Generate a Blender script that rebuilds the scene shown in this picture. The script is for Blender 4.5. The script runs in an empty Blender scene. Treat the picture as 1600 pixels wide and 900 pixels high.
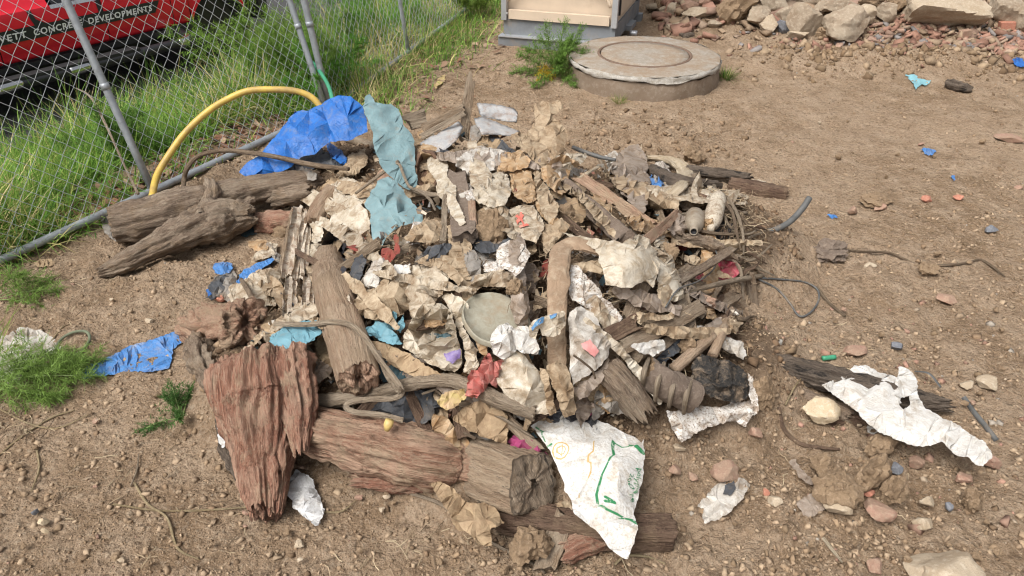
import bpy, bmesh, math, random
import numpy as np
from mathutils import Vector, Matrix
from mathutils.geometry import delaunay_2d_cdt
random.seed(7); RNG = np.random.default_rng(7)
SC = bpy.context.scene
COL = SC.collection
# ------------------------------------------------------------------ camera
F = 1143.0; PITCH = math.radians(33.0); CAMH = 1.65
CP, SP = math.cos(PITCH), math.sin(PITCH)
cd = bpy.data.cameras.new('camera'); cam = bpy.data.objects.new('camera', cd); COL.objects.link(cam)
cam.location = (0, 0, CAMH); cam.rotation_euler = (math.pi/2 - PITCH, 0, 0)
cd.sensor_width = 36.0; cd.lens = F/1600*36.0; cd.clip_start = 0.05; cd.clip_end = 500
SC.camera = cam
# ------------------------------------------------------------------ light
SUN_EL, SUN_AZ = math.radians(56), math.radians(-138)      # azimuth measured from +Y towards +X: light from the left
W = bpy.data.worlds.new('World'); SC.world = W; W.use_nodes = True
wn = W.node_tree.nodes; wl = W.node_tree.links; bg = wn['Background']
sky = wn.new('ShaderNodeTexSky'); sky.sky_type = 'NISHITA'; sky.sun_disc = False
sky.sun_elevation = SUN_EL; sky.sun_rotation = SUN_AZ
sky.air_density = 1.0; sky.dust_density = 6.0; sky.ozone_density = 1.0
hs = wn.new('ShaderNodeHueSaturation'); hs.inputs['Saturation'].default_value = 0.28
wl.new(sky.outputs[0], hs.inputs['Color']); wl.new(hs.outputs[0], bg.inputs[0]); bg.inputs[1].default_value = 0.105
sl = bpy.data.lights.new('sun', 'SUN'); sun = bpy.data.objects.new('sun', sl); COL.objects.link(sun)
sl.energy = 2.1; sl.angle = math.radians(30); sl.color = (1.0, 0.975, 0.935)
sd = Vector((math.sin(SUN_AZ)*math.cos(SUN_EL), math.cos(SUN_AZ)*math.cos(SUN_EL), math.sin(SUN_EL)))
sun.rotation_euler = (-sd).to_track_quat('-Z', 'Y').to_euler()
SC.view_settings.view_transform = 'Standard'; SC.view_settings.look = 'None'
SC.view_settings.exposure = 0.68; SC.view_settings.gamma = 1.0
SC.cycles.max_bounces = 6; SC.cycles.diffuse_bounces = 3; SC.cycles.transparent_max_bounces = 8
SC.cycles.use_denoising = True; SC.render.film_transparent = False; SC.cycles.filter_width = 1.2
# ------------------------------------------------------------------ noise
def _h(ix, iy, iz, seed):
    h = (ix.astype(np.int64)*374761393 + iy.astype(np.int64)*668265263 + iz.astype(np.int64)*2147483647 + seed*1274126177) & 0xffffffff
    h = ((h ^ (h >> 13))*1274126177) & 0xffffffff
    h = ((h ^ (h >> 16))*2246822519) & 0xffffffff
    return ((h ^ (h >> 15)) & 0xffffff)/float(0xffffff)*2-1
def vn(x, y, z=0.0, seed=0):
    x = np.asarray(x, float); y = np.asarray(y, float); z = np.asarray(z, float) + np.zeros_like(x)
    ix, iy, iz = np.floor(x), np.floor(y), np.floor(z); fx, fy, fz = x-ix, y-iy, z-iz
    s = lambda t: t*t*t*(t*(t*6-15)+10)
    u, v, w = s(fx), s(fy), s(fz); r = 0
    for dx in (0, 1):
        for dy in (0, 1):
            for dz in (0, 1):
                r = r + _h(ix+dx, iy+dy, iz+dz, seed)*(u if dx else 1-u)*(v if dy else 1-v)*(w if dz else 1-w)
    return r
def fbm(x, y, z=0.0, seed=0, o=4, g=0.5):
    r = 0; a = 1; f = 1
    for i in range(o):
        r = r + a*vn(np.asarray(x)*f, np.asarray(y)*f, np.asarray(z)*f, seed+i*17); a *= g; f *= 2.03
    return r
def worley(x, y, seed=0):
    x = np.asarray(x, float); y = np.asarray(y, float); ix, iy = np.floor(x), np.floor(y)
    d = np.full(x.shape, 9.0); k = np.zeros(x.shape)
    for dx in (-1, 0, 1):
        for dy in (-1, 0, 1):
            cx, cy = ix+dx, iy+dy; z = np.zeros_like(cx)
            px = cx+.5+.45*_h(cx, cy, z, seed); py = cy+.5+.45*_h(cx, cy, z, seed+5)
            q = np.hypot(x-px, y-py); m = q < d
            d = np.where(m, q, d); k = np.where(m, _h(cx, cy, z, seed+9), k)
    return d, k
def sstep(a, b, x):
    t = np.clip((np.asarray(x, float)-a)/(b-a), 0, 1); return t*t*(3-2*t)
# ------------------------------------------------------------------ terrain and rays
FR0 = np.array([-2.2025, 2.7067]); FU = np.array([.474173, .880432]); FN = np.array([-FU[1], FU[0]])
F2 = FR0 + FU*2.12; FU2 = np.array([.248, .969]); FN2 = np.array([-FU2[1], FU2[0]])
ROADZ = -.32
LOBES = [(0.0, 2.22, 1.0, .92, .47), (-.12, 3.12, .95, .62, .40), (-.85, 3.55, .62, .42, .16), (.72, 2.85, .75, .6, .24),
         (-.72, 1.98, .5, .42, .20), (.6, 1.98, .55, .42, .16), (.05, 1.65, .55, .4, .14)]
def outward(x, y):
    d1 = (x-FR0[0])*FN[0] + (y-FR0[1])*FN[1]; d2 = (x-F2[0])*FN2[0] + (y-F2[1])*FN2[1]
    return np.minimum(d1, d2)
def terr(x, y):
    x = np.asarray(x, float); y = np.asarray(y, float); s = np.zeros_like(x)
    for cx, cy, rx, ry, h in LOBES:
        r = np.hypot((x-cx)/rx, (y-cy)/ry); q = h*sstep(1.0, .3, r); s = np.maximum(s, q) + .22*np.minimum(s, q)
    z = s + .012*fbm(x*1.3, y*1.3, 0, 3, 3)
    z = z + .13*np.exp(-((y-(5.70-.02*(x-2)))/.25)**2)*sstep(1.5, 2.3, x)*(.8+.4*vn(x*3, y*3, 0, 8))      # soil berm in front of the rubble
    z = z + sstep(6.0, 8.2, y+.1*(x-2))*sstep(.9, 2.2, x)*.6 + .09*sstep(5.8, 6.4, y)*np.exp(-((x-3.6)/1.1)**2)
    z = z - .05*np.exp(-(((x-.75)/.25)**2+((y-4.05)/.12)**2)) - .03*np.exp(-(((x-1.6)/.5)**2+((y-4.4)/.1)**2))
    d = outward(x, y)
    z = z + ROADZ*sstep(.3, 1.9, d)
    return z
def ray(px, py):
    a = (np.asarray(px, float)-800)/F; b = (450-np.asarray(py, float))/F
    return np.stack([a, CP+b*SP, b*CP-SP], -1)
O = np.array([0, 0, CAMH])
_GX = np.arange(-7, 8, .02); _GY = np.arange(.2, 14.2, .02); _TG = terr(*np.meshgrid(_GX, _GY))
def tfast(x, y):
    u = np.clip((x-_GX[0])/.02, 0, len(_GX)-1.001); v = np.clip((y-_GY[0])/.02, 0, len(_GY)-1.001); i = u.astype(int); j = v.astype(int); a = u-i; b = v-j
    return (_TG[j, i]*(1-a)+_TG[j, i+1]*a)*(1-b)+(_TG[j+1, i]*(1-a)+_TG[j+1, i+1]*a)*b
def _march():
    X, Y = np.meshgrid(np.arange(-200, 1804, 5.), np.arange(-40, 984, 5.)); d = ray(X.ravel(), Y.ravel()); n = len(d); lo = np.full(n, .8); hi = np.full(n, 14.); act = np.arange(n); tt = .8
    while tt < 14 and len(act):
        nx = tt+(.02 if tt < 5 else .05); p = O+d[act]*nx; un = p[:, 2] < tfast(p[:, 0], p[:, 1]); lo[act[un]] = tt; hi[act[un]] = nx; act = act[~un]; tt = nx
    for _ in range(10):
        m = (lo+hi)/2; p = O+d*m[:, None]; u = p[:, 2] < tfast(p[:, 0], p[:, 1]); hi = np.where(u, m, hi); lo = np.where(u, lo, m)
    return ((lo+hi)/2).reshape(X.shape)
_DM = _march()
def hit(px, py):
    """distance along the view ray to the terrain, looked up in a coarse table"""
    u = np.clip((np.atleast_1d(np.asarray(px, float))+200)/5, 0, _DM.shape[1]-1.001); v = np.clip((np.atleast_1d(np.asarray(py, float))+40)/5, 0, _DM.shape[0]-1.001); i = u.astype(int); j = v.astype(int); a = u-i; b = v-j
    return (_DM[j, i]*(1-a)+_DM[j, i+1]*a)*(1-b)+(_DM[j+1, i]*(1-a)+_DM[j+1, i+1]*a)*b
def P(px, py, off=0.0, h=None, y=None):
    """world point seen at a photo pixel: on the terrain (lifted off towards the viewer), at a height h or at a distance y"""
    d = ray(px, py)
    if y is not None: t = y/d[1]
    elif h is not None: t = (h-CAMH)/d[2]
    else: t = hit(px, py)[0]-off
    return O + d*t
def floor_z(x, y):
    """earth inside the heap lies lower than the rubbish that bridges it"""
    t = terr(x, y); return t-.11*sstep(.12, .30, np.where((np.abs(x) < 1.6) & (y > 1) & (y < 4.1), t, 0))
def depth(p): return p[1]*CP + (CAMH-p[2])*SP
def mpp(p): return depth(p)/F
# ------------------------------------------------------------------ objects
def tag(o, label=None, cat=None, group=None, kind=None):
    if label: o['label'] = label
    if cat: o['category'] = cat
    if group: o['group'] = group
    if kind: o['kind'] = kind
    return o
def empty(name, loc, label, cat, group=None, rot=(0, 0, 0)):
    o = bpy.data.objects.new(name, None); COL.objects.link(o); o.location = loc; o.rotation_euler = rot; o.empty_display_size = .1
    return tag(o, label, cat, group)
def mesh(name, V, Fc, mats, parent=None, base=None, fib=None, midx=None, smooth=True, world=True):
    V = np.asarray(V, float)
    if world:
        if parent is not None:
            base = np.zeros(3); q = parent
            while q is not None: base = base + np.array(q.location); q = q.parent
        elif base is None:
            base = np.array([V[:, 0].mean(), V[:, 1].mean(), V[:, 2].min()])
        V = V-base
    me = bpy.data.meshes.new(name); me.from_pydata(V.tolist(), [], Fc if isinstance(Fc, list) else Fc.tolist())
    for m in (mats if isinstance(mats, (list, tuple)) else [mats]): me.materials.append(m)
    if fib is not None:
        at = me.attributes.new('fib', 'FLOAT_VECTOR', 'POINT'); at.data.foreach_set('vector', np.asarray(fib, float).ravel())
    if midx is not None: me.polygons.foreach_set('material_index', np.asarray(midx, np.int32))
    if smooth: me.polygons.foreach_set('use_smooth', np.ones(len(me.polygons), bool))
    me.update()
    o = bpy.data.objects.new(name, me); COL.objects.link(o)
    if parent is not None: o.parent = parent
    elif world: o.location = base
    return o
def box_vf(c, ax, hs_, bev=0.0):
    """box with bevelled long look: centre, 3x3 axes (rows), half sizes"""
    c = np.asarray(c, float); ax = np.asarray(ax, float)
    sg = [(-1, -1, -1), (1, -1, -1), (1, 1, -1), (-1, 1, -1), (-1, -1, 1), (1, -1, 1), (1, 1, 1), (-1, 1, 1)]
    V = [c + sum(ax[i]*s[i]*hs_[i] for i in range(3)) for s in sg]
    return V, [(0, 3, 2, 1), (4, 5, 6, 7), (0, 1, 5, 4), (1, 2, 6, 5), (2, 3, 7, 6), (3, 0, 4, 7)]
class MB:
    def __init__(s): s.V = []; s.F = []
    def add(s, V, Fc):
        n = len(s.V); s.V += [tuple(v) for v in V]; s.F += [tuple(i+n for i in f) for f in Fc]; return s
    def box(s, c, ax, h): return s.add(*box_vf(c, ax, h))
    def build(s, name, mat, parent=None, smooth=False): return mesh(name, s.V, s.F, mat, parent, smooth=smooth)
def cr(pts, n):
    pts = np.asarray(pts, float)
    if len(pts) == 2: return pts[0] + (pts[1]-pts[0])*np.linspace(0, 1, n)[:, None]
    q = np.vstack([2*pts[0]-pts[1], pts, 2*pts[-1]-pts[-2]]); L = np.r_[0, np.cumsum(np.linalg.norm(np.diff(pts[:, :3], axis=0), axis=1))]
    out = []
    for s in np.linspace(0, L[-1], n):
        i = min(np.searchsorted(L, s, 'right')-1, len(pts)-2); t = (s-L[i])/max(L[i+1]-L[i], 1e-9)
        a, b, c, d = q[i:i+4]
        out.append(.5*((2*b)+(-a+c)*t+(2*a-5*b+4*c-d)*t*t+(-a+3*b-3*c+d)*t**3))
    return np.array(out)
def frames(C, up=(0, 0, 1)):
    T = np.gradient(C, axis=0); T /= np.linalg.norm(T, axis=1)[:, None]+1e-12
    n = np.cross(T[0], up)
    if np.linalg.norm(n) < .2: n = np.cross(T[0], (1, 0, 0))
    N = [n/np.linalg.norm(n)]
    for i in range(1, len(C)):
        v = N[-1]-T[i]*np.dot(N[-1], T[i]); N.append(v/np.linalg.norm(v))
    N = np.array(N); return T, N, np.cross(T, N)
def tube_vf(pts, r, n=8, ns=24, flat=1.0):
    """round tube through world points; r scalar or list"""
    r = np.full(len(pts), r) if np.isscalar(r) else np.asarray(r, float)
    q = cr(np.hstack([np.asarray(pts, float), r[:, None]]), ns) if len(pts) > 2 else np.hstack([cr(pts, ns), np.linspace(r[0], r[1], ns)[:, None]])
    C, R = q[:, :3], np.abs(q[:, 3]); T, N, B = frames(C); th = np.linspace(0, 2*math.pi, n, endpoint=False)
    V = (C[:, None]+R[:, None, None]*(np.cos(th)[None, :, None]*N[:, None]+flat*np.sin(th)[None, :, None]*B[:, None])).reshape(-1, 3)
    Fc = [(i*n+j, i*n+(j+1) % n, (i+1)*n+(j+1) % n, (i+1)*n+j) for i in range(ns-1) for j in range(n)]
    Fc += [tuple(range(n))[::-1], tuple((ns-1)*n+j for j in range(n))]
    return V, Fc
def tube(name, pts, r, mat, label=None, cat=None, parent=None, n=8, ns=24, flat=1.0, group=None):
    V, Fc = tube_vf(pts, r, n, ns, flat)
    C = np.asarray(V).reshape(ns, n, 3); L = np.r_[0, np.cumsum(np.linalg.norm(np.diff(C.mean(1), axis=0), axis=1))]
    th = np.linspace(0, 2*math.pi, n, endpoint=False)
    fib = np.stack([np.tile(np.cos(th)*.01, ns), np.tile(np.sin(th)*.01, ns), np.repeat(L, n)], -1)
    o = mesh(name, V, Fc, mat, parent, fib=fib); return tag(o, label, cat, group) if label else o
# ------------------------------------------------------------------ materials
class NT:
    def __init__(s, name):
        s.m = bpy.data.materials.new(name); s.m.use_nodes = True; s.t = s.m.node_tree; s.b = s.t.nodes['Principled BSDF']; s.out = s.t.nodes['Material Output']
    def n(s, ty, **k):
        nd = s.t.nodes.new('ShaderNode'+ty)
        for a, v in k.items():
            if a[0] == 'i' and a[1:].isdigit(): s.set(nd.inputs[int(a[1:])], v)
            elif a in nd.inputs: s.set(nd.inputs[a], v)
            else: setattr(nd, a, v)
        return nd
    def set(s, inp, v):
        if hasattr(v, 'links') or isinstance(v, bpy.types.NodeSocket): s.t.links.new(v, inp)
        elif isinstance(v, bpy.types.Node): s.t.links.new(v.outputs[0], inp)
        else: inp.default_value = v
    def co(s, fib=False):
        tc = s.n('Attribute', attribute_name='fib').outputs['Vector'] if fib else s.n('TexCoord').outputs['Object']
        rnd = s.n('ObjectInfo').outputs['Random']
        off = s.n('VectorMath', operation='SCALE', i0=(13.1, 7.7, 19.3), Scale=rnd)
        return s.n('VectorMath', operation='ADD', i0=tc, i1=off).outputs[0]
    def scale(s, v, xyz): return s.n('VectorMath', operation='MULTIPLY', i0=v, i1=xyz).outputs[0]
    def noise(s, v, sc, det=4, ro=.55, dist=0): return s.n('TexNoise', Vector=v, Scale=sc, Detail=det, Roughness=ro, Distortion=dist).outputs[0]
    def vor(s, v, sc, feat='F1'): return s.n('TexVoronoi', feature=feat, Vector=v, Scale=sc).outputs['Distance']
    def ramp(s, f, a, b): return s.n('MapRange', Value=f, i1=a, i2=b, clamp=True).outputs[0]
    def mix(s, f, a, b, ty='MIX'):
        nd = s.n('Mix', data_type='RGBA', blend_type=ty); s.set(nd.inputs[0], f); 
        for i, v in ((6, a), (7, b)): s.set(nd.inputs[i], (*v, 1) if isinstance(v, tuple) and len(v) == 3 else v)
        return nd.outputs[2]
    def mul(s, a, b): return s.n('Math', operation='MULTIPLY', i0=a, i1=b).outputs[0]
    def add(s, a, b): return s.n('Math', operation='ADD', i0=a, i1=b).outputs[0]
    def bump(s, h, st, d=.01, nrm=None):
        b = s.n('Bump', Strength=st, Distance=d, Height=h)
        if nrm is not None: s.set(b.inputs['Normal'], nrm)
        return b.outputs[0]
    def done(s, col, rough=.6, nrm=None, metal=0.0, spec=.5, transl=0.0, alpha=None):
        s.set(s.b.inputs['Base Color'], (*col, 1) if isinstance(col, tuple) else col); s.set(s.b.inputs['Roughness'], rough); s.set(s.b.inputs['Metallic'], metal)
        s.b.inputs['Specular IOR Level'].default_value = spec
        if nrm is not None: s.set(s.b.inputs['Normal'], nrm)
        sh = s.b.outputs[0]
        if transl:
            tr = s.n('BsdfTranslucent', Color=(*col, 1) if isinstance(col, tuple) else col)
            if nrm is not None: s.set(tr.inputs['Normal'], nrm)
            sh = s.n('MixShader', i0=transl, i1=sh, i2=tr).outputs[0]
        if alpha is not None:
            sh = s.n('MixShader', i0=alpha, i1=s.n('BsdfTransparent').outputs[0], i2=sh).outputs[0]
        s.t.links.new(sh, s.out.inputs['Surface']); return s.m
DIRT = (.185, .115, .06)
def m_sheet(name, c1, c2=None, dirt=DIRT, amt=.45, rough=.5, transl=.15, bump=.35, speck=.0, spec=.4, alpha=None, dsc=7, post=None):
    t = NT(name); v = t.co(); c2 = c2 or tuple(x*.8 for x in c1)
    rd = lambda q: t.n('Math', operation='ABSOLUTE', i0=t.n('Math', operation='SUBTRACT', i0=q, i1=.5).outputs[0]).outputs[0]
    n1 = t.noise(v, dsc*1.9, 8, .7); n2 = t.noise(v, 30, 6, .65, .6); n3 = t.noise(v, 150, 4, .65); r1 = rd(t.noise(v, 21, 2, .5, 1.2)); r2 = rd(t.noise(v, 58, 2, .5, .8)); r3 = rd(t.noise(v, 120, 2, .5, .5))
    col = t.mix(t.ramp(n2, .36, .64), c1, c2)
    dm = t.add(t.mul(n1, .68), t.mul(n2, .32)); col = t.mix(t.mul(t.ramp(dm, .575-.20*amt, .70-.18*amt), min(.92, .42+.5*amt)), col, dirt)
    col = t.mix(t.mul(t.ramp(r1, .02, .0), .12+.25*amt), col, tuple(x*.8 for x in dirt)); col = t.mix(t.mul(t.ramp(r2, .02, .0), .1+.2*amt), col, tuple(x*.8 for x in dirt))
    if speck: col = t.mix(t.mul(t.ramp(n3, .54, .62), speck), col, tuple(x*.75 for x in dirt))
    if post: col = post(t, col)
    h = t.add(t.mul(r1, -2.2), t.add(t.mul(r2, -1.1), t.add(t.mul(r3, -.4), t.mul(n3, .12))))
    return t.done(col, t.n('MapRange', Value=n1, i1=.3, i2=.7, i3=rough-.08, i4=min(1, rough+.3)).outputs[0], t.bump(h, min(1, bump*.55), .010), spec=spec, transl=transl, alpha=alpha)
def m_wood(name, c1, c2, dark, light=None, dirt=None, char=0.0, st=.10, fine=1.0, dirtamt=.4):
    t = NT(name); v0 = t.co(True); light = light or tuple(min(1, x*1.5) for x in c1)
    wob = t.n('TexNoise', Vector=v0, Scale=9, Detail=3).outputs['Color']; v = t.n('VectorMath', operation='ADD', i0=v0, i1=t.n('VectorMath', operation='SCALE', i0=wob, Scale=.012).outputs[0]).outputs[0]
    f1 = t.noise(t.scale(v, (1, 1, st)), 120*fine, 7, .68); f2 = t.noise(t.scale(v, (1, 1, st*.6)), 30*fine, 6, .62, .4); f3 = t.noise(t.scale(v, (1, 1, .4)), 16, 7, .66); f4 = t.noise(t.scale(v, (1, 1, st*.7)), 420*fine, 3, .6); f5 = t.noise(v, 160, 5, .7)
    col = t.mix(t.ramp(f2, .36, .62), c2, c1); col = t.mix(t.mul(t.ramp(f1, .50, .66), .7), col, light)
    col = t.mix(t.mul(t.ramp(f4, .54, .66), .45), col, dark); col = t.mix(t.mul(t.ramp(f1, .44, .33), .7), col, dark); col = t.mix(t.mul(t.ramp(f3, .46, .62), .45), col, light)
    if char: col = t.mix(t.mul(t.ramp(t.add(t.mul(f3, .7), t.mul(f1, .3)), .60-.2*char, .66-.18*char), .93), col, (.018, .016, .015))
    if dirt: col = t.mix(t.mul(t.ramp(t.add(t.mul(t.noise(v0, 13, 7, .7), .7), t.mul(f5, .3)), .55-.16*dirtamt, .64-.12*dirtamt), .75), col, dirt)
    col = t.mix(t.mul(t.ramp(f5, .56, .66), .25), col, light)
    h = t.add(t.mul(f1, 1.0), t.add(t.mul(f2, .9), t.add(t.mul(f4, .45), t.mul(f5, .3))))
    return t.done(col, .88, t.bump(h, 1.0, .018), spec=.2)
def m_rock(name, c1, c2, c3, sc=9, rough=.9, bump=.7):
    t = NT(name); v = t.co(); n1 = t.noise(v, sc, 8, .65); n2 = t.noise(v, sc*7, 5, .65); n3 = t.noise(v, sc*30, 3, .6)
    col = t.mix(t.ramp(n1, .35, .62), c1, c2); col = t.mix(t.mul(t.ramp(n2, .5, .68), .7), col, c3); col = t.mix(t.mul(t.ramp(n3, .55, .7), .4), col, tuple(x*.45 for x in c1))
    return t.done(col, rough, t.bump(t.add(t.mul(n1, .6), t.add(t.mul(n2, .6), t.mul(n3, .25))), bump, .012), spec=.25)
def m_plain(name, c, rough=.5, metal=0., var=.15, sc=20, bump=.1, spec=.5, dirt=None, dirtamt=.3):
    t = NT(name); v = t.co(); n = t.noise(v, sc, 6, .6); col = t.mix(t.ramp(n, .3, .7), tuple(x*(1-var) for x in c), tuple(min(1, x*(1+var)) for x in c))
    if dirt: col = t.mix(t.mul(t.ramp(t.noise(v, sc*.4, 7, .7), .6-.2*dirtamt, .78-.2*dirtamt), .85), col, dirt)
    return t.done(col, rough, t.bump(n, bump, .004), metal=metal, spec=spec)
def m_soil():
    t = NT('bare_soil'); v = t.n('NewGeometry').outputs['Position']
    n0 = t.noise(v, 1.1, 5, .6); n1 = t.noise(v, 6, 8, .68, .3); nm = t.noise(v, 19, 7, .7); n2 = t.noise(v, 52, 6, .68); n3 = t.noise(v, 190, 4, .65); w = t.vor(t.n('VectorMath', operation='ADD', i0=v, i1=t.n('VectorMath', operation='SCALE', i0=t.n('TexNoise', Vector=v, Scale=60, Detail=2).outputs['Color'], Scale=.012).outputs[0]).outputs[0], 62)
    col = t.mix(t.ramp(n0, .36, .62), (.275, .187, .115), (.375, .268, .178))
    col = t.mix(t.mul(t.ramp(n1, .46, .64), .75), col, (.45, .338, .238)); col = t.mix(t.mul(t.ramp(n1, .44, .33), .6), col, (.20, .132, .08)); col = t.mix(t.mul(t.ramp(nm, .47, .36), .55), col, (.15, .10, .062))
    col = t.mix(t.mul(t.ramp(n2, .54, .68), .6), col, (.50, .40, .295)); col = t.mix(t.mul(t.ramp(n2, .45, .34), .6), col, (.13, .086, .053))
    col = t.mix(t.mul(t.ramp(n3, .57, .68), .5), col, (.56, .465, .36)); col = t.mix(t.mul(t.ramp(n3, .44, .34), .5), col, (.12, .08, .05))
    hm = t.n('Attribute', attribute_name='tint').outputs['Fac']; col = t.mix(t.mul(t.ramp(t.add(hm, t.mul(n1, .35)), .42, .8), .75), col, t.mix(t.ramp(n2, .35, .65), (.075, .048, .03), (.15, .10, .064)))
    h = t.add(t.add(t.mul(nm, 1.6), t.mul(n2, 1.0)), t.add(t.mul(n3, .4), t.mul(w, -.5)))
    return t.done(col, .95, t.bump(h, 1.0, .02), spec=.12)
def m_attr(name, rough=.7, transl=.0, bump=0, spec=.3, var=.25):
    """colour from the point colour attribute 'tint' of the pieces"""
    t = NT(name); c = t.n('Attribute', attribute_name='tint').outputs['Color']; v = t.n('NewGeometry').outputs['Position']
    n = t.noise(v, 90, 4, .6); col = t.mix(t.mul(t.ramp(n, .45, .7), var), c, (.1, .07, .04), 'MIX')
    return t.done(col, rough, t.bump(n, .5, .006) if bump else None, spec=spec, transl=transl)
M = {}
M['soil'] = m_soil()
M['clod'] = m_attr('clod_soil', .95, bump=1, spec=.15)
M['blade'] = m_attr('grass_blade', .55, transl=.35, var=.1)
M['litter'] = m_attr('dry_litter', .85, transl=.1, var=.2)
M['asphalt'] = m_rock('asphalt', (.045, .045, .047), (.06, .06, .06), (.11, .10, .095), 14, .9, .5)
CREAM = (.54, .475, .375); TAN = (.40, .30, .20)
M['white'] = m_sheet('dirty_white_plastic', (.64, .61, .56), (.53, .485, .42), amt=.5, rough=.38, transl=.22)
def sack_print(t, col):
    """flat print of the sack: stripes measured in the sheet's own coordinates"""
    p = t.n('Attribute', attribute_name='fib').outputs['Vector']; wob = t.noise(t.n('TexCoord').outputs['Object'], 60, 3, .6)
    def seg(a, b, w):
        a, b = np.array(a, float), np.array(b, float); d = b-a; L2 = float(d@d); ap = t.n('VectorMath', operation='SUBTRACT', i0=p, i1=(*a, 0)).outputs[0]
        h = t.n('Math', operation='DIVIDE', i0=t.n('VectorMath', operation='DOT_PRODUCT', i0=ap, i1=(*d, 0)).outputs['Value'], i1=L2, use_clamp=True).outputs[0]
        q = t.n('VectorMath', operation='SUBTRACT', i0=ap, i1=t.n('VectorMath', operation='SCALE', i0=(*d, 0), Scale=h).outputs[0]).outputs[0]
        return t.ramp(t.n('VectorMath', operation='LENGTH', i0=q).outputs['Value'], w*.5+.5, w*.5-.5)
    def lines(col, segs, c):
        m = None
        for sg in segs: k = seg(*sg); m = k if m is None else t.n('Math', operation='MAXIMUM', i0=m, i1=k).outputs[0]
        return t.mix(t.mul(m, t.ramp(wob, .25, .42)), col, c)
    G = [((962, 693), (947, 742), 3.6), ((947, 742), (934, 792), 3.6), ((934, 792), (966, 805), 3.2), ((966, 805), (1002, 821), 3.6), ((962, 693), (992, 698), 1.8), ((993, 700), (1006, 709), 4.0), ((946, 786), (957, 786), 5), ((948, 780), (953, 784), 5), ((864, 692), (856, 698), 2.6), ((856, 698), (853, 707), 2.2), ((838, 668), (848, 676), 2.4), ((846, 676), (852, 690), 2.0)]
    col = lines(col, G, (.03, .20, .075))
    C = [(876+12*math.cos(a), 707+13*math.sin(a)) for a in np.linspace(0, 6.28, 13)]; C2 = [(876+6*math.cos(a), 707+7*math.sin(a)) for a in np.linspace(0, 6.28, 8)]
    return lines(col, [((930, 690), (929, 702), 2.2), ((929, 702), (918, 728), 2.2), ((918, 728), (906, 776), 2.2), ((876, 698), (876, 716), 1.6)]+[(C[i], C[i+1], 2.2) for i in range(12)]+[(C2[i], C2[i+1], 1.6) for i in range(7)], (.50, .33, .12))
M['sack'] = m_sheet('woven_white_sack', (.69, .68, .655), (.60, .575, .53), dirt=(.33, .24, .145), amt=.30, rough=.42, transl=.12, speck=.38, bump=.5, dsc=9, post=sack_print)
M['whitefilm'] = m_sheet('white_torn_film', (.69, .675, .645), (.59, .56, .51), dirt=(.32, .235, .15), amt=.34, rough=.45, transl=.15, bump=.6)
M['cream'] = m_sheet('cream_bag', CREAM, (.41, .33, .235), amt=.62, rough=.55, transl=.15, bump=.5)
M['cream2'] = m_sheet('pale_cream_bag', (.62, .565, .47), (.52, .435, .32), dirt=(.26, .18, .105), amt=.52, rough=.42, transl=.2, bump=.5)
M['tancloth'] = m_sheet('tan_cloth', (.40, .31, .21), (.28, .205, .13), amt=.55, rough=.8, transl=.05, bump=.6)
M['beige'] = m_sheet('beige_cloth', (.45, .36, .25), (.33, .25, .165), amt=.58, rough=.75, transl=.08, bump=.5)
M['brownpaper'] = m_sheet('brown_paper', (.37, .27, .165), (.29, .20, .12), amt=.3, rough=.75, transl=.05, bump=.6)
M['mottle'] = m_sheet('mottled_white_sheet', (.66, .635, .60), (.55, .51, .45), dirt=(.22, .145, .088), amt=.6, rough=.6, transl=.05, speck=.9, bump=.5, dsc=16)
M['orange'] = m_sheet('rust_stained_plastic', (.50, .38, .25), (.40, .235, .11), amt=.42, rough=.5, transl=.18)
M['teal'] = m_sheet('teal_plastic', (.21, .32, .34), (.17, .27, .29), dirt=(.33, .27, .20), amt=.18, rough=.45, transl=.15, bump=.5)
M['teal2'] = m_sheet('light_teal_plastic', (.17, .35, .42), (.13, .28, .34), dirt=(.33, .28, .22), amt=.16, rough=.45, transl=.15, bump=.4)
M['darkteal'] = m_sheet('dark_teal_plastic', (.045, .09, .105), (.03, .055, .065), amt=.2, rough=.5, transl=.05)
M['blue'] = m_sheet('blue_tarp', (.018, .14, .46), (.014, .10, .36), dirt=(.22, .25, .28), amt=.30, rough=.42, transl=.08, bump=.6)
M['blue2'] = m_sheet('faded_blue_tarp', (.07, .22, .50), (.05, .16, .40), dirt=(.33, .32, .31), amt=.34, rough=.5, transl=.08, bump=.6)
M['lightblue'] = m_sheet('light_blue_plastic', (.25, .50, .56), amt=.1, rough=.45)
M['slate'] = m_sheet('slate_tarp', (.075, .08, .09), (.05, .054, .06), dirt=(.20, .165, .13), amt=.3, rough=.5, bump=.6)
M['black'] = m_sheet('black_bag', (.022, .024, .03), (.045, .047, .055), amt=.1, rough=.38, transl=0, bump=.8)
M['char'] = m_sheet('tarred_felt', (.014, .013, .012), (.03, .027, .024), dirt=(.30, .22, .15), amt=.38, rough=.8, transl=0, bump=1.0, dsc=14)
M['red'] = m_sheet('red_plastic', (.50, .13, .11), (.46, .21, .18), dirt=(.50, .30, .25), amt=.3, rough=.5)
M['pink'] = m_sheet('crimson_plastic', (.40, .03, .075), (.50, .17, .18), dirt=(.45, .28, .22), amt=.3, rough=.45)
M['magenta'] = m_sheet('magenta_plastic', (.42, .07, .19), amt=.3, rough=.45)
M['darkred'] = m_sheet('dull_red_cloth', (.28, .06, .045), (.20, .045, .035), amt=.35, rough=.8)
M['yellow'] = m_sheet('yellow_film', (.46, .37, .14), (.52, .36, .22), amt=.3, rough=.5)
M['film'] = m_sheet('grimy_clear_film', (.42, .345, .285), (.33, .265, .21), amt=.42, rough=.35, transl=.3, bump=.5)
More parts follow.
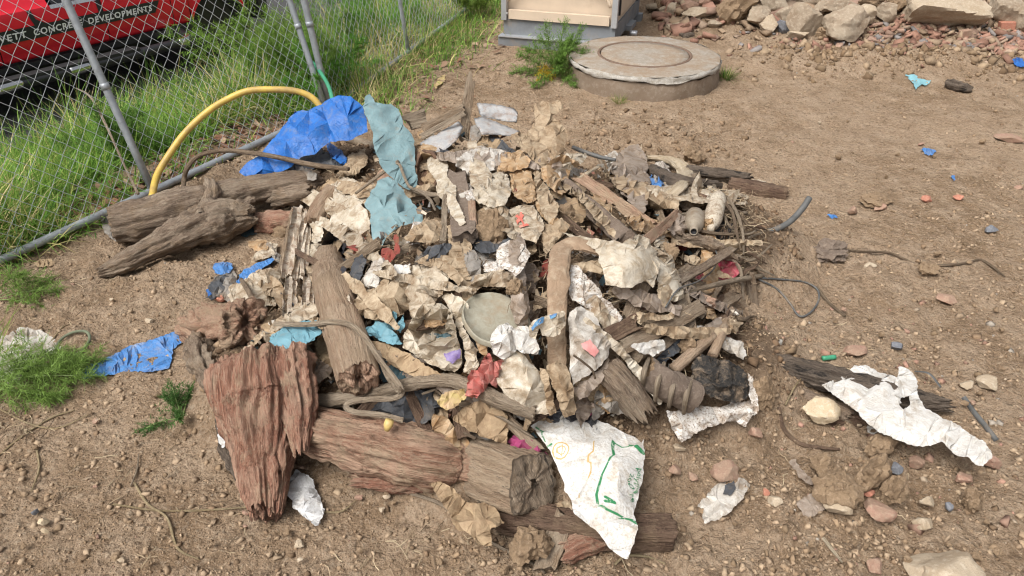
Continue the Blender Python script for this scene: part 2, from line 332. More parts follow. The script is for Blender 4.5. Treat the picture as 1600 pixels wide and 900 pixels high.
M['grey'] = m_sheet('grey_sheet', (.29, .265, .235), (.21, .19, .165), amt=.4, rough=.6)
M['silver'] = m_sheet('silver_film', (.58, .58, .58), (.46, .455, .44), amt=.2, rough=.35, transl=.05, bump=.7)
M['plate'] = m_sheet('olive_plastic', (.30, .285, .225), (.24, .22, .165), dirt=(.26, .19, .12), amt=.38, rough=.55, transl=0, bump=.2)
M['metal'] = m_sheet('galvanised_sheet', (.30, .305, .31), (.40, .39, .375), dirt=(.18, .105, .065), amt=.45, rough=.5, transl=0, bump=.2, dsc=12)
M['rust'] = m_sheet('rusted_tin', (.085, .045, .028), (.13, .075, .045), dirt=(.22, .15, .10), amt=.3, rough=.85, transl=0, bump=.6)
M['flake'] = m_sheet('flaking_white_metal', (.62, .56, .47), (.50, .42, .32), dirt=(.19, .09, .045), amt=.55, rough=.65, transl=0, bump=.5, dsc=18)
M['redwood'] = m_wood('red_brown_wood', (.37, .195, .13), (.29, .135, .09), (.075, .038, .027), (.52, .36, .26), dirt=(.40, .295, .20), dirtamt=.25)
M['redwood2'] = m_wood('red_brown_log', (.40, .245, .165), (.31, .165, .108), (.08, .045, .032), (.54, .39, .28), dirt=(.41, .31, .21), dirtamt=.45)
M['greywood'] = m_wood('weathered_wood', (.27, .20, .145), (.19, .135, .095), (.05, .035, .027), (.42, .345, .26), dirt=(.25, .175, .11), dirtamt=.3)
M['post'] = m_wood('dusty_post', (.36, .255, .175), (.29, .19, .125), (.12, .075, .05), (.47, .37, .27), dirt=(.30, .215, .14), dirtamt=.45)
M['charwood'] = m_wood('charred_wood', (.15, .115, .088), (.09, .068, .052), (.022, .019, .017), (.26, .21, .165), char=.35)
M['timber'] = m_wood('sawn_timber', (.38, .285, .195), (.30, .21, .14), (.09, .06, .045), (.48, .385, .28), char=.22, dirt=(.27, .19, .12), dirtamt=.2)
M['timberend'] = m_wood('charred_timber_end', (.30, .23, .165), (.21, .155, .11), (.04, .032, .027), (.42, .34, .255), char=.30, dirt=(.27, .19, .12), dirtamt=.2)
M['board'] = m_wood('old_board', (.33, .25, .175), (.25, .18, .12), (.08, .055, .04), (.44, .36, .27), dirt=(.26, .18, .115), dirtamt=.35)
M['darkboard'] = m_wood('brown_board', (.16, .10, .07), (.11, .068, .047), (.035, .022, .016), (.26, .18, .125), dirt=(.24, .17, .11), dirtamt=.3)
M['branch'] = m_wood('bare_branch', (.33, .26, .19), (.25, .19, .13), (.08, .06, .045), (.45, .37, .28))
M['twig'] = m_wood('brown_twig', (.20, .145, .10), (.15, .105, .07), (.05, .035, .025), (.30, .23, .16))
M['straw'] = m_wood('dry_straw', (.46, .36, .21), (.40, .29, .16), (.2, .14, .08), (.56, .46, .30))
M['fibre'] = m_wood('cream_fibre', (.56, .46, .33), (.46, .35, .23), (.20, .13, .08), (.68, .60, .47))
M['sandboard'] = m_rock('gritty_board', (.20, .155, .12), (.155, .115, .088), (.30, .24, .19), 16, .95, .8)
M['dirtlump'] = m_rock('earth_lump', (.27, .19, .118), (.20, .137, .084), (.36, .265, .178), 14, .95, .9)
M['stone'] = m_rock('pale_stone', (.42, .345, .255), (.33, .255, .175), (.51, .435, .335), 8, .9, .5)
M['yellowstone'] = m_rock('yellow_stone', (.50, .41, .285), (.43, .335, .22), (.57, .50, .39), 9, .9, .4)
M['concrete'] = m_rock('old_concrete', (.33, .27, .20), (.235, .175, .12), (.42, .355, .275), 6, .92, .6)
M['wet'] = m_rock('muddy_concrete', (.225, .175, .13), (.18, .132, .092), (.28, .23, .18), 5, .9, .35)
M['whitewash'] = m_rock('whitewashed_edge', (.44, .415, .375), (.30, .265, .215), (.58, .555, .515), 22, .9, .7)
M['brick'] = m_rock('red_brick', (.32, .185, .135), (.30, .205, .145), (.40, .30, .22), 14, .9, .6)
M['brick2'] = m_rock('orange_brick', (.42, .175, .115), (.36, .16, .11), (.46, .28, .20), 18, .9, .5)
M['slatechip'] = m_rock('grey_chip', (.17, .175, .19), (.13, .135, .15), (.25, .25, .26), 18, .8, .3)
M['galv'] = m_plain('galvanised_pipe', (.33, .355, .375), .5, .35, .15, 30, .1, dirt=(.17, .15, .135), dirtamt=.2)
M['wire'] = m_plain('galvanised_wire', (.46, .49, .51), .45, .15, .1)
M['cable'] = m_plain('grey_cable', (.085, .085, .082), .6, 0, .3, 30, .2, dirt=(.24, .19, .14), dirtamt=.3)
M['hose'] = m_plain('yellow_hose', (.56, .385, .075), .45, 0, .12, 15, .1, dirt=(.30, .20, .09), dirtamt=.55)
M['green'] = m_plain('green_plastic', (.05, .27, .15), .45, 0, .15)
M['rubber'] = m_plain('black_rubber', (.018, .018, .019), .75, 0, .2, 30, .2)
M['blackpaint'] = m_plain('black_trim', (.02, .02, .023), .4, 0, .1)
M['redpaint'] = m_plain('red_paint', (.66, .018, .035), .25, 0, .05, 3, 0)
M['chrome'] = m_plain('chrome_tube', (.62, .62, .62), .18, 1, .05, 5, 0)
M['glass'] = m_plain('dark_glass', (.012, .013, .015), .08, 0, .05, 5, 0)
M['lettering'] = m_plain('white_lettering', (.75, .75, .74), .5, 0, .03)
M['greyplastic'] = m_plain('grey_skid', (.17, .18, .19), .6, 0, .2, 8, .1, dirt=(.27, .21, .15), dirtamt=.3)
M['boothbeige'] = m_plain('beige_booth_plastic', (.55, .44, .33), .55, 0, .08, 6, .05, dirt=(.40, .30, .21), dirtamt=.12)
M['alu'] = m_plain('aluminium_edge', (.50, .51, .53), .4, .6, .1)
M['ironlid'] = m_rock('iron_rim', (.17, .115, .085), (.13, .085, .06), (.24, .17, .13), 20, .85, .4)
M['greenprint'] = m_sheet('green_print', (.02, .15, .06), (.03, .19, .08), dirt=(.55, .50, .42), amt=.25, rough=.6, transl=0, speck=.2)
M['ochreprint'] = m_sheet('ochre_stain_print', (.52, .34, .10), (.58, .42, .18), dirt=(.65, .58, .46), amt=.35, rough=.6, transl=0)
M['pinkprint'] = m_sheet('pink_print', (.62, .25, .24), (.60, .32, .29), dirt=(.62, .52, .43), amt=.3, rough=.6, transl=0)
M['redprint'] = m_sheet('red_print', (.58, .08, .06), (.55, .18, .13), dirt=(.5, .4, .32), amt=.3, rough=.6, transl=0)
M['purpleprint'] = m_sheet('purple_print', (.16, .10, .30), (.28, .23, .40), dirt=(.5, .42, .36), amt=.25, rough=.6, transl=0)
M['blueprint'] = m_sheet('blue_print', (.05, .14, .32), (.10, .26, .40), dirt=(.5, .45, .36), amt=.3, rough=.6, transl=0)
M['cyc'] = m_plain('yellow_bottle_plastic', (.55, .40, .14), .5, 0, .2, 30, .1, dirt=(.3, .2, .1), dirtamt=.4)
M['spray'] = m_sheet('speckled_bottle', (.60, .54, .44), (.48, .40, .30), dirt=(.20, .13, .08), amt=.5, rough=.5, transl=.1, speck=.8, dsc=20)
M['clearbottle'] = m_sheet('grimy_bottle', (.34, .29, .225), (.27, .22, .165), amt=.3, rough=.3, transl=.15, bump=.1)
M['mhtop'] = m_sheet('muddy_manhole_concrete', (.315, .285, .245), (.25, .22, .18), dirt=(.25, .18, .12), amt=.72, rough=.85, transl=0, bump=.5, speck=.4, spec=.2, dsc=3)
M['strip'] = m_sheet('brown_belting', (.27, .185, .12), (.20, .135, .085), dirt=(.44, .35, .25), amt=.42, rough=.8, transl=0, bump=.5, dsc=12)
# ------------------------------------------------------------------ builders
def inside(poly, x, y):
    poly = np.asarray(poly, float); c = np.zeros(np.shape(x), bool); j = len(poly)-1
    for i in range(len(poly)):
        xi, yi = poly[i]; xj, yj = poly[j]
        m = ((yi > y) != (yj > y)) & (x < (xj-xi)*(y-yi)/((yj-yi) if yj != yi else 1e-9)+xi); c ^= m; j = i
    return c
def edge_dist(poly, x, y):
    poly = np.asarray(poly, float); d = np.full(np.shape(x), 1e9)
    for i in range(len(poly)):
        a = poly[i]; b = poly[(i+1) % len(poly)]; ab = b-a; L = (ab**2).sum()+1e-9
        t = np.clip(((x-a[0])*ab[0]+(y-a[1])*ab[1])/L, 0, 1); d = np.minimum(d, np.hypot(x-a[0]-t*ab[0], y-a[1]-t*ab[1]))
    return d
def resample(poly, step, jag, seed):
    poly = np.asarray(poly, float)
    if jag >= 0:                                           # one corner-cutting pass keeps torn corners but loses the straight polygon look
        q = []
        for i in range(len(poly)):
            a, b = poly[i], poly[(i+1) % len(poly)]; q += [a*.93+b*.07, a*.07+b*.93]
        poly = np.array(q)
    out = []
    for i in range(len(poly)):
        a, b = poly[i], poly[(i+1) % len(poly)]; n = max(1, int(round(np.linalg.norm(b-a)/step)))
        out += [a+(b-a)*k/n for k in range(n)]
    out = np.array(out)
    if jag:
        j = abs(jag); out = out + j*np.stack([fbm(out[:, 0]*.11, out[:, 1]*.11, 1.5, seed, 3, .7), fbm(out[:, 0]*.11, out[:, 1]*.11, 8.5, seed+3, 3, .7)], -1)
    return out
def tri(x): return 2*np.abs(2*(x-np.floor(x+.5)))-1
def facets(x, y, seed, wl, box):
    """creased film: heights at scattered points joined by flat facets"""
    r = np.random.default_rng(seed); x0, y0, x1, y1 = box; gx, gy = np.meshgrid(np.arange(x0-2*wl, x1+2.5*wl, wl), np.arange(y0-2*wl, y1+2.5*wl, wl)); q = np.stack([gx.ravel(), gy.ravel()], -1); q = q+r.uniform(-.46, .46, q.shape)*wl; h = r.normal(size=len(q))
    vo, _, fo, ov, *_ = delaunay_2d_cdt([Vector(p) for p in q], [], [], 0, 1e-6); vo = np.array([v[:] for v in vo]); hh = np.array([h[o[0]] for o in ov]); T = np.array([f[:3] for f in fo]); A, B, C = vo[T[:, 0]], vo[T[:, 1]], vo[T[:, 2]]
    z = np.zeros(len(x)); lo = np.minimum(np.minimum(A, B), C); hi = np.maximum(np.maximum(A, B), C)
    for k in range(len(T)):
        m = np.nonzero((x >= lo[k, 0]) & (x <= hi[k, 0]) & (y >= lo[k, 1]) & (y <= hi[k, 1]))[0]
        if not len(m): continue
        a, b, c = A[k], B[k], C[k]; D = (b[1]-c[1])*(a[0]-c[0])+(c[0]-b[0])*(a[1]-c[1])
        if abs(D) < 1e-9: continue
        u = ((b[1]-c[1])*(x[m]-c[0])+(c[0]-b[0])*(y[m]-c[1]))/D; v = ((c[1]-a[1])*(x[m]-c[0])+(a[0]-c[0])*(y[m]-c[1]))/D; w = 1-u-v; ok = (u > -1e-6) & (v > -1e-6) & (w > -1e-6)
        z[m[ok]] = (u*hh[T[k, 0]]+v*hh[T[k, 1]]+w*hh[T[k, 2]])[ok]
    return z
PUFF, CRUMP = .55, .80
STIFF = {'plate', 'metal', 'rust', 'flake'}
def sheet(name, label, cat, poly, mat, off=.02, puff=.02, crump=.012, wl=26, fold=None, plane=None, seed=1, res=5, jag=2.0, skirt=.02,
          holes=(), dip=None, fit=.7, parent=None, group=None, bend=None, lift=0.0, flatfac=True):
    """a thin crumpled skin whose outline is given in photo pixels; it lies on the heap (or in a plane given by three (px,py,y) points)"""
    poly = np.asarray(poly, float); seed = seed*131+int(poly[:, 0].sum()) % 997
    if fold is None and mat not in STIFF and flatfac:
        # cloth and film fall in folds that run along their length
        c_ = poly-poly.mean(0); ev, evec = np.linalg.eigh(c_.T@c_); fold = (math.degrees(math.atan2(evec[1, 1], evec[0, 1]))+90+((seed*37) % 40-20), max(7., wl*.45), crump*.55); crump = crump*.72; wl = wl*1.3
    soft0 = mat not in STIFF and flatfac; w0 = poly.max(0)-poly.min(0); rs_ = max(res, .5*max(3.0, min(wl*.42, .2*w0.min()+2))) if soft0 and wl >= 50 else res
    ol = resample(poly, rs_, jag, seed); hl = [resample(h, res, jag*.5, seed+9) for h in holes]
    x0, y0 = ol.min(0); x1, y1 = ol.max(0); r = np.random.default_rng(seed); soft = mat not in STIFF and flatfac
    fa_ = math.radians(fold[0]) if fold else r.uniform(0, math.pi); cf, sf = math.cos(fa_), math.sin(fa_)
    if soft:
        # crease nodes: a jittered lattice stretched along the folds, so that the facets run lengthwise
        sp = max(3.0, min(wl*.42, .2*min(x1-x0, y1-y0)+2)); su, sv = sp*.78, sp*2.6; mx_, my_ = (x0+x1)/2, (y0+y1)/2; R_ = math.hypot(x1-x0, y1-y0)/2+sp*3
        gu, gv = np.meshgrid(np.arange(-R_, R_, su), np.arange(-R_, R_, sv)); gv = gv+(np.arange(gu.shape[1]) % 2)[None]*sv*.5; gu = gu.ravel()+r.uniform(-.42, .42, gu.size)*su; gv = gv.ravel()+r.uniform(-.42, .42, gv.size)*sv
        gx = mx_+gu*cf-gv*sf; gy = my_+gu*sf+gv*cf; res_in = max(2.2, sp*.35)
    else:
        gx, gy = np.meshgrid(np.arange(x0, x1+res, res), np.arange(y0, y1+res, res*.87)); gx = gx + (np.arange(gx.shape[0]) % 2)[:, None]*res*.5
        gx = gx.ravel()+r.uniform(-.22, .22, gx.size)*res; gy = gy.ravel()+r.uniform(-.22, .22, gy.size)*res; res_in = res*.55
    k = inside(ol, gx, gy) & (edge_dist(ol, gx, gy) > res_in)
    for h in hl: k &= ~inside(h, gx, gy) & (edge_dist(h, gx, gy) > res_in)
    pts = [ol]+hl+[np.stack([gx[k], gy[k]], -1)]; allp = np.vstack(pts); ed = []; n0 = 0
    for l in [ol]+hl:
        ed += [(n0+i, n0+(i+1) % len(l)) for i in range(len(l))]; n0 += len(l)
    vo, _, fo, *_ = delaunay_2d_cdt([Vector(p) for p in allp], ed, [], 0, 1e-5)
    xy = np.array([v[:] for v in vo]); fc = []
    ctr = np.array([xy[list(f)].mean(0) for f in fo]); ok = inside(ol, ctr[:, 0], ctr[:, 1])
    for h in hl: ok &= ~inside(h, ctr[:, 0], ctr[:, 1])
    fc = [tuple(f) for f, o_ in zip(fo, ok) if o_]
    # base depth
    if plane is not None:
        A = np.array([[p[0], p[1], 1] for p in plane]); T = np.array([1/(p[2]/ray(p[0], p[1])[1]) for p in plane]); co = np.linalg.solve(A, T)
        base = lambda x, y: 1/(co[0]*x+co[1]*y+co[2])
    else:
        q = xy[::max(1, len(xy)//160)]; w = 1/hit(q[:, 0], q[:, 1]); cx, cy = poly.mean(0); s = 60.
        bf = lambda x, y: np.stack([np.ones_like(x), (x-cx)/s, (y-cy)/s, ((x-cx)/s)**2, ((y-cy)/s)**2, (x-cx)*(y-cy)/s/s], -1)
        if len(q) < 14: bf = lambda x, y: np.stack([np.ones_like(x), (x-cx)/s, (y-cy)/s], -1)
        co = np.linalg.lstsq(bf(q[:, 0], q[:, 1]), w, rcond=None)[0]
        base = (lambda x, y: 1/(fit*(bf(x, y)@co)+(1-fit)/hit(x, y)))
    mx = max(8., .30*min(x1-x0, y1-y0))
    bx = (x0, y0, x1, y1); tsz = max(x1-x0, y1-y0); ph = r.uniform(0, 6.28); tilt = r.uniform(.3, 1)*min(.05, .5*off+.006)*(0 if plane is not None else 1); tc = (x1-x0)*.5*math.cos(ph)+(y1-y0)*.5*math.sin(ph)
    def surf(x, y, extra=0.0):
        x = np.atleast_1d(np.asarray(x, float)); y = np.atleast_1d(np.asarray(y, float))
        e = np.clip(edge_dist(ol, x, y)/mx, 0, 1); dome = e*(2-e)
        d = off + PUFF*puff*dome + (0 if soft else crump*.5*facets(x, y, seed, wl, bx)) + tilt*((x-bx[0])*math.cos(ph)+(y-bx[1])*math.sin(ph)-tc)/tsz
        d = d + lift*(1-e)*vn(x/40, y/40, 2.2, seed)
        if fold and not soft:
            a = math.radians(fold[0]); u = (x*math.cos(a)+y*math.sin(a)); v = -x*math.sin(a)+y*math.cos(a)
            u = u + fold[1]*.9*vn(x/(fold[1]*2.5), y/(fold[1]*2.5), 4.4, seed); d = d + fold[2]*(np.abs(np.sin(u/fold[1]*math.pi+.8*vn(v/60, u/90, 0, seed)))*1.6-1)
        if bend: d = d + bend[2]*((x-bend[0])**2/2e3+(y-bend[1])**2/2e3)
        if dip:
            for (cx_, cy_, rx_, ry_, dd) in dip: d = d - dd*sstep(1.15, .6, np.hypot((x-cx_)/rx_, (y-cy_)/ry_)) + .35*dd*np.exp(-((np.hypot((x-cx_)/rx_, (y-cy_)/ry_)-1.12)/.18)**2)
        return O + ray(x, y)*(base(x, y)-d-extra)[:, None]
    V = surf(xy[:, 0], xy[:, 1]); m0 = float(mpp(V.mean(0)))
    fib = np.stack([xy[:, 0], xy[:, 1], np.zeros(len(xy))], -1)
    if soft:
        # crease heights: ridge and valley across the folds plus a random part, applied towards the viewer; then each facet is split once with a faint extra kink
        u = xy[:, 0]*cf+xy[:, 1]*sf; v = -xy[:, 0]*sf+xy[:, 1]*cf; hgt = CRUMP*crump*(.62*np.clip(r.normal(size=len(xy)), -1.8, 1.8)+.75*vn(u/(sp*1.5), v/(sp*5), 1.5, seed)+.5*vn(xy[:, 0]/(wl*2.2), xy[:, 1]/(wl*2.2), 9., seed+3))
        ed_ = edge_dist(ol, xy[:, 0], xy[:, 1]) < 1.0; hgt = np.where(ed_, .4*hgt+CRUMP*crump*.6*vn(xy[:, 0]/(wl*.9), xy[:, 1]/(wl*.9), 4., seed+5), hgt)
        if fold: hgt = hgt+fold[2]*1.3*tri(u/(fold[1]*2)+.6*vn(u/80, v/60, 3., seed))
        vd = O-V; vd /= np.linalg.norm(vd, axis=1)[:, None]; V = V+vd*hgt[:, None]
        if plane is None: V[:, 2] = np.maximum(V[:, 2], floor_z(V[:, 0], V[:, 1])+.012)
        for lev in range(2):
            em = {}; nv = []; nx_ = []; nf = []
            def midp(a, b):
                key = (a, b) if a < b else (b, a)
                if key not in em: em[key] = len(V)+len(nv); L_ = np.linalg.norm(V[a]-V[b]); nv.append((V[a]+V[b])/2+r.normal(size=3)*L_*(.055 if lev == 0 else .03)); nx_.append((xy[a]+xy[b])/2)
                return em[key]
            for (a, b, c) in fc: q = midp(a, b), midp(b, c), midp(c, a); nf += [(a, q[0], q[2]), (b, q[1], q[0]), (c, q[2], q[1]), q]
            V = np.vstack([V, nv]); xy = np.vstack([xy, nx_]); fc = nf
            if len(fc) > 2600 or sp < 6: break
        fib = np.stack([xy[:, 0], xy[:, 1], np.zeros(len(xy))], -1)
    Vf, fa = V.copy(), np.array(fc)
    def surf_done(x, y, extra=0.0):
        x = np.atleast_1d(np.asarray(x, float)); y = np.atleast_1d(np.asarray(y, float)); A, B, C = xy[fa[:, 0]], xy[fa[:, 1]], xy[fa[:, 2]]; D = (B[:, 1]-C[:, 1])*(A[:, 0]-C[:, 0])+(C[:, 0]-B[:, 0])*(A[:, 1]-C[:, 1])+1e-12; out = []
        for px_, py_ in zip(x, y):
            u = ((B[:, 1]-C[:, 1])*(px_-C[:, 0])+(C[:, 0]-B[:, 0])*(py_-C[:, 1]))/D; v = ((C[:, 1]-A[:, 1])*(px_-C[:, 0])+(A[:, 0]-C[:, 0])*(py_-C[:, 1]))/D; k = np.argmax(np.minimum(np.minimum(u, v), 1-u-v)); q = u[k]*Vf[fa[k, 0]]+v[k]*Vf[fa[k, 1]]+(1-u[k]-v[k])*Vf[fa[k, 2]]
            nn = np.cross(Vf[fa[k, 1]]-Vf[fa[k, 0]], Vf[fa[k, 2]]-Vf[fa[k, 0]]); nn /= np.linalg.norm(nn)+1e-12; nn = nn if nn@(O-q) > 0 else -nn; out.append(q+nn*extra*.5+(O-q)/np.linalg.norm(O-q)*extra*.5)
        return np.array(out)
    if mat not in STIFF and skirt < .045: skirt = 0
    if skirt:
        # turn the free edge down and under so that the skin has a rolled hem
        cnt = {}
        for f in fc:
            for i in range(len(f)):
                a, b = f[i], f[(i+1) % len(f)]; cnt[(a, b)] = 1
        bd = [(a, b) for (a, b) in cnt if (b, a) not in cnt]; bv = sorted({v for e in bd for v in e}); mp = {}
        c0 = np.array([poly.mean(0)[0], poly.mean(0)[1]]); Vs = []; fs = []
        for v in bv:
            mp[v] = len(V)+len(Vs); dr = ray(*(xy[v]+(c0-xy[v])*.10)); tdep = np.linalg.norm(V[v]-O)/np.linalg.norm(ray(*xy[v]))
            Vs.append(O+dr*(tdep+skirt*(.6+.5*vn(xy[v][0]/14, xy[v][1]/14, 3, seed))*.6)); fs.append(fib[v])
        V = np.vstack([V, Vs]); fib = np.vstack([fib, fs]); fc += [(b, a, mp[a], mp[b]) for a, b in bd]
    o = mesh(name, V, fc, M[mat], parent, fib=fib)
    if soft: o.data.set_sharp_from_angle(angle=math.radians(42 if wl >= 50 else 26))
    if label: tag(o, label, cat, group)
    o_surf[o.name] = surf_done
    return o
o_surf = {}
def print_line(par, pts, w, mat, name='printed_line', closed=False, lift=.007):
    """flat print: a stripe that follows the skin, path in photo pixels"""
    s = o_surf[par.name]; p = np.asarray(pts, float)
    if closed: p = np.vstack([p, p[:1]])
    L = np.r_[0, np.cumsum(np.linalg.norm(np.diff(p, axis=0), axis=1))]; n = max(2, int(L[-1]/3)); q = np.stack([np.interp(np.linspace(0, L[-1], n), L, p[:, i]) for i in (0, 1)], -1)
    t = np.gradient(q, axis=0); t /= np.linalg.norm(t, axis=1)[:, None]+1e-9; nn = np.stack([-t[:, 1], t[:, 0]], -1)
    a = q+nn*w/2; b = q-nn*w/2; V = np.vstack([s(a[:, 0], a[:, 1], lift), s(b[:, 0], b[:, 1], lift)])
    return mesh(name, V, [(i, i+1, n+i+1, n+i) for i in range(n-1)], M[mat], par)
def print_patch(par, poly, mat, name='printed_patch', lift=.007, step=4):
    s = o_surf[par.name]; ol = resample(poly, step, -.6, 5); x0, y0 = ol.min(0); x1, y1 = ol.max(0); gx, gy = np.meshgrid(np.arange(x0, x1, step), np.arange(y0, y1, step)); gx, gy = gx.ravel(), gy.ravel()
    k = inside(ol, gx, gy) & (edge_dist(ol, gx, gy) > step*.5); al = np.vstack([ol, np.stack([gx[k], gy[k]], -1)])
    vo, _, fo, *_ = delaunay_2d_cdt([Vector(p) for p in al], [(i, (i+1) % len(ol)) for i in range(len(ol))], [], 1, 1e-5)
    xy = np.array([v[:] for v in vo]); return mesh(name, s(xy[:, 0], xy[:, 1], lift), [tuple(f) for f in fo], M[mat], par)
def text_mesh(txt, shear=0.0, spacing=1.0, bold=0.0):
    cu = bpy.data.curves.new('lettering_curve', 'FONT'); cu.body = txt; cu.size = 1; cu.offset = bold; cu.shear = shear; cu.space_character = spacing; cu.resolution_u = 3
    ob = bpy.data.objects.new('lettering_curve', cu); COL.objects.link(ob); dg = bpy.context.evaluated_depsgraph_get(); me = bpy.data.meshes.new_from_object(ob.evaluated_get(dg))
    V = np.array([v.co[:] for v in me.vertices]); Fc = [tuple(p.vertices) for p in me.polygons]
    bpy.data.objects.remove(ob); bpy.data.curves.remove(cu); bpy.data.meshes.remove(me); return V, Fc
def log(name, label, cat, spine, mat, seed=1, nth=56, ns=None, groove=.10, lump=.10, sq=None, jag=(.01, .01), endmat=None, roll=0., aspect=1., parent=None, group=None, end=True, kf=1.0, px=True):
    """trunk, pole or timber along a spine of (point, radius in photo px) with furrowed sides and broken ends"""
    S = np.array([[*p, (r*mpp(np.asarray(p)) if px else r)] for p, r in spine]); L = np.linalg.norm(np.diff(S[:, :3], axis=0), axis=1).sum()
    R0 = S[:, 3].mean(); ns = ns or int(np.clip(L/(R0*.13), 14, 110)); q = cr(S, ns) if len(S) > 2 else S[0]+(S[1]-S[0])*np.linspace(0, 1, ns)[:, None]
    C, R = q[:, :3], np.abs(q[:, 3]); T, N, B = frames(C); th = np.linspace(0, 2*math.pi, nth, endpoint=False)
    s = np.linspace(0, L, ns); TH, SS = np.meshgrid(th, s); cx, cy = np.cos(TH), np.sin(TH); TW = TH+.10*vn(SS/R0*.5, cx*1.2+cy, 2.0, seed+31)+.05*vn(SS/R0*1.7, cx*2, cy*2, seed+32)
    RX, RY = cx, cy; cx, cy = np.cos(TW), np.sin(TW)
    g = fbm(cx*3.2*kf, cy*3.2*kf, SS/R0*.22, seed, 3, .6); rid = 1-np.abs(vn(cx*4.6*kf, cy*4.6*kf, SS/R0*.30, seed+5))*2; rid2 = 1-np.abs(vn(cx*9*kf, cy*9*kf, SS/R0*.35, seed+6))*2
    lum = fbm(cx*1.1, cy*1.1, SS/R0*.8, seed+8, 3, .5); fin = vn(cx*9, cy*9, SS/R0*5, seed+3)
    rad = 1+groove*(.5*g-.45*np.clip(rid, 0, 1)**3-.3*np.clip(rid2, 0, 1)**3)+lump*lum+groove*.12*fin
    cx, cy = RX, RY
    if sq: rad = rad*(np.abs(np.cos(TH+roll))**sq+np.abs(np.sin(TH+roll))**sq)**(-1./sq)
    rad = rad*R[:, None]
    V = C[:, None]+rad[..., None]*(cx[..., None]*N[:, None]+aspect*cy[..., None]*B[:, None])
    # ragged ends
    for e, (i0, sg) in enumerate(((0, -1), (ns-1, 1))):
        if jag[e]:
            jj = jag[e]*(.6*vn(cx[0]*2.2, cy[0]*2.2, 1.0, seed+e*7)+.6*vn(cx[0]*7, cy[0]*7, 1.0, seed+e*7+1)); k = max(3, ns//8)
            for m in range(k):
                w = (1-m/k)**2; i = i0+m if i0 == 0 else i0-m; V[i] += (T[i0]*sg)[None]*(jj*w)[:, None]
    Vf = V.reshape(-1, 3); fib = np.stack([(rad*cx).ravel(), (rad*cy).ravel(), SS.ravel()], -1)
    Fc = [(i*nth+j, i*nth+(j+1) % nth, (i+1)*nth+(j+1) % nth, (i+1)*nth+j) for i in range(ns-1) for j in range(nth)]
    o = mesh(name, Vf, Fc, M[mat], parent, fib=fib)
    if label: tag(o, label, cat, group)
    if end:
        top = o if parent is None else parent
        for e, (i0, sg) in enumerate(((0, -1), (ns-1, 1))):
            rg = V[i0]; c = rg.mean(0); Tn = T[i0]*sg; ax_ = (rg-c)@Tn; fl = rg-c-np.outer(ax_, Tn); vs = [rg]; fb = [np.stack([rad[i0]*np.cos(th), np.zeros(nth), rad[i0]*np.sin(th)], -1)]; e1 = fl@N[i0]; e2 = fl@B[i0]
            for f in (.93, .8, .66, .5, .33, .15):
                q1, q2 = e1*f/R[i0], e2*f/R[i0]; dz = ax_*f**5+(jag[e]*1.0+.03*R[i0])*(.8*vn(q1*2.5, q2*2.5, 2, seed+e)+.6*vn(q1*7, q2*7, 2, seed+e+2)+.3*vn(q1*15, q2*15, 2, seed+e+3))*(1-f**6)
                vs.append(c+fl*f+np.outer(dz, Tn)); fb.append(np.stack([e1*f, np.full(nth, .3), e2*f], -1))
            ve = np.vstack(vs); fe = [((k*nth+j), (k+1)*nth+j, (k+1)*nth+(j+1) % nth, k*nth+(j+1) % nth) if e else (k*nth+j, k*nth+(j+1) % nth, (k+1)*nth+(j+1) % nth, (k+1)*nth+j) for k in range(6) for j in range(nth)]
            fe.append(tuple(6*nth+j for j in range(nth))); mesh('broken_end' if jag[e] > .012 else 'cut_end', ve, fe, M[endmat or mat], top, fib=np.vstack(fb))
    return o
def chunk(c, size, seed, sub=3, planes=11, rough=.05, rot=None):
    bm = bmesh.new(); bmesh.ops.create_icosphere(bm, subdivisions=sub, radius=1); V = np.array([v.co[:] for v in bm.verts]); Fc = [tuple(v.index for v in f.verts) for f in bm.faces]; bm.free()
    r = np.random.default_rng(seed); n = r.normal(size=(planes, 3)); n /= np.linalg.norm(n, axis=1)[:, None]; d = r.uniform(.46, .76, planes)
    k = np.min(np.where(V@n.T > 1e-3, d/np.maximum(V@n.T, 1e-3), 9), axis=1); k = np.minimum(k, 1.0)
    k = k*(1+rough*fbm(V[:, 0]*3.2, V[:, 1]*3.2, V[:, 2]*3.2, seed, 4, .65)); V = V*k[:, None]*np.asarray(size)
    a = r.uniform(0, 6.28) if rot is None else rot; ca, sa = math.cos(a), math.sin(a); V = V@np.array([[ca, sa, 0], [-sa, ca, 0], [0, 0, 1]])
    return V+np.asarray(c), Fc
def rock(name, label, cat, px, py, w, h, mat, seed=1, sub=3, planes=13, rough=.05, off=None, group=None, d=None, parent=None):
    """stone at a photo pixel, w x h in pixels"""
    p0 = P(px, py); m = mpp(p0); rough = min(max(rough, .17), .2) if mat == 'dirtlump' else rough; sub = (4 if w > 24 else 3) if w > 14 else sub; h = h*(1.3 if mat == 'dirtlump' else 1.0); sx = w*m/2*1.12; sz = h*m/2*1.15; p = P(px, py, sz*(1.0 if mat == 'dirtlump' else .8)+.012 if off is None else off)
    V, Fc = chunk(p, (sx, (d or .85)*sx, sz), seed, sub, planes, rough, rot=random.uniform(-.4, .4)); o = mesh(name, V, Fc, M[mat], parent, smooth=True)
    try: o.data.set_sharp_from_angle(angle=.6)
    except Exception: pass
    return tag(o, label, cat, group) if label else o
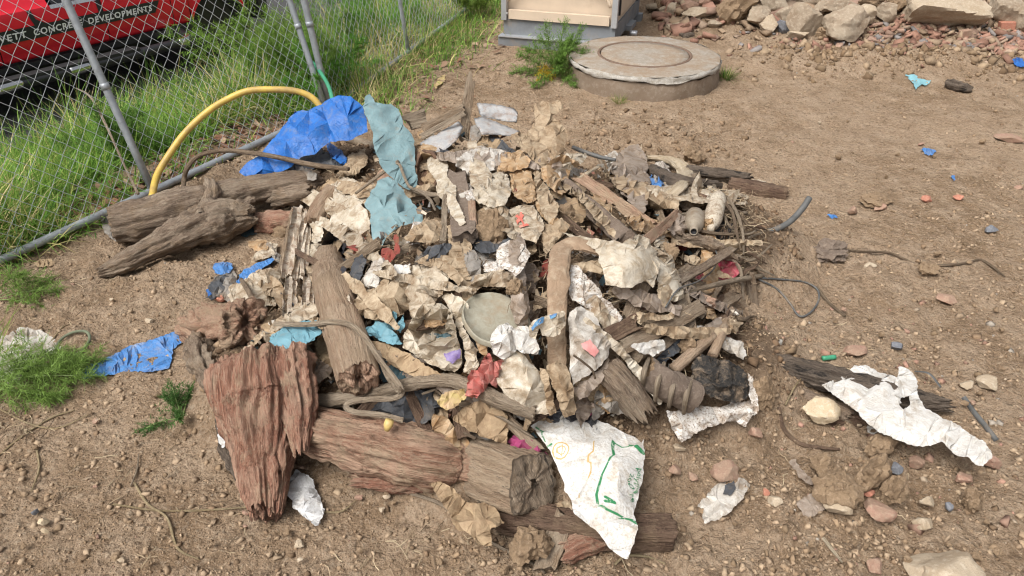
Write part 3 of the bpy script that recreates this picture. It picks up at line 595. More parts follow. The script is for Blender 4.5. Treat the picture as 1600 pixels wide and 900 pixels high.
def plank(name, label, cat, a, b, w, t, mat, seed=1, roll=0., parent=None, group=None, split=.3, up=None):
    """split board from point a to b, width w and thickness t in metres, with chipped ends and a slightly bowed, uneven face"""
    a, b = np.asarray(a, float), np.asarray(b, float); L = np.linalg.norm(b-a); T = (b-a)/L; u = np.asarray(up if up is not None else (O-(a+b)/2), float); B = np.cross(T, u); B /= np.linalg.norm(B); U = np.cross(B, T)
    cr_, sr_ = math.cos(roll), math.sin(roll); B, U = B*cr_+U*sr_, -B*sr_+U*cr_
    ns = max(10, int(L/.02)); xs = np.array([-1, -.92, -.5, 0, .5, .92, 1]); tz = np.array([.65, 1, 1, 1, 1, 1, .65]); prof = [(x, z) for x, z in zip(xs, tz)]+[(x, -z) for x, z in zip(xs[::-1], tz[::-1])]
    n = len(prof); V = []; fib = []
    for i in range(ns):
        s = i/(ns-1); c = a+T*L*s+U*L*.02*math.sin(s*3.1)*(1 if seed % 2 else -1)
        ww = w/2*(1+.14*float(vn(s*L*14, seed, 0, seed))+.06*float(vn(s*L*50, seed, 0, seed)))
        for j, (x, z) in enumerate(prof):
            e = 0.
            if i in (0, ns-1): e = (split*w)*float(vn(x*2.5, seed*1.7, i, seed))*(1 if i else -1)
            zz = z*t/2*(1+.25*float(vn(x*3, s*L*9, 0, seed+3)))
            V.append(c+B*ww*x+U*zz+T*e); fib.append((x*w/2, zz, s*L))
    Fc = [(i*n+j, i*n+(j+1) % n, (i+1)*n+(j+1) % n, (i+1)*n+j) for i in range(ns-1) for j in range(n)]+[tuple(range(n))[::-1], tuple((ns-1)*n+j for j in range(n))]
    o = mesh(name, V, Fc, M[mat], parent, fib=fib)
    try: o.data.set_sharp_from_angle(angle=.7)
    except Exception: pass
    return tag(o, label, cat, group) if label else o
def stuff_mesh(name, V, Fc, tint, mat, label, cat, smooth=False):
    me = bpy.data.meshes.new(name); V = np.asarray(V, np.float32); Fc = np.asarray(Fc, np.int32); k = Fc.shape[1]
    me.vertices.add(len(V)); me.vertices.foreach_set('co', V.ravel()); me.loops.add(Fc.size); me.loops.foreach_set('vertex_index', Fc.ravel())
    me.polygons.add(len(Fc)); me.polygons.foreach_set('loop_start', np.arange(0, Fc.size, k, dtype=np.int32)); me.polygons.foreach_set('loop_total', np.full(len(Fc), k, np.int32))
    at = me.attributes.new('tint', 'FLOAT_COLOR', 'POINT'); at.data.foreach_set('color', np.hstack([tint, np.ones((len(tint), 1))]).astype(np.float32).ravel())
    if smooth: me.polygons.foreach_set('use_smooth', np.ones(len(Fc), bool))
    me.materials.append(M[mat]); me.update(calc_edges=True); me.validate()
    o = bpy.data.objects.new(name, me); COL.objects.link(o); return tag(o, label, cat, None, 'stuff')
# ---- plants
def blades_vf(base, dirs, L, w, droop, seg=3):
    """curved tapering blades; base (n,3), dirs (n,3) unit"""
    n = len(base); side = np.cross(dirs, [0, 0, 1.]); side += RNG.normal(size=side.shape)*.25; side /= np.linalg.norm(side, axis=1)[:, None]+1e-9; V = []
    for k in range(seg+1):
        s = k/seg; c = base+dirs*(L*s)[:, None]; c[:, 2] -= droop*L*s*s; ww = (w*(1-s)**.7*.5+w*.04)[:, None]; V += [c-side*ww, c+side*ww]
    V = np.stack(V, 1).reshape(-1, 3); m = 2*(seg+1); idx = np.arange(n)[:, None, None]*m+np.array([[2*k, 2*k+1, 2*k+3, 2*k+2] for k in range(seg)])[None]
    return V, idx.reshape(-1, 4), m
GREENS = np.array([(.075, .155, .022), (.105, .20, .03), (.14, .22, .04), (.055, .125, .022), (.19, .24, .055), (.33, .29, .12), (.42, .34, .19)])
def tuft(name, label, cat, c, n, L, spread, tints, seed, group=None, w=.004):
    r = np.random.default_rng(seed); root = empty(name, c, label, cat, group)
    for part, q, prob in (('green_blades', n, tints[:-2]), ('dry_blades', max(3, n//5), tints[-2:])):
        a = r.uniform(0, 6.28, q); el = r.uniform(.35, 1.35, q); d = np.stack([np.cos(a)*np.cos(el), np.sin(a)*np.cos(el), np.sin(el)], -1); b = np.asarray(c)+np.stack([np.cos(a)*spread*r.random(q), np.sin(a)*spread*r.random(q), np.full(q, -.01)], -1)
        V, Fc, m = blades_vf(b, d, L*r.uniform(.5, 1.05, q), np.full(q, w), r.uniform(.1, .45, q)); ti = np.repeat(np.asarray(prob)[r.integers(0, len(prob), q)], m, 0)
        me = mesh(part, V, Fc.tolist(), M['blade'], root); at = me.data.attributes.new('tint', 'FLOAT_COLOR', 'POINT'); at.data.foreach_set('color', np.hstack([ti, np.ones((len(ti), 1))]).ravel()); me['kind'] = 'stuff'
    return root
def fennel(name, label, cat, c, fronds, seed, tint=(.105, .20, .035), stem=(.20, .26, .08), thr=.0011, dens=1.0, group=None, tl=.03):
    """feathery plant: each frond a stem with side branches that carry hair-fine leaflets. fronds: list of (direction, length, droop)"""
    r = np.random.default_rng(seed); root = empty(name, c, label, cat, group)
    for d, L, droop in fronds:
        d = np.asarray(d, float); d /= np.linalg.norm(d); s = np.linspace(0, 1, 12)[:, None]; C = np.asarray(c)+d*L*s; C[:, 2] -= (droop*L*s*s)[:, 0]
        tv, tf = tube_vf(C, [.0032*max(1, L/.4)]+[.0022]*10+[.0008], 5, 14); st = mesh('stem', tv, tf, M['stemgreen'], root)
        B = []; D = []; LL = []
        nb = max(6, int(16*dens))
        for i in range(nb):
            u = .28+.72*(i+.5)/nb; p = np.asarray(c)+d*L*u; p[2] -= droop*L*u*u; bl = L*.42*(1.08-u)**.75+.02; tang = d-np.array([0, 0, 2*droop*u])
            for sg in (0, 1, 2):
                bd = tang/np.linalg.norm(tang)*.8+r.normal(size=3)*.55; bd /= np.linalg.norm(bd); k = max(4, int(12*dens))
                for j in range(k):
                    v = (j+.5)/k; q = p+bd*bl*v
                    for _ in range(3):
                        td = bd*.7+r.normal(size=3)*.55; td /= np.linalg.norm(td); B.append(q); D.append(td); LL.append(tl*r.uniform(.5, 1.1)*(1.1-.4*v))
        B, D, LL = np.array(B), np.array(D), np.array(LL); V, Fc, m = blades_vf(B, D, LL, np.full(len(B), thr*2), r.uniform(0, .3, len(B)), 1)
        ti = np.repeat(np.asarray(tint)*r.uniform(.65, 1.35, len(B))[:, None], m, 0); fr = mesh('frond', V, Fc.tolist(), M['blade'], root)
        at = fr.data.attributes.new('tint', 'FLOAT_COLOR', 'POINT'); at.data.foreach_set('color', np.hstack([ti, np.ones((len(ti), 1))]).ravel()); fr['kind'] = 'stuff'
    return root
M['stemgreen'] = m_plain('green_stem', (.17, .23, .07), .55, 0, .2)
# ------------------------------------------------------------------ ground: one sheet, fine near the heap, running out to the horizon
def fine(x, y):
    d1, k1 = worley(x*17, y*17, 11); d2, k2 = worley(x*42, y*42, 12); m = np.clip(.55+.8*vn(x*1.9, y*1.9, 0, 14), .12, 1.2)
    z = m*(.022*np.clip(.5-d1, 0, 1)*(k1 > 0)*(1+k1)+.013*np.clip(.55-d2, 0, 1)*(k2 > -.4)) + .013*fbm(x*6, y*6, 0, 15, 4, .62)*m+.016*np.abs(vn(x*2.6, y*2.6, 0, 18))*vn(x*8, y*8, 1, 19)+.004*fbm(x*45, y*45, 0, 16, 2)
    return z*(1-.65*sstep(.1, .25, tfast(x, y)))
def build_ground():
    ys = [.75]
    while ys[-1] < 9.2: ys.append(ys[-1]+.0065*max(1.2, ys[-1])**.95)
    ys = np.array([-60, -25, -8, -2, .2]+ys+[9.6, 10.2, 11, 13, 17, 25, 45, 90, 160]); xs = np.r_[[-120, -60, -30, -15, -8, -5.5, -4.6], np.arange(-4, 5.6, .0135), [6, 7, 9, 14, 30, 60, 120]]
    X, Y = np.meshgrid(xs, ys); Z = floor_z(X, Y)
    near = (X > -4) & (X < 5.6) & (Y > .7) & (Y < 9.4) & (outward(X, Y) < .9); Z = Z+np.where(near, fine(X, Y), 0)
    nx, ny = len(xs), len(ys); V = np.stack([X, Y, Z], -1).reshape(-1, 3); i = np.arange((ny-1)*(nx-1)); r, c = i//(nx-1), i % (nx-1); a = r*nx+c
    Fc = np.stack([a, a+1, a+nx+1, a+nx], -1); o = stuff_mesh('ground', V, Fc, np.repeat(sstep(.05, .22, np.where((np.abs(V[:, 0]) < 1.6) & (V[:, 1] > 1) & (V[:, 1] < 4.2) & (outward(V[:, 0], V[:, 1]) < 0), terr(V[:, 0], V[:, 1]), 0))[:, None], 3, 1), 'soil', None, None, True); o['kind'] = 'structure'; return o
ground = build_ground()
# road beyond the verge
def strip(d0, d1, s0, s1, z, name, mat, n=60):
    V = []; 
    for i in range(n+1):
        s = s0+(s1-s0)*i/n
        for d in (d0, d1): q = FR0+FU*s+FN*d; V.append((q[0], q[1], z))
    o = mesh(name, V, [(2*i, 2*i+2, 2*i+3, 2*i+1) for i in range(n)], M[mat]); o['kind'] = 'structure'; return o
strip(1.85, 7.5, -30, 40, ROADZ+.035, 'road', 'asphalt')
mh0 = P(1007, 84, h=.135)
# ------------------------------------------------------------------ crumbs of soil too many to count
def clods(n, name, smin, smax, region, tints, label, mask=None, flat=.75, bury=.3, seed=3):
    r = np.random.default_rng(seed); SV = np.array([(-1, -1, -1), (1, -1, -1), (1, 1, -1), (-1, 1, -1), (-1, -1, 1), (1, -1, 1), (1, 1, 1), (-1, 1, 1)], float)*.68; SF = np.array([(0, 3, 2), (0, 2, 1), (4, 5, 6), (4, 6, 7), (0, 1, 5), (0, 5, 4), (1, 2, 6), (1, 6, 5), (2, 3, 7), (2, 7, 6), (3, 0, 4), (3, 4, 7)])
    x, y = region(r, n); 
    if mask is not None: k = mask(x, y, r); x, y = x[k], y[k]
    n = len(x); s = smin*(smax/smin)**(r.random(n)**3.4); nv = len(SV)
    D = SV[None]*(1+r.uniform(-.5, .5, (n, nv, 3)))*np.stack([s*r.uniform(.7, 1.3, n), s*r.uniform(.7, 1.2, n), s*flat*r.uniform(.6, 1.1, n)], -1)[:, None]
    qn = r.normal(size=(n, 4))*[1, .45, .45, 1]; qn /= np.linalg.norm(qn, axis=1)[:, None]; w_, x_, y_, z_ = qn.T; R = np.stack([np.stack([1-2*(y_*y_+z_*z_), 2*(x_*y_-z_*w_), 2*(x_*z_+y_*w_)], -1), np.stack([2*(x_*y_+z_*w_), 1-2*(x_*x_+z_*z_), 2*(y_*z_-x_*w_)], -1), np.stack([2*(x_*z_-y_*w_), 2*(y_*z_+x_*w_), 1-2*(x_*x_+y_*y_)], -1)], 1)
    D = np.einsum('nij,nvj->nvi', R, D); z = floor_z(x, y)+fine(x, y)+s*flat*(1-2*bury)*.6; V = D+np.stack([x, y, z], -1)[:, None]
    Fc = SF[None]+(np.arange(n)*nv)[:, None, None]; t = np.asarray(tints)[r.integers(0, len(tints), n)]*r.uniform(.75, 1.2, (n, 1)); return stuff_mesh(name, V.reshape(-1, 3), Fc.reshape(-1, 3), np.repeat(t, nv, 0), 'clod', label, None, False)
SOILT = [(.31, .222, .145), (.27, .19, .12), (.36, .265, .18), (.33, .245, .165), (.22, .15, .095), (.37, .275, .185)]
STONET = SOILT+[(.37, .29, .21), (.31, .27, .225), (.35, .26, .175), (.30, .19, .14)]
def reg_near(r, n):
    y = .9+(7.6-.9)*r.random(n)**1.9; x = r.uniform(-1, 1, n)*(.55+y*.78); return x, y
def on_site(x, y, r): return (outward(x, y) < .12+.1*r.random(len(x))) & (r.random(len(x)) < .30+.75*np.clip(vn(x*2.3, y*2.3, 0, 61)+.35*vn(x*6, y*6, 0, 62)+.25, 0, 1))
clods(90000, 'soil_crumbs', .0024, .0125, reg_near, SOILT, 'loose brown soil crumbs strewn over the bare ground', on_site, seed=3)
clods(2200, 'gravel', .003, .009, reg_near, STONET, 'small mixed pebbles and grit lying on the soil', on_site, seed=4)
def reg_right(r, n):
    y = 1.2+r.random(n)*2.2; x = .75+r.random(n)*1.7; return x, y
clods(1100, 'brick_grit', .005, .02, reg_right, STONET+[(.34, .20, .15), (.37, .22, .16), (.30, .18, .13)], 'small stones and brick crumbs right of the heap', lambda x, y, r: (np.hypot((x-1.25)/.8, (y-1.75)/.6) < 1+.3*r.random(len(x))), seed=5)
def reg_mound(r, n): return r.uniform(-1.25, 1.4, n), r.uniform(1.25, 3.9, n)
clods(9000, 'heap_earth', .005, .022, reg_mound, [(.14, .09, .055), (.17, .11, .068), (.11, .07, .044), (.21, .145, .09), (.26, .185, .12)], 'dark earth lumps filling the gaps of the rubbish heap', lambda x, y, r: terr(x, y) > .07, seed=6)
def reg_berm(r, n): return r.uniform(1.5, 5.2, n), 5.72+.2*r.normal(size=n)
clods(1700, 'berm_clods', .008, .045, reg_berm, [(.22, .15, .09), (.27, .19, .12), (.18, .12, .073), (.32, .235, .155)], 'coarse earth clods of the low berm before the brick rubble', lambda x, y, r: x > 1.7+.5*r.random(len(x)), seed=8)
def reg_dug(r, n): return .75+.42*r.normal(size=n), 4.25+.28*r.normal(size=n)
clods(800, 'dug_clods', .004, .022, reg_dug, [(.20, .135, .083), (.26, .18, .115), (.31, .225, .15)], 'dug up earth clods between the manhole and the heap', lambda x, y, r: np.hypot(x-mh0[0], y-mh0[1]) > .56, seed=9)
# brick rubble in front of the concrete lumps
def shards(n, name, region, smin, smax, tints, label, seed):
    r = np.random.default_rng(seed); x, y = region(r, n); sv = np.array([(-1, -1, -1), (1, -1, -1), (1, 1, -1), (-1, 1, -1), (-1, -1, 1), (1, -1, 1), (1, 1, 1), (-1, 1, 1)], float); sf = np.array([(0, 3, 2, 1), (4, 5, 6, 7), (0, 1, 5, 4), (1, 2, 6, 5), (2, 3, 7, 6), (3, 0, 4, 7)])
    s = smin+(smax-smin)*r.random(n)**2; D = sv[None]*np.stack([s, s*r.uniform(.4, .8, n), s*r.uniform(.15, .45, n)], -1)[:, None]*(1+r.uniform(-.35, .35, (n, 8, 1)))
    from mathutils import Euler
    R = np.array([np.array(Euler((r.uniform(-.7, .7), r.uniform(-.7, .7), r.uniform(0, 6.28))).to_matrix()) for _ in range(n)]); D = np.einsum('nij,nvj->nvi', R, D)
    V = D+np.stack([x, y, terr(x, y)+s*.35], -1)[:, None]; t = np.asarray(tints)[r.integers(0, len(tints), n)]*r.uniform(.7, 1.2, (n, 1))
    return stuff_mesh(name, V.reshape(-1, 3), (sf[None]+(np.arange(n)*8)[:, None, None]).reshape(-1, 4), np.repeat(t, 8, 0), 'clod', label, None)
BRT = [(.29, .165, .12), (.33, .19, .14), (.25, .14, .10), (.30, .20, .15), (.33, .245, .18), (.27, .15, .11), (.28, .20, .135)]
def reg_rub(r, n): return 2.9+1.15*r.normal(size=n)*.8+.9, 6.22+.24*r.normal(size=n)
shards(1500, 'brick_rubble', reg_rub, .012, .05, BRT+[(.22, .20, .19), (.30, .22, .15)], 'broken red brick rubble spread before the concrete lumps', 21)
def reg_bank(r, n): return r.uniform(1.3, 6.2, n), r.uniform(6.5, 9.2, n)
shards(1600, 'bank_rubble', reg_bank, .02, .09, BRT+[(.30, .23, .16), (.36, .29, .21), (.25, .18, .12)], 'mixed broken masonry on the bank behind the lumps', 22)
# ------------------------------------------------------------------ grass along the fence
def grass():
    r = np.random.default_rng(31); n = 64000; Bs = []; 
    s = r.uniform(-1.2, 2.4, n); d = r.uniform(-.03, 1.95, n); d = np.where(r.random(n) < .25, d*.3, d); q = FR0+FU*s[:, None]+FN*d[:, None]; den = vn(q[:, 0]*3, q[:, 1]*3, 0, 33)
    litter = (d < .42) & (s > .35) & (s < 1.9); k = (r.random(n) < np.where(litter, .16, .75)+.3*den) & (r.random(n) < np.where(d < .05, .25, 1)); q1 = q[k]
    n2 = 26000; s2 = r.uniform(0, 4.6, n2); d2 = np.where(r.random(n2) < .72, r.uniform(-.05, 1.6, n2), -np.abs(r.normal(size=n2))*.24); w2 = F2+FU2*s2[:, None]+FN2*d2[:, None]; k2 = r.random(n2) < .62+.5*vn(w2[:, 0]*2.5, w2[:, 1]*2.5, 0, 35); q2 = w2[k2]
    q = np.vstack([q1, q2]); n = len(q); z = terr(q[:, 0], q[:, 1]); dd = outward(q[:, 0], q[:, 1]); patch = vn(q[:, 0]*2.2, q[:, 1]*2.2, 0, 36)
    clump = np.floor(q*14); a = r.uniform(0, 6.28, n)+0*clump[:, 0]; el = r.uniform(.55, 1.45, n); D = np.stack([np.cos(a)*np.cos(el), np.sin(a)*np.cos(el), np.sin(el)], -1); D[:, 0] += .18
    L = (.13+.28*r.random(n)**1.3)*(1+.4*patch)*np.where(dd > .15, 1.15+.25*np.clip(dd-.6, 0, 1), .7); V, Fc, m = blades_vf(np.stack([q[:, 0], q[:, 1], z-.01], -1), D/np.linalg.norm(D, axis=1)[:, None], L, .004+.005*r.random(n), r.uniform(.05, .75, n), 3)
    p = r.random(n)+.28*patch; idx = np.where(p < .40, r.integers(0, 4, n), np.where(p < .78, r.integers(1, 5, n), np.where(p < .92, 5, 6))); t = GREENS[idx]*r.uniform(1.3, 2.3, (n, 1)); return stuff_mesh('grass', V, Fc, np.repeat(t, m, 0), 'blade', 'long green and straw coloured grass along the wire fence', None, True)
grass()
def leaf_litter():
    r = np.random.default_rng(41); n = 900; s = r.uniform(-.1, 2.0, n); d = np.abs(r.normal(size=n))*.24+.02; q = FR0+FU*s[:, None]+FN*d[:, None]; q[600:] = F2+FU2*r.uniform(.2, 2.8, 300)[:, None]-FN2*np.abs(r.normal(size=300)*.35)[:, None]
    L = r.uniform(.014, .042, n); a = r.uniform(0, 6.28, n); u = np.stack([np.cos(a), np.sin(a), r.uniform(-.5, .5, n)], -1); w = np.stack([-np.sin(a), np.cos(a), r.uniform(-.6, .6, n)], -1)*.6; c = np.stack([q[:, 0], q[:, 1], terr(q[:, 0], q[:, 1])+r.uniform(.006, .03, n)], -1); up = np.array([0, 0, 1.])
    V = np.stack([c-u*L[:, None], c-u*.2*L[:, None]-w*L[:, None]*.8+up*(.3*L*r.random(n))[:, None], c+u*L[:, None]+up*(.35*L*r.random(n))[:, None], c-u*.1*L[:, None]+w*L[:, None]*.9+up*(.3*L*r.random(n))[:, None]], 1).reshape(-1, 3); i = np.arange(n)[:, None]*4
    Fc = np.vstack([i+[0, 1, 2], i+[0, 2, 3]]); t = np.array([(.21, .12, .075), (.30, .19, .125), (.36, .25, .17), (.16, .095, .06), (.26, .13, .08)])[r.integers(0, 5, n)]*r.uniform(.8, 1.2, (n, 1)); stuff_mesh('leaf_litter', V, Fc, np.repeat(t, 4, 0), 'litter', 'brown fallen leaves matted along the fence foot', None)
leaf_litter()
# ------------------------------------------------------------------ wire fence
def P3(q2, z): return np.array([q2[0], q2[1], z])
def fence_panel(base0, u, nrm, length, lean, label, posts, height=1.75, hz=.035, z0=None):
    lr = math.radians(lean); up = np.array([nrm[0]*math.sin(lr), nrm[1]*math.sin(lr), math.cos(lr)]); u3 = np.array([u[0], u[1], 0]); zg = lambda s: hz
    b0 = np.array([base0[0], base0[1], hz]); root = empty('fence_panel', b0, label, 'fence', 'wire fence panels along the verge'); pt = lambda s, w, o=0: b0+u3*s+up*w+np.cross(u3, up)*o
    tube('bottom_rail', [pt(-.01, 0), pt(length+.01, 0)], .0185, M['galv'], parent=root, n=12, ns=8); tube('top_rail', [pt(-.01, height), pt(length+.01, height)], .0185, M['galv'], parent=root, n=12, ns=8)
    for s, r in posts:
        tube('post', [pt(s, .0), pt(s, height)], r, M['galv'], parent=root, n=12, ns=8)
        V, Fc = tube_vf([pt(s, .52), pt(s, .55)], r+.003, 12, 3); mesh('clamp', V, Fc, M['galv'], root)
    a = .0375; hgt = height-.02; k = int(hgt/a); ns = int(length/a)
    V = []; rr = .0017
    for i in range(k+1):
        sx = (a/2+.0012)*(1 if i % 2 else -1); w = .01+i*a; off = .0022*(1 if i % 2 else -1)
        for (dx, dy) in ((rr, 0), (0, rr), (-rr, 0), (0, -rr)): V.append(u3*(sx+dx)+up*w+np.cross(u3, up)*(off+dy))
    Fc = [(4*i+j, 4*i+(j+1) % 4, 4*i+4+(j+1) % 4, 4*i+4+j) for i in range(k) for j in range(4)]; me = None
    for j in range(ns):
        flip = j % 2
        if me is None or (flip and me2 is None):
            VV = np.array(V)
            if flip:
                VV = VV - 2*np.outer(VV@u3, u3)
            w = mesh('wire', VV, Fc, M['wire'], world=False); w.parent = root
            if flip: me2 = w.data
            else: me = w.data; me2 = None
        else:
            w = bpy.data.objects.new('wire', me2 if flip else me); COL.objects.link(w); w.parent = root
        w.location = u3*(a*(j+.5))+up*random.uniform(-.002, .002)
    return root
fence_panel(FR0+FU*-.75, FU, FN, 2.87, 14, 'leaning wire mesh panel of grey pipe in front of red truck', [(0.0, .018), (.75+.783, .0185), (2.87, .019)])
fence_panel(F2+FU2*.02, FU2, FN2, 3.0, 6, 'second wire mesh panel running back towards the beige booth', [(0.03, .021), (1.44, .016), (3.0, .018)])
# ------------------------------------------------------------------ red truck on the road
KT = 1.3
def truck():
    tu = np.array([.54486, .83853, 0]); tn = np.array([-.83853, .54486, 0]); A = O+KT*(np.array([-2.80928, 4.02606, .48])-O)
    zs = lambda z: CAMH+KT*(z-CAMH); W_ = 1.85
    root = empty('pickup_truck', A*[1, 1, 0]+[0, 0, ROADZ], 'red crew cab truck with black lettered stripe parked behind the wire fence', 'truck')
    pt = lambda s, z, o=0: A*[1, 1, 0]+tu*s*KT+tn*o+np.array([0, 0, zs(z)])
    # body side: profile swept along the length (from far left of the frame to the wheel arch)
    prof = [(.475, .04), (.485, .012), (.50, 0), (.515, .004), (.525, -.004), (.60, -.012), (.70, -.008), (.735, .0), (.76, .03), (1.05, .16), (1.12, .22)]
    s0, s1 = -1.9, 1.235
    def sweep(pr, sa, sb, name, mat, n=2, parent=root, off=0.):
        V = []; 
        for i in range(n):
            s = sa+(sb-sa)*i/(n-1)
            for z, o in pr: V.append(pt(s, z, o+off))
        k = len(pr); return mesh(name, V, [(i*k+j, (i+1)*k+j, (i+1)*k+j+1, i*k+j+1) for i in range(n-1) for j in range(k-1)], M[mat], parent)
    low = [p for p in prof if p[0] <= .7351]
    gaps = [-1.15, -.12, .735, 1.12]
    edges = [s0, -.95, .025, .655, 1.108, 1.235]
    names = ['rear_side_panel', 'rear_door', 'centre_panel', 'front_door', 'front_wing']
    for a, b, nm in zip(edges[:-1], edges[1:], names):
        sweep(low, a+.003, b-.003, nm, 'redpaint')
        MB().box(pt((a+b)/2, .452, .05), [tu, tn, (0, 0, 1)], ((b-a)/2*KT, .05, .02)).build('sill', M['blackpaint'], root)
    # upper body: pillars, windows
    for a, b in ((-.94, .02), (.36, .63), (.67, 1.02)):
        g = [(.735, -.001), (.76, .03), (1.03, .15)]; sweep(g, a+.02, b-.02, 'window', 'glass')
        sweep([(.722, -.013), (.742, -.006)], a, b, 'window_trim', 'chrome')
    for a, b in ((-1.9, -.94), (.02, .36), (.63, .67), (1.02, 1.235)): sweep([p for p in prof if p[0] >= .7349], a, b, 'pillar', 'redpaint')
    MB().box(pt(-.35, 1.10, .22+W_/2-.22), [tu, tn, (0, 0, 1)], (1.55*KT, W_/2-.24, .03)).build('roof', M['redpaint'], root)
    MB().box(pt(-.35, .78, W_/2+.1), [tu, tn, (0, 0, 1)], (1.54*KT, W_/2-.12, .40)).build('cab_interior', M['blackpaint'], root)
    MB().box(pt(-.3, .44, W_/2+.04), [tu, tn, (0, 0, 1)], (1.75*KT, W_/2-.15, .10)).build('chassis', M['rubber'], root)
    # lettered stripe
    st = sweep([(.588, -.0165), (.655, -.0165)], s0, .985, 'lettered_stripe', 'blackpaint', parent=root)
    V = [pt(.985, .588, -.0165), pt(1.03, .655, -.0165), pt(.985, .655, -.0165)]; mesh('stripe_end', V, [(0, 1, 2)], M['blackpaint'], root)
    V = [pt(.245, .654, -.0165), pt(.31, .654, -.0165), pt(.262, .685, -.015), pt(.25, .735, -.006), pt(.228, .735, -.006), pt(.235, .685, -.015)]; mesh('stripe_curve', V, [(0, 1, 2, 5), (5, 2, 3, 4)], M['blackpaint'], root)
    V = [pt(.625, .654, -.0165), pt(.65, .654, -.0165), pt(.65, .735, -.006), pt(.625, .735, -.006)]; mesh('stripe_bar', V, [(0, 1, 2, 3)], M['blackpaint'], root)
    for word, sa, sb in (('VETT', .040, .190), ('CONCRETE', .226, .512), ('DEVELOPMENTS', .545, .968)):
        V, Fc = text_mesh(word, .12, 1.16, .022); w = V[:, 0].max()-V[:, 0].min(); hh = .69
        V2 = np.array([pt(sa+(v[0]-V[:, 0].min())/w*(sb-sa), .604+v[1]/hh*.032, -.0185) for v in V]); mesh('lettering', V2, Fc, M['lettering'], root, smooth=False)
    # door gaps read through the 6 mm shut lines; side step
    V, Fc = tube_vf([pt(-1.9, .40, -.14), pt(1.02, .40, -.14), pt(1.10, .405, -.13), pt(1.13, .42, -.08), pt(1.13, .44, .1)], .04, 12, 40); mesh('side_step', V, Fc, M['blackpaint'], root)
    for a, b in ((.30, .42), (-.12, .03), (1.03, 1.13)): 
        V, Fc = tube_vf([pt(a, .40, -.142), pt((a+b)/2, .402, -.143), pt(b, .404 if b < 1 else .415, -.142 if b < 1 else -.10)], .0415, 12, 8); mesh('step_collar', V, Fc, M['chrome'], root)
    MB().box(pt(-.2, .428, -.12), [tu, tn, (0, 0, 1)], (.95*KT, .05, .012)).build('step_pad', M['rubber'], root)
    # wheels
    for s, o in ((1.46, .16), (1.46, W_-.1), (-2.2, .16), (-2.2, W_-.1)):
        r = .37; cc = np.array([*pt(s, .5, o)[:2], ROADZ+r]); ang = np.linspace(0, 2*math.pi, 40, endpoint=False); V = []; pr = [(.55, -.10), (.93, -.125), (1.0, -.09), (1.0, .09), (.93, .125), (.55, .10)]
        for a in ang:
            for k, (rr, wo) in enumerate(pr): V.append(cc+(tu*math.cos(a)+np.array([0, 0, 1])*math.sin(a))*r*rr+tn*wo)
        n = len(pr); wheel = mesh('wheel', V, [(i*n+j, ((i+1) % 40)*n+j, ((i+1) % 40)*n+j+1, i*n+j+1) for i in range(40) for j in range(n-1)], M['rubber'], root)
        V = [cc+tn*(-.075)]+[cc+(tu*math.cos(a)+np.array([0, 0, 1])*math.sin(a))*r*.56-tn*.085 for a in ang]; rim = mesh('rim', np.array(V), [(0, i+1, (i+1) % 40+1) for i in range(40)], M['blackpaint'], wheel)
    # wheel arch flap, front wing and nose
    V = [pt(1.235, .76, 0), pt(1.235, .36, .02), pt(1.235, .36, .5), pt(1.235, .76, .5)]; mesh('mudguard', V, [(0, 1, 2, 3)], M['rubber'], root)
    ar = [(1.235+.225-.225*math.cos(a), .40+.24*math.sin(a)) for a in np.linspace(.3, math.pi-.3, 14)]
    V = [pt(s, z, 0) for s, z in ar]+[pt(s, z, .3) for s, z in ar]; mesh('wheel_arch', V, [(i, i+1, 15+i, 14+i) for i in range(13)], M['blackpaint'], root)
    V = [pt(s, z, -.002) for s, z in ar]+[pt(s, .80, .02) for s, z in ar]; mesh('front_wing', V, [(i, i+1, 15+i, 14+i) for i in range(13)], M['redpaint'], root)
    MB().box(pt(1.55, .86, W_/2), [tu, tn, (0, 0, 1)], (.33*KT, W_/2-.03, .07)).build('bonnet', M['redpaint'], root); MB().box(pt(1.87, .55, W_/2), [tu, tn, (0, 0, 1)], (.05, W_/2-.05, .22)).build('front_bumper', M['blackpaint'], root)
    return root
truck()
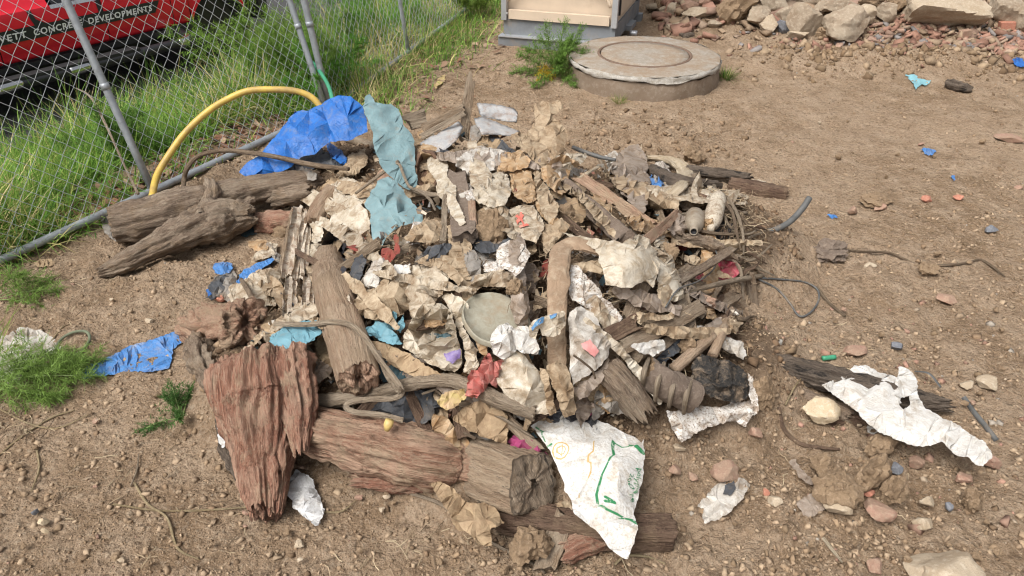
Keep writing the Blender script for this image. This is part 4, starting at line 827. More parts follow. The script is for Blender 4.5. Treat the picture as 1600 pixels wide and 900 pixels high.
# ------------------------------------------------------------------ portable toilet booth
def booth():
    a = P(784, 53, h=.1); b = P(964, 62, h=.1); a[2] = b[2] = 0; u = (b-a); wd = np.linalg.norm(u)-.04; u /= np.linalg.norm(u); u = np.array([u[0]*math.cos(.12)+u[1]*math.sin(.12), -u[0]*math.sin(.12)+u[1]*math.cos(.12), 0]); n = np.array([-u[1], u[0], 0]); up = np.array([0, 0, 1.])
    # the side wall turns away to the right-hand back
    root = empty('portable_toilet', a, 'beige plastic toilet booth on grey skids behind concrete cover', 'booth'); dp = 1.15; X = lambda s, o, z: a+u*(s+.02)+n*o+up*z; ax = [u, n, up]
    MB().box(X(wd/2-.12, .0, .045), ax, (wd/2-.08, .035, .045)).build('skid', M['greyplastic'], root); MB().box(X(wd/2, dp, .045), ax, (wd/2+.05, .04, .045)).build('skid', M['greyplastic'], root)
    MB().box(X(wd/2, dp/2+.02, .155), ax, (wd/2+.01, dp/2-.0, .065)).build('base_tray', M['greyplastic'], root); MB().box(X(wd/2, .0, .093), ax, (wd/2+.035, .05, .004)).build('tray_lip', M['alu'], root)
    MB().box(X(wd/2, dp/2+.03, 1.2), ax, (wd/2-.006, dp/2-.03, .98)).build('wall', M['boothbeige'], root)
    # raised mouldings on the visible back wall
    MB().box(X(wd/2, .018, .262), ax, (wd/2-.04, .02, .035)).build('lower_ledge', M['boothbeige'], root)
    for s in (.0, wd): MB().box(X(s, .02, 1.2), ax, (.022, .026, .985)).build('corner_post', M['alu'], root)
    arc = [X(wd/2-math.cos(t)*(wd/2-.035), .0, .34+math.sin(t)*.235) for t in np.linspace(.12, math.pi-.12, 22)]; tube('arch_moulding', arc, .012, M['boothbeige'], parent=root, n=8, ns=44)
    for i, s in enumerate(np.linspace(.22, wd-.2, 6)):
        c = [X(s-.02, .0, .625+.01*math.sin(i*.9)), X(s, .0, .612+.01*math.sin(i*.9)), X(s+.02, .0, .625+.01*math.sin(i*.9))]; tube('embossed_mark', c, .006, M['boothbeige'], parent=root, n=6, ns=8)
    for s in np.linspace(.1, wd-.1, 5): MB().box(X(s, -.002, .95), ax, (.03, .02, .28)).build('rib', M['boothbeige'], root)
    for z in (.27, .5): 
        V, Fc = chunk(X(.03, -.01, z), (.012, .008, .012), 3, 2); mesh('rivet', V, Fc, M['alu'], root)
    # door side on the right
    sx = wd+.006
    MB().box(X(sx, dp*.52, 1.18), ax, (.012, dp*.36, .9)).build('door', M['boothbeige'], root); MB().box(X(sx+.012, dp*.5, .55), ax, (.006, dp*.2, .16)).build('door_panel', M['boothbeige'], root)
    for o in (dp*.40, dp*.58): MB().box(X(sx+.019, o, .56), ax, (.004, .035, .09)).build('door_slot', M['boothbeige'], root)
    MB().box(X(sx+.002, dp*.14, 1.18), ax, (.010, .012, .9)).build('door_jamb', M['blackpaint'], root); MB().box(X(sx, dp*.94, 1.18), ax, (.014, .05, .95)).build('corner_post', M['alu'], root)
    V, Fc = tube_vf([X(sx+.05, dp*.42, .07), X(sx+.11, dp*.42, .07)], .024, 10, 4); mesh('tow_eye', V, Fc, M['alu'], root); MB().box(X(sx+.02, dp*.55, .10), ax, (.035, .12, .02)).build('step', M['greyplastic'], root)
    MB().box(X(wd/2, dp/2, 2.2), ax, (wd/2+.02, dp/2+.01, .04)).build('roof', M['boothbeige'], root); return root
booth()
# ------------------------------------------------------------------ concrete manhole
def manhole():
    c = P(1007, 85, h=.165); c[2] = 0; R = .555; root = empty('manhole_cover', c, 'round concrete manhole surround with flush lid beside the beige booth', 'manhole'); n = 96; th = np.linspace(0, 2*math.pi, n, endpoint=False)
    def rev(prof, name, mat, am=.0, sd=1):
        V = []
        for k, (r, z) in enumerate(prof):
            rr = r*(1+am*(fbm(np.cos(th)*5, np.sin(th)*5, z*9+k*.6, sd, 3, .6))); zz = z+am*.35*fbm(np.cos(th)*7, np.sin(th)*7, k*.8, sd+4, 3); V.append(np.stack([c[0]+np.cos(th)*rr, c[1]+np.sin(th)*rr, zz], -1))
        k = len(prof); return mesh(name, np.vstack(V), [(i*n+j, i*n+(j+1) % n, (i+1)*n+(j+1) % n, (i+1)*n+j) for i in range(k-1) for j in range(n)], M[mat], root)
    rev([(R*1.0, -.1), (R*.995, .0), (R*.985, .07), (R*.98, .12)], 'skirt', 'wet', .02, 3); rev([(R*.98, .12), (R*.992, .132), (R*.995, .148), (R*.98, .160)], 'rim_edge', 'whitewash', .022, 5)
    rev([(R*.98, .160), (R*.94, .166), (R*.85, .168), (R*.75, .169), (.345, .169)], 'concrete_top', 'mhtop', .004, 7); rev([(.345, .169), (.343, .174), (.326, .174), (.324, .164)], 'lid_frame', 'ironlid', .002, 8)
    rev([(.320, .162), (.318, .171), (.25, .172), (.15, .173), (.05, .173), (.001, .173)], 'lid', 'mhtop', .003, 9); return c
mh = manhole()
# ------------------------------------------------------------------ logs, poles, boards of the heap
# great red-brown stump at the front left
log('stump', 'thick red-brown rotten post with furrowed grain leaning at the heap\'s front left', 'stump',
    [(P(404, 574, h=.235), 62), (P(405, 600, h=.215), 70), (P(408, 630, h=.18), 71), (P(412, 665, h=.145), 66), (P(414, 705, h=.105), 56), (P(413, 745, h=.07), 42), (P(416, 800, h=.04), 27)],
    'redwood', seed=3, nth=200, ns=190, groove=.22, lump=.15, jag=(.03, .035), endmat='redwood', kf=1.9)
st = log('side_slab', None, None, [(P(452, 560, h=.27), 36), (P(462, 620, h=.225), 33), (P(468, 662, h=.19), 24), (P(470, 700, h=.16), 12)], 'redwood', seed=9, nth=70, ns=70, groove=.35, lump=.12, jag=(.02, .04), parent=bpy.data.objects['stump'], end=False, kf=1.3)
for k, (a, b, r0) in enumerate((((352, 560), (385, 760), 11), ((372, 600), (402, 790), 9), ((436, 640), (440, 745), 10), ((420, 690), (430, 790), 9), ((338, 590), (362, 690), 10))):
    ha, hb = .30-.0008*(a[1]-512), .30-.00085*(b[1]-512)
    log('splinter', None, None, [(P(*a, h=max(.05, ha)), r0), (P((a[0]+b[0])/2+3, (a[1]+b[1])/2, h=max(.05, (ha+hb)/2+.01)), r0), (P(*b, h=max(.03, hb)), r0*.5)], 'redwood', seed=30+k, nth=24, ns=40, groove=.35, lump=.2, jag=(.02, .03), parent=bpy.data.objects['stump'], end=False)
log('root_burl', 'knotted red-brown root lump at the top of the rotten post', 'root', [(P(298, 505, off=.06), 18), (P(318, 520, off=.10), 34), (P(345, 512, off=.13), 36), (P(382, 505, off=.13), 30)], 'redwood2', seed=12, nth=60, ns=60, groove=.32, lump=.42, jag=(.03, .03))
log('root_burl', 'drooping dark root knob hanging left of the rotten post', 'root', [(P(304, 530, off=.07), 14), (P(312, 560, off=.07), 22), (P(330, 598, off=.06), 20), (P(343, 618, off=.05), 12)], 'greywood', seed=14, nth=50, ns=50, groove=.4, lump=.4, jag=(.02, .02))
log('charred_slab', 'black burnt slab with white flake leaning on the rotten post', 'wood', [(P(346, 640, off=.06), 7), (P(350, 680, off=.05), 11), (P(362, 720, off=.04), 12), (P(373, 742, off=.03), 8)], 'charwood', seed=15, nth=40, ns=40, groove=.4, lump=.3, jag=(.02, .02))
sheet('paint_flake', 'white flake stuck on the black burnt slab', 'scrap', [(343, 655), (351, 662), (354, 690), (350, 700), (342, 692), (340, 672)], 'silver', off=.085, puff=.004, crump=.005, wl=10, res=3, seed=2, skirt=.004)
# horizontal split log and squared timber end
log('split_log', 'long split red-brown log lying across the front of the heap', 'log', [(P(478, 668, h=.13), 30), (P(520, 678, h=.125), 38), (P(590, 695, h=.12), 45), (P(660, 712, h=.12), 46), (P(722, 722, y=1.50), 42), (P(790, 742, y=1.44), 34)], 'redwood2', seed=4, nth=120, ns=130, groove=.26, lump=.10, jag=(.03, .02), sq=2.6, roll=.3, kf=1.2)
log('timber', 'squared tan timber end with blackened cut face under white sack', 'timber', [(P(694, 716, y=1.60), 40), (P(750, 728, y=1.50), 45), (P(832, 755, y=1.35), 47)], 'timber', seed=6, nth=100, ns=70, groove=.10, lump=.05, sq=7, roll=.5, jag=(.02, .006), endmat='timberend')
log('split_slab', 'thin dark red slab lying beneath the long split log', 'wood', [(P(556, 750, h=.05), 12), (P(620, 752, h=.045), 19), (P(700, 752, h=.045), 17)], 'redwood', seed=8, nth=50, ns=60, groove=.3, lump=.12, jag=(.03, .02), aspect=.7)
log('timber', 'dark brown flat timber lying on soil under the white sack', 'timber', [(P(785, 806, h=.045), 22), (P(880, 822, h=.045), 25), (P(960, 832, h=.045), 24), (P(1050, 832, h=.04), 23)], 'darkboard', seed=16, nth=70, ns=80, groove=.2, lump=.08, sq=4, jag=(.02, .008))
log('wood_chunk', 'dark red-brown wedge of wood below the white sack', 'wood', [(P(880, 862, h=.03), 22), (P(910, 850, h=.035), 26), (P(948, 838, h=.03), 16)], 'redwood', seed=17, nth=48, ns=40, groove=.2, lump=.2, jag=(.015, .015), aspect=.8)
plank('board', 'short pale board poking out below the timber end and cloth knot', 'board', P(850, 890, h=.012), P(884, 800, h=.085), .056, .018, 'board', 3)
# tilted round post
log('post', 'dusty round post with crumbling end leaning out of the heap', 'post', [(P(512, 405, off=.06), 24), (P(520, 450, off=.07), 29), (P(536, 505, off=.085), 32), (P(562, 592, h=.30), 33)], 'post', seed=5, nth=80, ns=100, groove=.07, lump=.05, jag=(.01, .02), endmat='redwood2', kf=1.0)
# driftwood branch
log('branch', 'grey bent driftwood branch crossing in front of the post', 'branch', [(P(494, 628, off=.055), 12), (P(545, 622, off=.07), 12), (P(600, 610, off=.085), 11), (P(660, 597, off=.10), 11), (P(715, 597, off=.11), 12), (P(780, 625, off=.12), 13), (P(835, 645, off=.11), 12)], 'branch', seed=18, nth=32, ns=110, groove=.15, lump=.12, jag=(.01, .01))
# left side logs on the ground
log('log', 'long weathered log lying along the fence foot under yellow hose', 'log', [(P(176, 352, h=.10), 27), (P(235, 340, h=.105), 32), (P(300, 322, h=.11), 31), (P(380, 302, h=.11), 24), (P(470, 285, h=.12), 18), (P(500, 280, h=.12), 15)], 'greywood', seed=20, nth=80, ns=110, groove=.16, lump=.14, jag=(.008, .02), endmat='post')
log('gnarled_log', 'gnarled dark driftwood log with upright stub lying nearest the fence', 'log', [(P(160, 424, h=.025), 7), (P(195, 410, h=.05), 17), (P(240, 388, h=.065), 19), (P(290, 365, h=.08), 27), (P(330, 348, h=.09), 33), (P(365, 340, h=.09), 27), (P(392, 335, h=.10), 18)], 'greywood', seed=21, nth=80, ns=110, groove=.28, lump=.22, jag=(.03, .03))
gl = bpy.data.objects['gnarled_log']
log('stub', None, None, [(P(318, 352, h=.10), 22), (P(328, 325, h=.13), 18), (P(333, 300, h=.17), 12), (P(326, 282, h=.20), 8)], 'greywood', seed=22, nth=40, ns=50, groove=.3, lump=.2, jag=(.01, .02), parent=gl, end=False)
log('stub', None, None, [(P(350, 345, h=.10), 16), (P(378, 322, h=.11), 12), (P(398, 312, h=.11), 6)], 'greywood', seed=23, nth=36, ns=40, groove=.3, lump=.25, jag=(.01, .02), parent=gl, end=False)
log('log', 'short brown log end wedged above the gnarled driftwood', 'log', [(P(425, 310, off=.08), 16), (P(455, 302, off=.10), 17), (P(486, 298, off=.10), 13)], 'greywood', seed=24, nth=40, ns=40, groove=.2, lump=.25, jag=(.02, .02))
log('log', 'small reddish brown log below the blue tarp', 'log', [(P(402, 352, off=.06), 15), (P(430, 346, off=.08), 18), (P(462, 342, off=.08), 14)], 'redwood', seed=25, nth=40, ns=40, groove=.2, lump=.25, jag=(.02, .02))
log('pole', 'smooth brown pole beside the cream bag with stretched neck', 'pole', [(P(487, 350, off=.09), 14), (P(502, 325, off=.10), 16), (P(520, 300, off=.10), 15)], 'post', seed=26, nth=40, ns=40, groove=.05, lump=.05)
# right side
log('timber', 'long black weathered timber lying on soil right of the heap', 'timber', [(P(1128, 545, h=.12), 13), (P(1160, 556, h=.105), 17), (P(1230, 575, h=.095), 20), (P(1320, 600, h=.075), 20), (P(1400, 620, h=.06), 19), (P(1478, 632, h=.045), 10)], 'charwood', seed=40, nth=70, ns=110, groove=.3, lump=.10, sq=3, jag=(.02, .03))
log('timber', 'brown split rail lying under the long black timber', 'timber', [(P(1190, 588, h=.04), 11), (P(1250, 618, h=.045), 13), (P(1330, 650, h=.04), 12)], 'greywood', seed=41, nth=40, ns=60, groove=.22, lump=.12, sq=3, jag=(.02, .02))
plank('board', 'thin reddish board beside the yellow stone', 'board', P(1285, 655, h=.02), P(1362, 662, h=.025), .045, .015, 'darkboard', 5)
log('stump', 'short brown stake with frayed end right of the pink-stamped bag', 'stake', [(P(948, 575, off=.10), 22), (P(968, 596, off=.11), 24), (P(1000, 640, off=.09), 22)], 'greywood', seed=42, nth=50, ns=50, groove=.2, lump=.12, jag=(.01, .05))
plank('board', 'long tan board with white flaking end jutting out on the right', 'board', P(990, 552, off=.10), P(1150, 462, off=.10), .052, .03, 'board', 6, roll=.4)
plank('board', 'weathered board lying above the white-ended board', 'board', P(968, 545, off=.115), P(1096, 478, off=.13), .048, .02, 'board', 7, roll=-.2)
sheet('paint_flake', 'flaking white paint on the end of the tan board', 'paint', [(985, 540), (1010, 533), (1036, 530), (1040, 545), (1022, 557), (1000, 552)], 'whitefilm', off=.135, puff=.006, crump=.006, wl=14, res=4, seed=3, skirt=.012)
plank('board', 'yellowish lath slanting up towards the crimson plastic', 'lath', P(1092, 492, off=.09), P(1126, 440, off=.10), .034, .014, 'board', 8)
plank('board', 'thin grey lath beside the yellowish lath', 'lath', P(1062, 480, off=.08), P(1104, 432, off=.09), .03, .014, 'board', 9)
plank('board', 'dark board end between the mottled sheet and beige cloth', 'board', P(945, 528, off=.10), P(992, 504, off=.11), .05, .035, 'darkboard', 10)
plank('board', 'upright brown board below the yellowed white bag', 'board', P(980, 500, off=.06), P(1006, 440, off=.07), .045, .02, 'board', 11)
plank('board', 'weathered upright board standing at the heap\'s right edge', 'board', P(1178, 480, h=.02), P(1172, 428, h=.16), .035, .018, 'greywood', 12)
plank('board', 'short grey stick lying right of the weathered upright board', 'board', P(1160, 430, h=.10), P(1232, 385, h=.10), .022, .018, 'board', 13)
tube('pipe', [P(1052, 578, off=.07), P(1080, 553, off=.09), P(1112, 525, off=.10)], .0185, M['post'], 'muddy grey pipe lower of the two right of the boards', 'pipe', n=14)
tube('pipe', [P(1113, 556, off=.08), P(1128, 520, off=.09), P(1142, 484, off=.10)], .016, M['post'], 'muddy pipe standing higher beside the tan board end', 'pipe', n=14)
tube('pipe', [P(972, 682, h=.03), P(1005, 672, h=.04), P(1042, 658, h=.05)], .017, M['post'], 'brown pipe on soil just right of the white sack', 'pipe', n=14)
log('timber', 'thin dark timber pointing right above the roots', 'timber', [(P(1070, 266, off=.10), 8), (P(1115, 270, off=.10), 9), (P(1170, 277, off=.06), 7)], 'charwood', seed=43, nth=36, ns=50, groove=.2, lump=.12, jag=(.02, .03))
log('timber', 'dark brown beam under the curled bark hoop', 'timber', [(P(1015, 268, off=.08), 12), (P(1060, 284, off=.09), 11), (P(1120, 292, off=.08), 9)], 'charwood', seed=44, nth=36, ns=50, groove=.2, lump=.1, sq=3)
# half pipe with pale top and red inside
log('gutter', 'split dark gutter with pale top edge and red-brown end', 'gutter', [(P(1140, 288, off=.07), 10), (P(1185, 297, off=.06), 12), (P(1228, 303, off=.05), 9)], 'darkboard', seed=45, nth=36, ns=40, groove=.1, lump=.1, sq=3, aspect=1.1)
sheet('gutter_flake', 'pale peeled strip on top of the split gutter', 'scrap', [(1150, 283), (1180, 281), (1212, 288), (1219, 295), (1195, 296), (1165, 290)], 'cream', off=.105, puff=.005, crump=.004, wl=16, res=3, seed=4, skirt=.008)
# boards and tin at the back of the heap
plank('board', 'splintered grey board standing upright at the back of the heap', 'board', P(725, 208, y=3.30), P(735, 124, y=3.36), .045, .022, 'board', 20, split=.9)
plank('board', 'upper of the thin boards leaning on the tin sheets', 'board', P(660, 200, y=3.28), P(724, 168, y=3.30), .035, .012, 'board', 21)
plank('board', 'lower of the thin boards leaning on the tin sheets', 'board', P(658, 214, y=3.18), P(726, 176, y=3.22), .028, .012, 'branch', 22)
plank('board', 'short grey board left of the tin sheets', 'board', P(636, 192, y=3.3), P(668, 182, y=3.36), .08, .015, 'branch', 23)
plank('board', 'gritty brown board face lying steeply in the upper middle', 'board', P(712, 272, off=.12), P(727, 372, off=.14), .085, .03, 'sandboard', 24, split=.5)
plank('board', 'raw orange splintered edge beside the gritty board', 'board', P(737, 318, off=.09), P(740, 362, off=.10), .025, .02, 'redwood2', 25, split=.9)
plank('board', 'dark gritty plank slanting down right behind the bent strip', 'board', P(882, 290, off=.17), P(978, 374, off=.17), .062, .035, 'sandboard', 26)
plank('board', 'ragged splintered plank with frayed upper edge', 'board', P(905, 276, off=.15), P(1012, 350, off=.15), .05, .03, 'redwood2', 27, split=.9)
plank('board', 'grey driftwood slat in front of the black bag', 'board', P(535, 418, off=.07), P(592, 377, off=.085), .028, .012, 'board', 28, split=1.0)
plank('board', 'grey flat lath left of the flaking tin channel', 'board', P(458, 325, off=.10), P(437, 425, off=.11), .018, .012, 'board', 29)
plank('board', 'tan lath between the teal sheet and the gritty board', 'board', P(696, 305, off=.07), P(692, 378, off=.09), .022, .008, 'branch', 30)
log('pole', 'pale wet pole under the teal upright sheet', 'pole', [(P(542, 216, off=.07), 7), (P(565, 222, off=.08), 7), (P(590, 232, off=.08), 6)], 'branch', seed=46, nth=24, ns=30, groove=.1, lump=.05)
log('branch', 'knobbly pale branch below the bottles on the right', 'branch', [(P(1040, 358, off=.10), 6), (P(1066, 372, off=.11), 9), (P(1100, 376, off=.12), 9), (P(1130, 392, off=.11), 10), (P(1150, 405, off=.10), 6)], 'greywood', seed=47, nth=32, ns=70, groove=.3, lump=.3, jag=(.02, .02))
# bent trunk-like pipe in the middle
tb = log('bent_strip', 'brown bent strip folding over in an elbow in the centre right', 'strip', [(P(870, 592, off=.05), 14), (P(869, 520, off=.10), 15), (P(872, 460, off=.13), 17), (P(873, 420, off=.15), 18), (P(875, 398, off=.16), 17), (P(885, 384, off=.165), 14), (P(902, 381, off=.16), 13), (P(945, 393, off=.12), 12)], 'strip', seed=48, nth=56, ns=130, groove=.07, lump=.13, jag=(.012, .012), aspect=.32, sq=3)
# flaking tin channels
for k, (a, b, w, lb) in enumerate((((470, 322), (452, 432), 22, 'left flaking white tin channel standing by the black bag'), ((479, 330), (470, 438), 17, 'right flaking white tin channel standing by the black bag'), ((455, 432), (452, 492), 17, 'lower grey tin strip under the flaking channels'), ((484, 420), (480, 478), 14, 'short tan tin strip right of the lower grey strip'))):
    pa, pb = P(*a, off=.13-.02*(k > 1)), P(*b, off=.13-.02*(k > 1)); T = (pb-pa)/np.linalg.norm(pb-pa); B = np.cross(T, O-pa); B /= np.linalg.norm(B); U = np.cross(B, T); wm = w*mpp(pa)/2; n = 26; V = []; pr = [(-1, .6), (-.98, -.2), (-.35, -.25), (-.3, .35), (.25, .4), (.3, -.25), (1, -.3), (1.02, .5)]
    for i in range(n):
        s = i/(n-1); c = pa+(pb-pa)*s
        for j, (x, z) in enumerate(pr): V.append(c+B*wm*(x+.15*float(vn(s*9, j, 0, k)))+U*wm*(z+.18*float(vn(s*7, j, 3, k)))+T*(.012*float(vn(j*1.3, k, 5, 2)) if i in (0, n-1) else 0))
    tag(mesh('tin_channel', V, [(i*8+j, i*8+j+1, (i+1)*8+j+1, (i+1)*8+j) for i in range(n-1) for j in range(7)], M['flake'], smooth=False), lb, 'metal strip', 'flaking tin strips')
# ------------------------------------------------------------------ plastic, cloth and paper
def S(name, label, cat, poly, mat, **k): return sheet(name, label, cat, poly, mat, **k)
# blue tarp and its shreds
bt = S('tarp', 'bright blue crumpled tarp draped at the heap\'s back left', 'tarp', [(515, 154), (530, 149), (550, 152), (566, 165), (571, 180), (575, 207), (545, 218), (512, 223), (492, 241), (470, 246), (455, 263), (430, 269), (408, 275), (382, 275), (374, 268), (384, 256), (408, 240), (430, 214), (450, 190), (462, 174), (482, 172), (498, 164)], 'blue',
  plane=[(380, 275, 3.35), (570, 215, 3.42), (530, 150, 3.62)], off=.03, puff=.10, crump=.022, wl=52, fold=(55, 34, .018), res=4, skirt=.06, seed=1)
S('tarp_shred', 'grey-blue shreds hanging under the bright blue tarp', 'tarp', [(440, 252), (468, 244), (492, 228), (505, 235), (530, 246), (545, 258), (520, 262), (500, 256), (482, 270), (455, 266)], 'slate', off=.05, puff=.03, crump=.02, wl=18, res=4, seed=2)
S('tarp_shred', 'small blue strip peeking out right of the grey-blue shreds', 'tarp', [(505, 222), (520, 226), (545, 248), (540, 258), (518, 246)], 'blue', off=.075, puff=.01, crump=.012, wl=12, res=3, seed=3)
S('plastic_sheet', 'tall pale teal plastic sheet standing at the heap\'s back', 'plastic sheet', [(566, 167), (570, 152), (578, 145), (588, 158), (598, 162), (612, 163), (624, 172), (631, 195), (642, 208), (648, 222), (649, 260), (652, 290), (640, 296), (622, 286), (605, 272), (592, 250), (584, 225), (576, 190)], 'teal',
  plane=[(575, 160, 3.20), (625, 170, 3.22), (625, 290, 2.72)], off=.0, puff=.03, crump=.009, wl=90, fold=(10, 30, .010), res=4, skirt=.02, seed=4)
S('plastic_sheet', 'folded lower teal plastic sheet hanging over the red scraps', 'plastic sheet', [(605, 275), (618, 282), (634, 305), (661, 335), (659, 356), (642, 349), (627, 353), (614, 361), (603, 373), (594, 386), (581, 375), (579, 335), (570, 317), (582, 297), (595, 280)], 'teal',
  plane=[(605, 278, 2.62), (660, 345, 2.34), (588, 380, 2.20)], off=.0, puff=.05, crump=.008, wl=90, fold=(60, 46, .014), res=4, skirt=.02, seed=5)
S('plastic_bag', 'cream dirty bag with a pinched neck left of the teal sheet', 'bag', [(530, 278), (548, 278), (562, 287), (577, 301), (576, 313), (563, 320), (575, 330), (578, 348), (577, 368), (548, 368), (518, 362), (511, 350), (524, 332), (514, 318), (506, 304), (510, 292)], 'cream2', off=.08, puff=.05, crump=.024, wl=24, res=4, seed=6)
S('plastic_bag', 'small wrinkled black bag beside the flaking tin channels', 'bag', [(508, 364), (522, 358), (540, 363), (545, 372), (541, 388), (532, 402), (541, 420), (534, 432), (523, 426), (516, 402), (504, 385)], 'black', off=.11, puff=.04, crump=.025, wl=14, res=3, seed=7)
S('plastic_sheet', 'twisted cream plastic strip falling from the black bag to the post', 'plastic sheet', [(480, 382), (493, 379), (508, 386), (518, 397), (514, 410), (529, 428), (545, 452), (550, 476), (537, 458), (519, 442), (508, 438), (494, 418), (482, 400)], 'cream2', off=.125, puff=.02, crump=.014, wl=20, res=3, seed=8)
wc = S('cloth', 'crumpled off-white cloth with loop handles at the heap\'s left', 'cloth', [(348, 453), (360, 446), (376, 442), (399, 424), (416, 419), (434, 421), (442, 441), (445, 468), (430, 479), (414, 478), (404, 492), (385, 504), (362, 515), (352, 511), (356, 497), (366, 480), (358, 466)], 'cream', off=.10, puff=.05, crump=.026, wl=30, fold=(40, 16, .012), res=4, seed=9)
S('cloth', 'cream ruffled cloth above the small teal bag', 'cloth', [(420, 520), (428, 500), (450, 488), (462, 474), (480, 472), (500, 477), (497, 494), (470, 502), (446, 510), (430, 518)], 'cream', off=.115, puff=.03, crump=.022, wl=18, res=4, seed=10)
S('plastic_bag', 'small pale teal bag hanging over the stump top', 'bag', [(420, 526), (444, 511), (470, 503), (497, 500), (502, 520), (490, 532), (462, 543), (437, 555), (427, 564), (419, 553)], 'teal2', off=.135, puff=.025, crump=.011, wl=36, res=4, seed=11)
for k, (pl, lb) in enumerate((([(336, 411), (350, 408), (363, 409), (362, 424), (348, 430), (334, 428)], 'faded blue square scrap at the heap\'s far left edge'), ([(368, 440), (378, 424), (400, 412), (426, 401), (434, 405), (412, 418), (398, 428), (384, 440), (372, 446)], 'long faded blue scrap above the off-white cloth'), ([(410, 399), (420, 388), (430, 387), (430, 395), (420, 401)], 'tiny bright blue scrap near the left lath'), ([(323, 452), (334, 445), (334, 455), (325, 462)], 'dark blue tip left of the off-white cloth'))):
    S('tarp_scrap', lb, 'scrap', pl, 'blue2' if k < 2 else 'blue', off=.05, puff=.012, crump=.012, wl=14, res=3, seed=12+k)
S('rag', 'grey black fluffy rag at the heap\'s left edge', 'rag', [(322, 465), (330, 440), (350, 428), (366, 434), (364, 448), (345, 458), (334, 470)], 'slate', off=.05, puff=.03, crump=.03, wl=10, res=3, seed=16)
S('tarp_strip', 'faded blue tarp strip lying flat on the soil at left', 'tarp', [(126, 584), (150, 571), (200, 547), (250, 526), (286, 513), (294, 522), (283, 536), (270, 545), (266, 575), (240, 581), (205, 583), (165, 590), (134, 597)], 'blue2', off=.012, puff=.018, crump=.012, wl=44, fold=(70, 14, .006), res=4, skirt=.012, seed=17)
# middle: cloth and bags
S('cloth', 'tan crumpled cloth lump left of the folded pale cloth', 'cloth', [(552, 468), (566, 455), (584, 450), (600, 436), (622, 433), (638, 442), (641, 480), (630, 492), (616, 497), (586, 500), (560, 492)], 'beige', off=.10, puff=.06, crump=.035, wl=24, res=4, seed=18)
S('cloth', 'pale folded cloth with long pleats in the heap\'s middle', 'cloth', [(612, 434), (630, 420), (650, 412), (682, 417), (702, 430), (696, 450), (678, 478), (660, 496), (642, 498), (636, 462)], 'cream', off=.115, puff=.05, crump=.02, wl=26, fold=(-25, 15, .022), res=4, seed=19)
S('cloth', 'tan cloth flap arching above the pale folded cloth', 'cloth', [(646, 410), (666, 398), (690, 402), (712, 418), (725, 436), (718, 446), (704, 436), (690, 422), (668, 416)], 'tancloth', off=.12, puff=.02, crump=.018, wl=18, res=4, seed=20)
S('plastic_scrap', 'white torn scrap with dark edge left of the red scrap', 'scrap', [(562, 440), (570, 430), (580, 412), (592, 404), (601, 404), (600, 415), (588, 428), (594, 438), (588, 450), (572, 449)], 'white', off=.095, puff=.02, crump=.018, wl=14, res=3, seed=21)
S('plastic_scrap', 'small white flake above the tan cloth lump', 'scrap', [(607, 424), (619, 412), (630, 414), (641, 413), (640, 426), (622, 428), (611, 432)], 'whitefilm', off=.11, puff=.012, crump=.012, wl=12, res=3, seed=22)
S('rag', 'black rag between the driftwood slat and white scrap', 'rag', [(545, 432), (552, 405), (566, 398), (574, 404), (568, 425), (556, 448)], 'greywood' if False else 'slate', off=.08, puff=.03, crump=.022, wl=14, res=3, seed=23)
S('plastic_scrap', 'grey slate crumpled film above the pleated cloth', 'scrap', [(660, 400), (668, 384), (688, 381), (706, 380), (700, 395), (690, 408), (682, 415), (664, 413)], 'slate', off=.115, puff=.02, crump=.02, wl=14, res=3, seed=24)
S('plastic_scrap', 'red shiny scrap under the folded teal sheet', 'scrap', [(593, 390), (606, 386), (622, 394), (614, 406), (604, 418), (598, 408)], 'darkred', off=.09, puff=.014, crump=.01, wl=14, res=3, seed=25)
S('ribbon', 'thin dark red ribbon hanging below the folded teal sheet', 'ribbon', [(614, 368), (620, 366), (626, 386), (624, 397), (617, 390)], 'darkred', off=.10, puff=.006, crump=.006, wl=10, res=3, seed=26)
S('cardboard', 'grey-brown card fold right of the folded teal sheet', 'card', [(630, 372), (650, 352), (676, 342), (690, 345), (688, 376), (662, 380), (640, 378)], 'tancloth', off=.08, puff=.03, crump=.018, wl=24, res=4, seed=27)
S('cardboard', 'dull tan rag below the gritty board', 'rag', [(688, 402), (700, 380), (718, 378), (724, 400), (738, 412), (748, 436), (728, 438), (712, 424), (700, 414)], 'tancloth', off=.10, puff=.02, crump=.02, wl=18, res=4, seed=28)
S('rag', 'grey sock-like rag hanging down beside the tan rag', 'rag', [(722, 392), (742, 392), (752, 410), (752, 436), (738, 444), (726, 424)], 'grey', off=.095, puff=.02, crump=.014, wl=16, res=3, seed=29)
S('plastic_film', 'grey black film under the round earth lump', 'film', [(735, 378), (750, 370), (775, 382), (800, 366), (796, 380), (772, 395), (748, 394)], 'slate', off=.09, puff=.012, crump=.014, wl=14, res=3, seed=30)
S('plastic_sheet', 'mud speckled white plastic piece in the heap\'s centre', 'plastic sheet', [(776, 390), (790, 378), (808, 370), (820, 384), (828, 397), (823, 410), (806, 432), (792, 420), (775, 424), (757, 424), (756, 414), (776, 406)], 'mottle', off=.13, puff=.016, crump=.012, wl=34, res=4, seed=31)
S('rag', 'tan ragged cloth under the mud speckled plastic', 'rag', [(729, 452), (742, 432), (768, 423), (792, 422), (808, 434), (816, 448), (796, 450), (776, 446), (750, 450), (736, 462)], 'cream', off=.115, puff=.03, crump=.028, wl=16, res=4, seed=32)
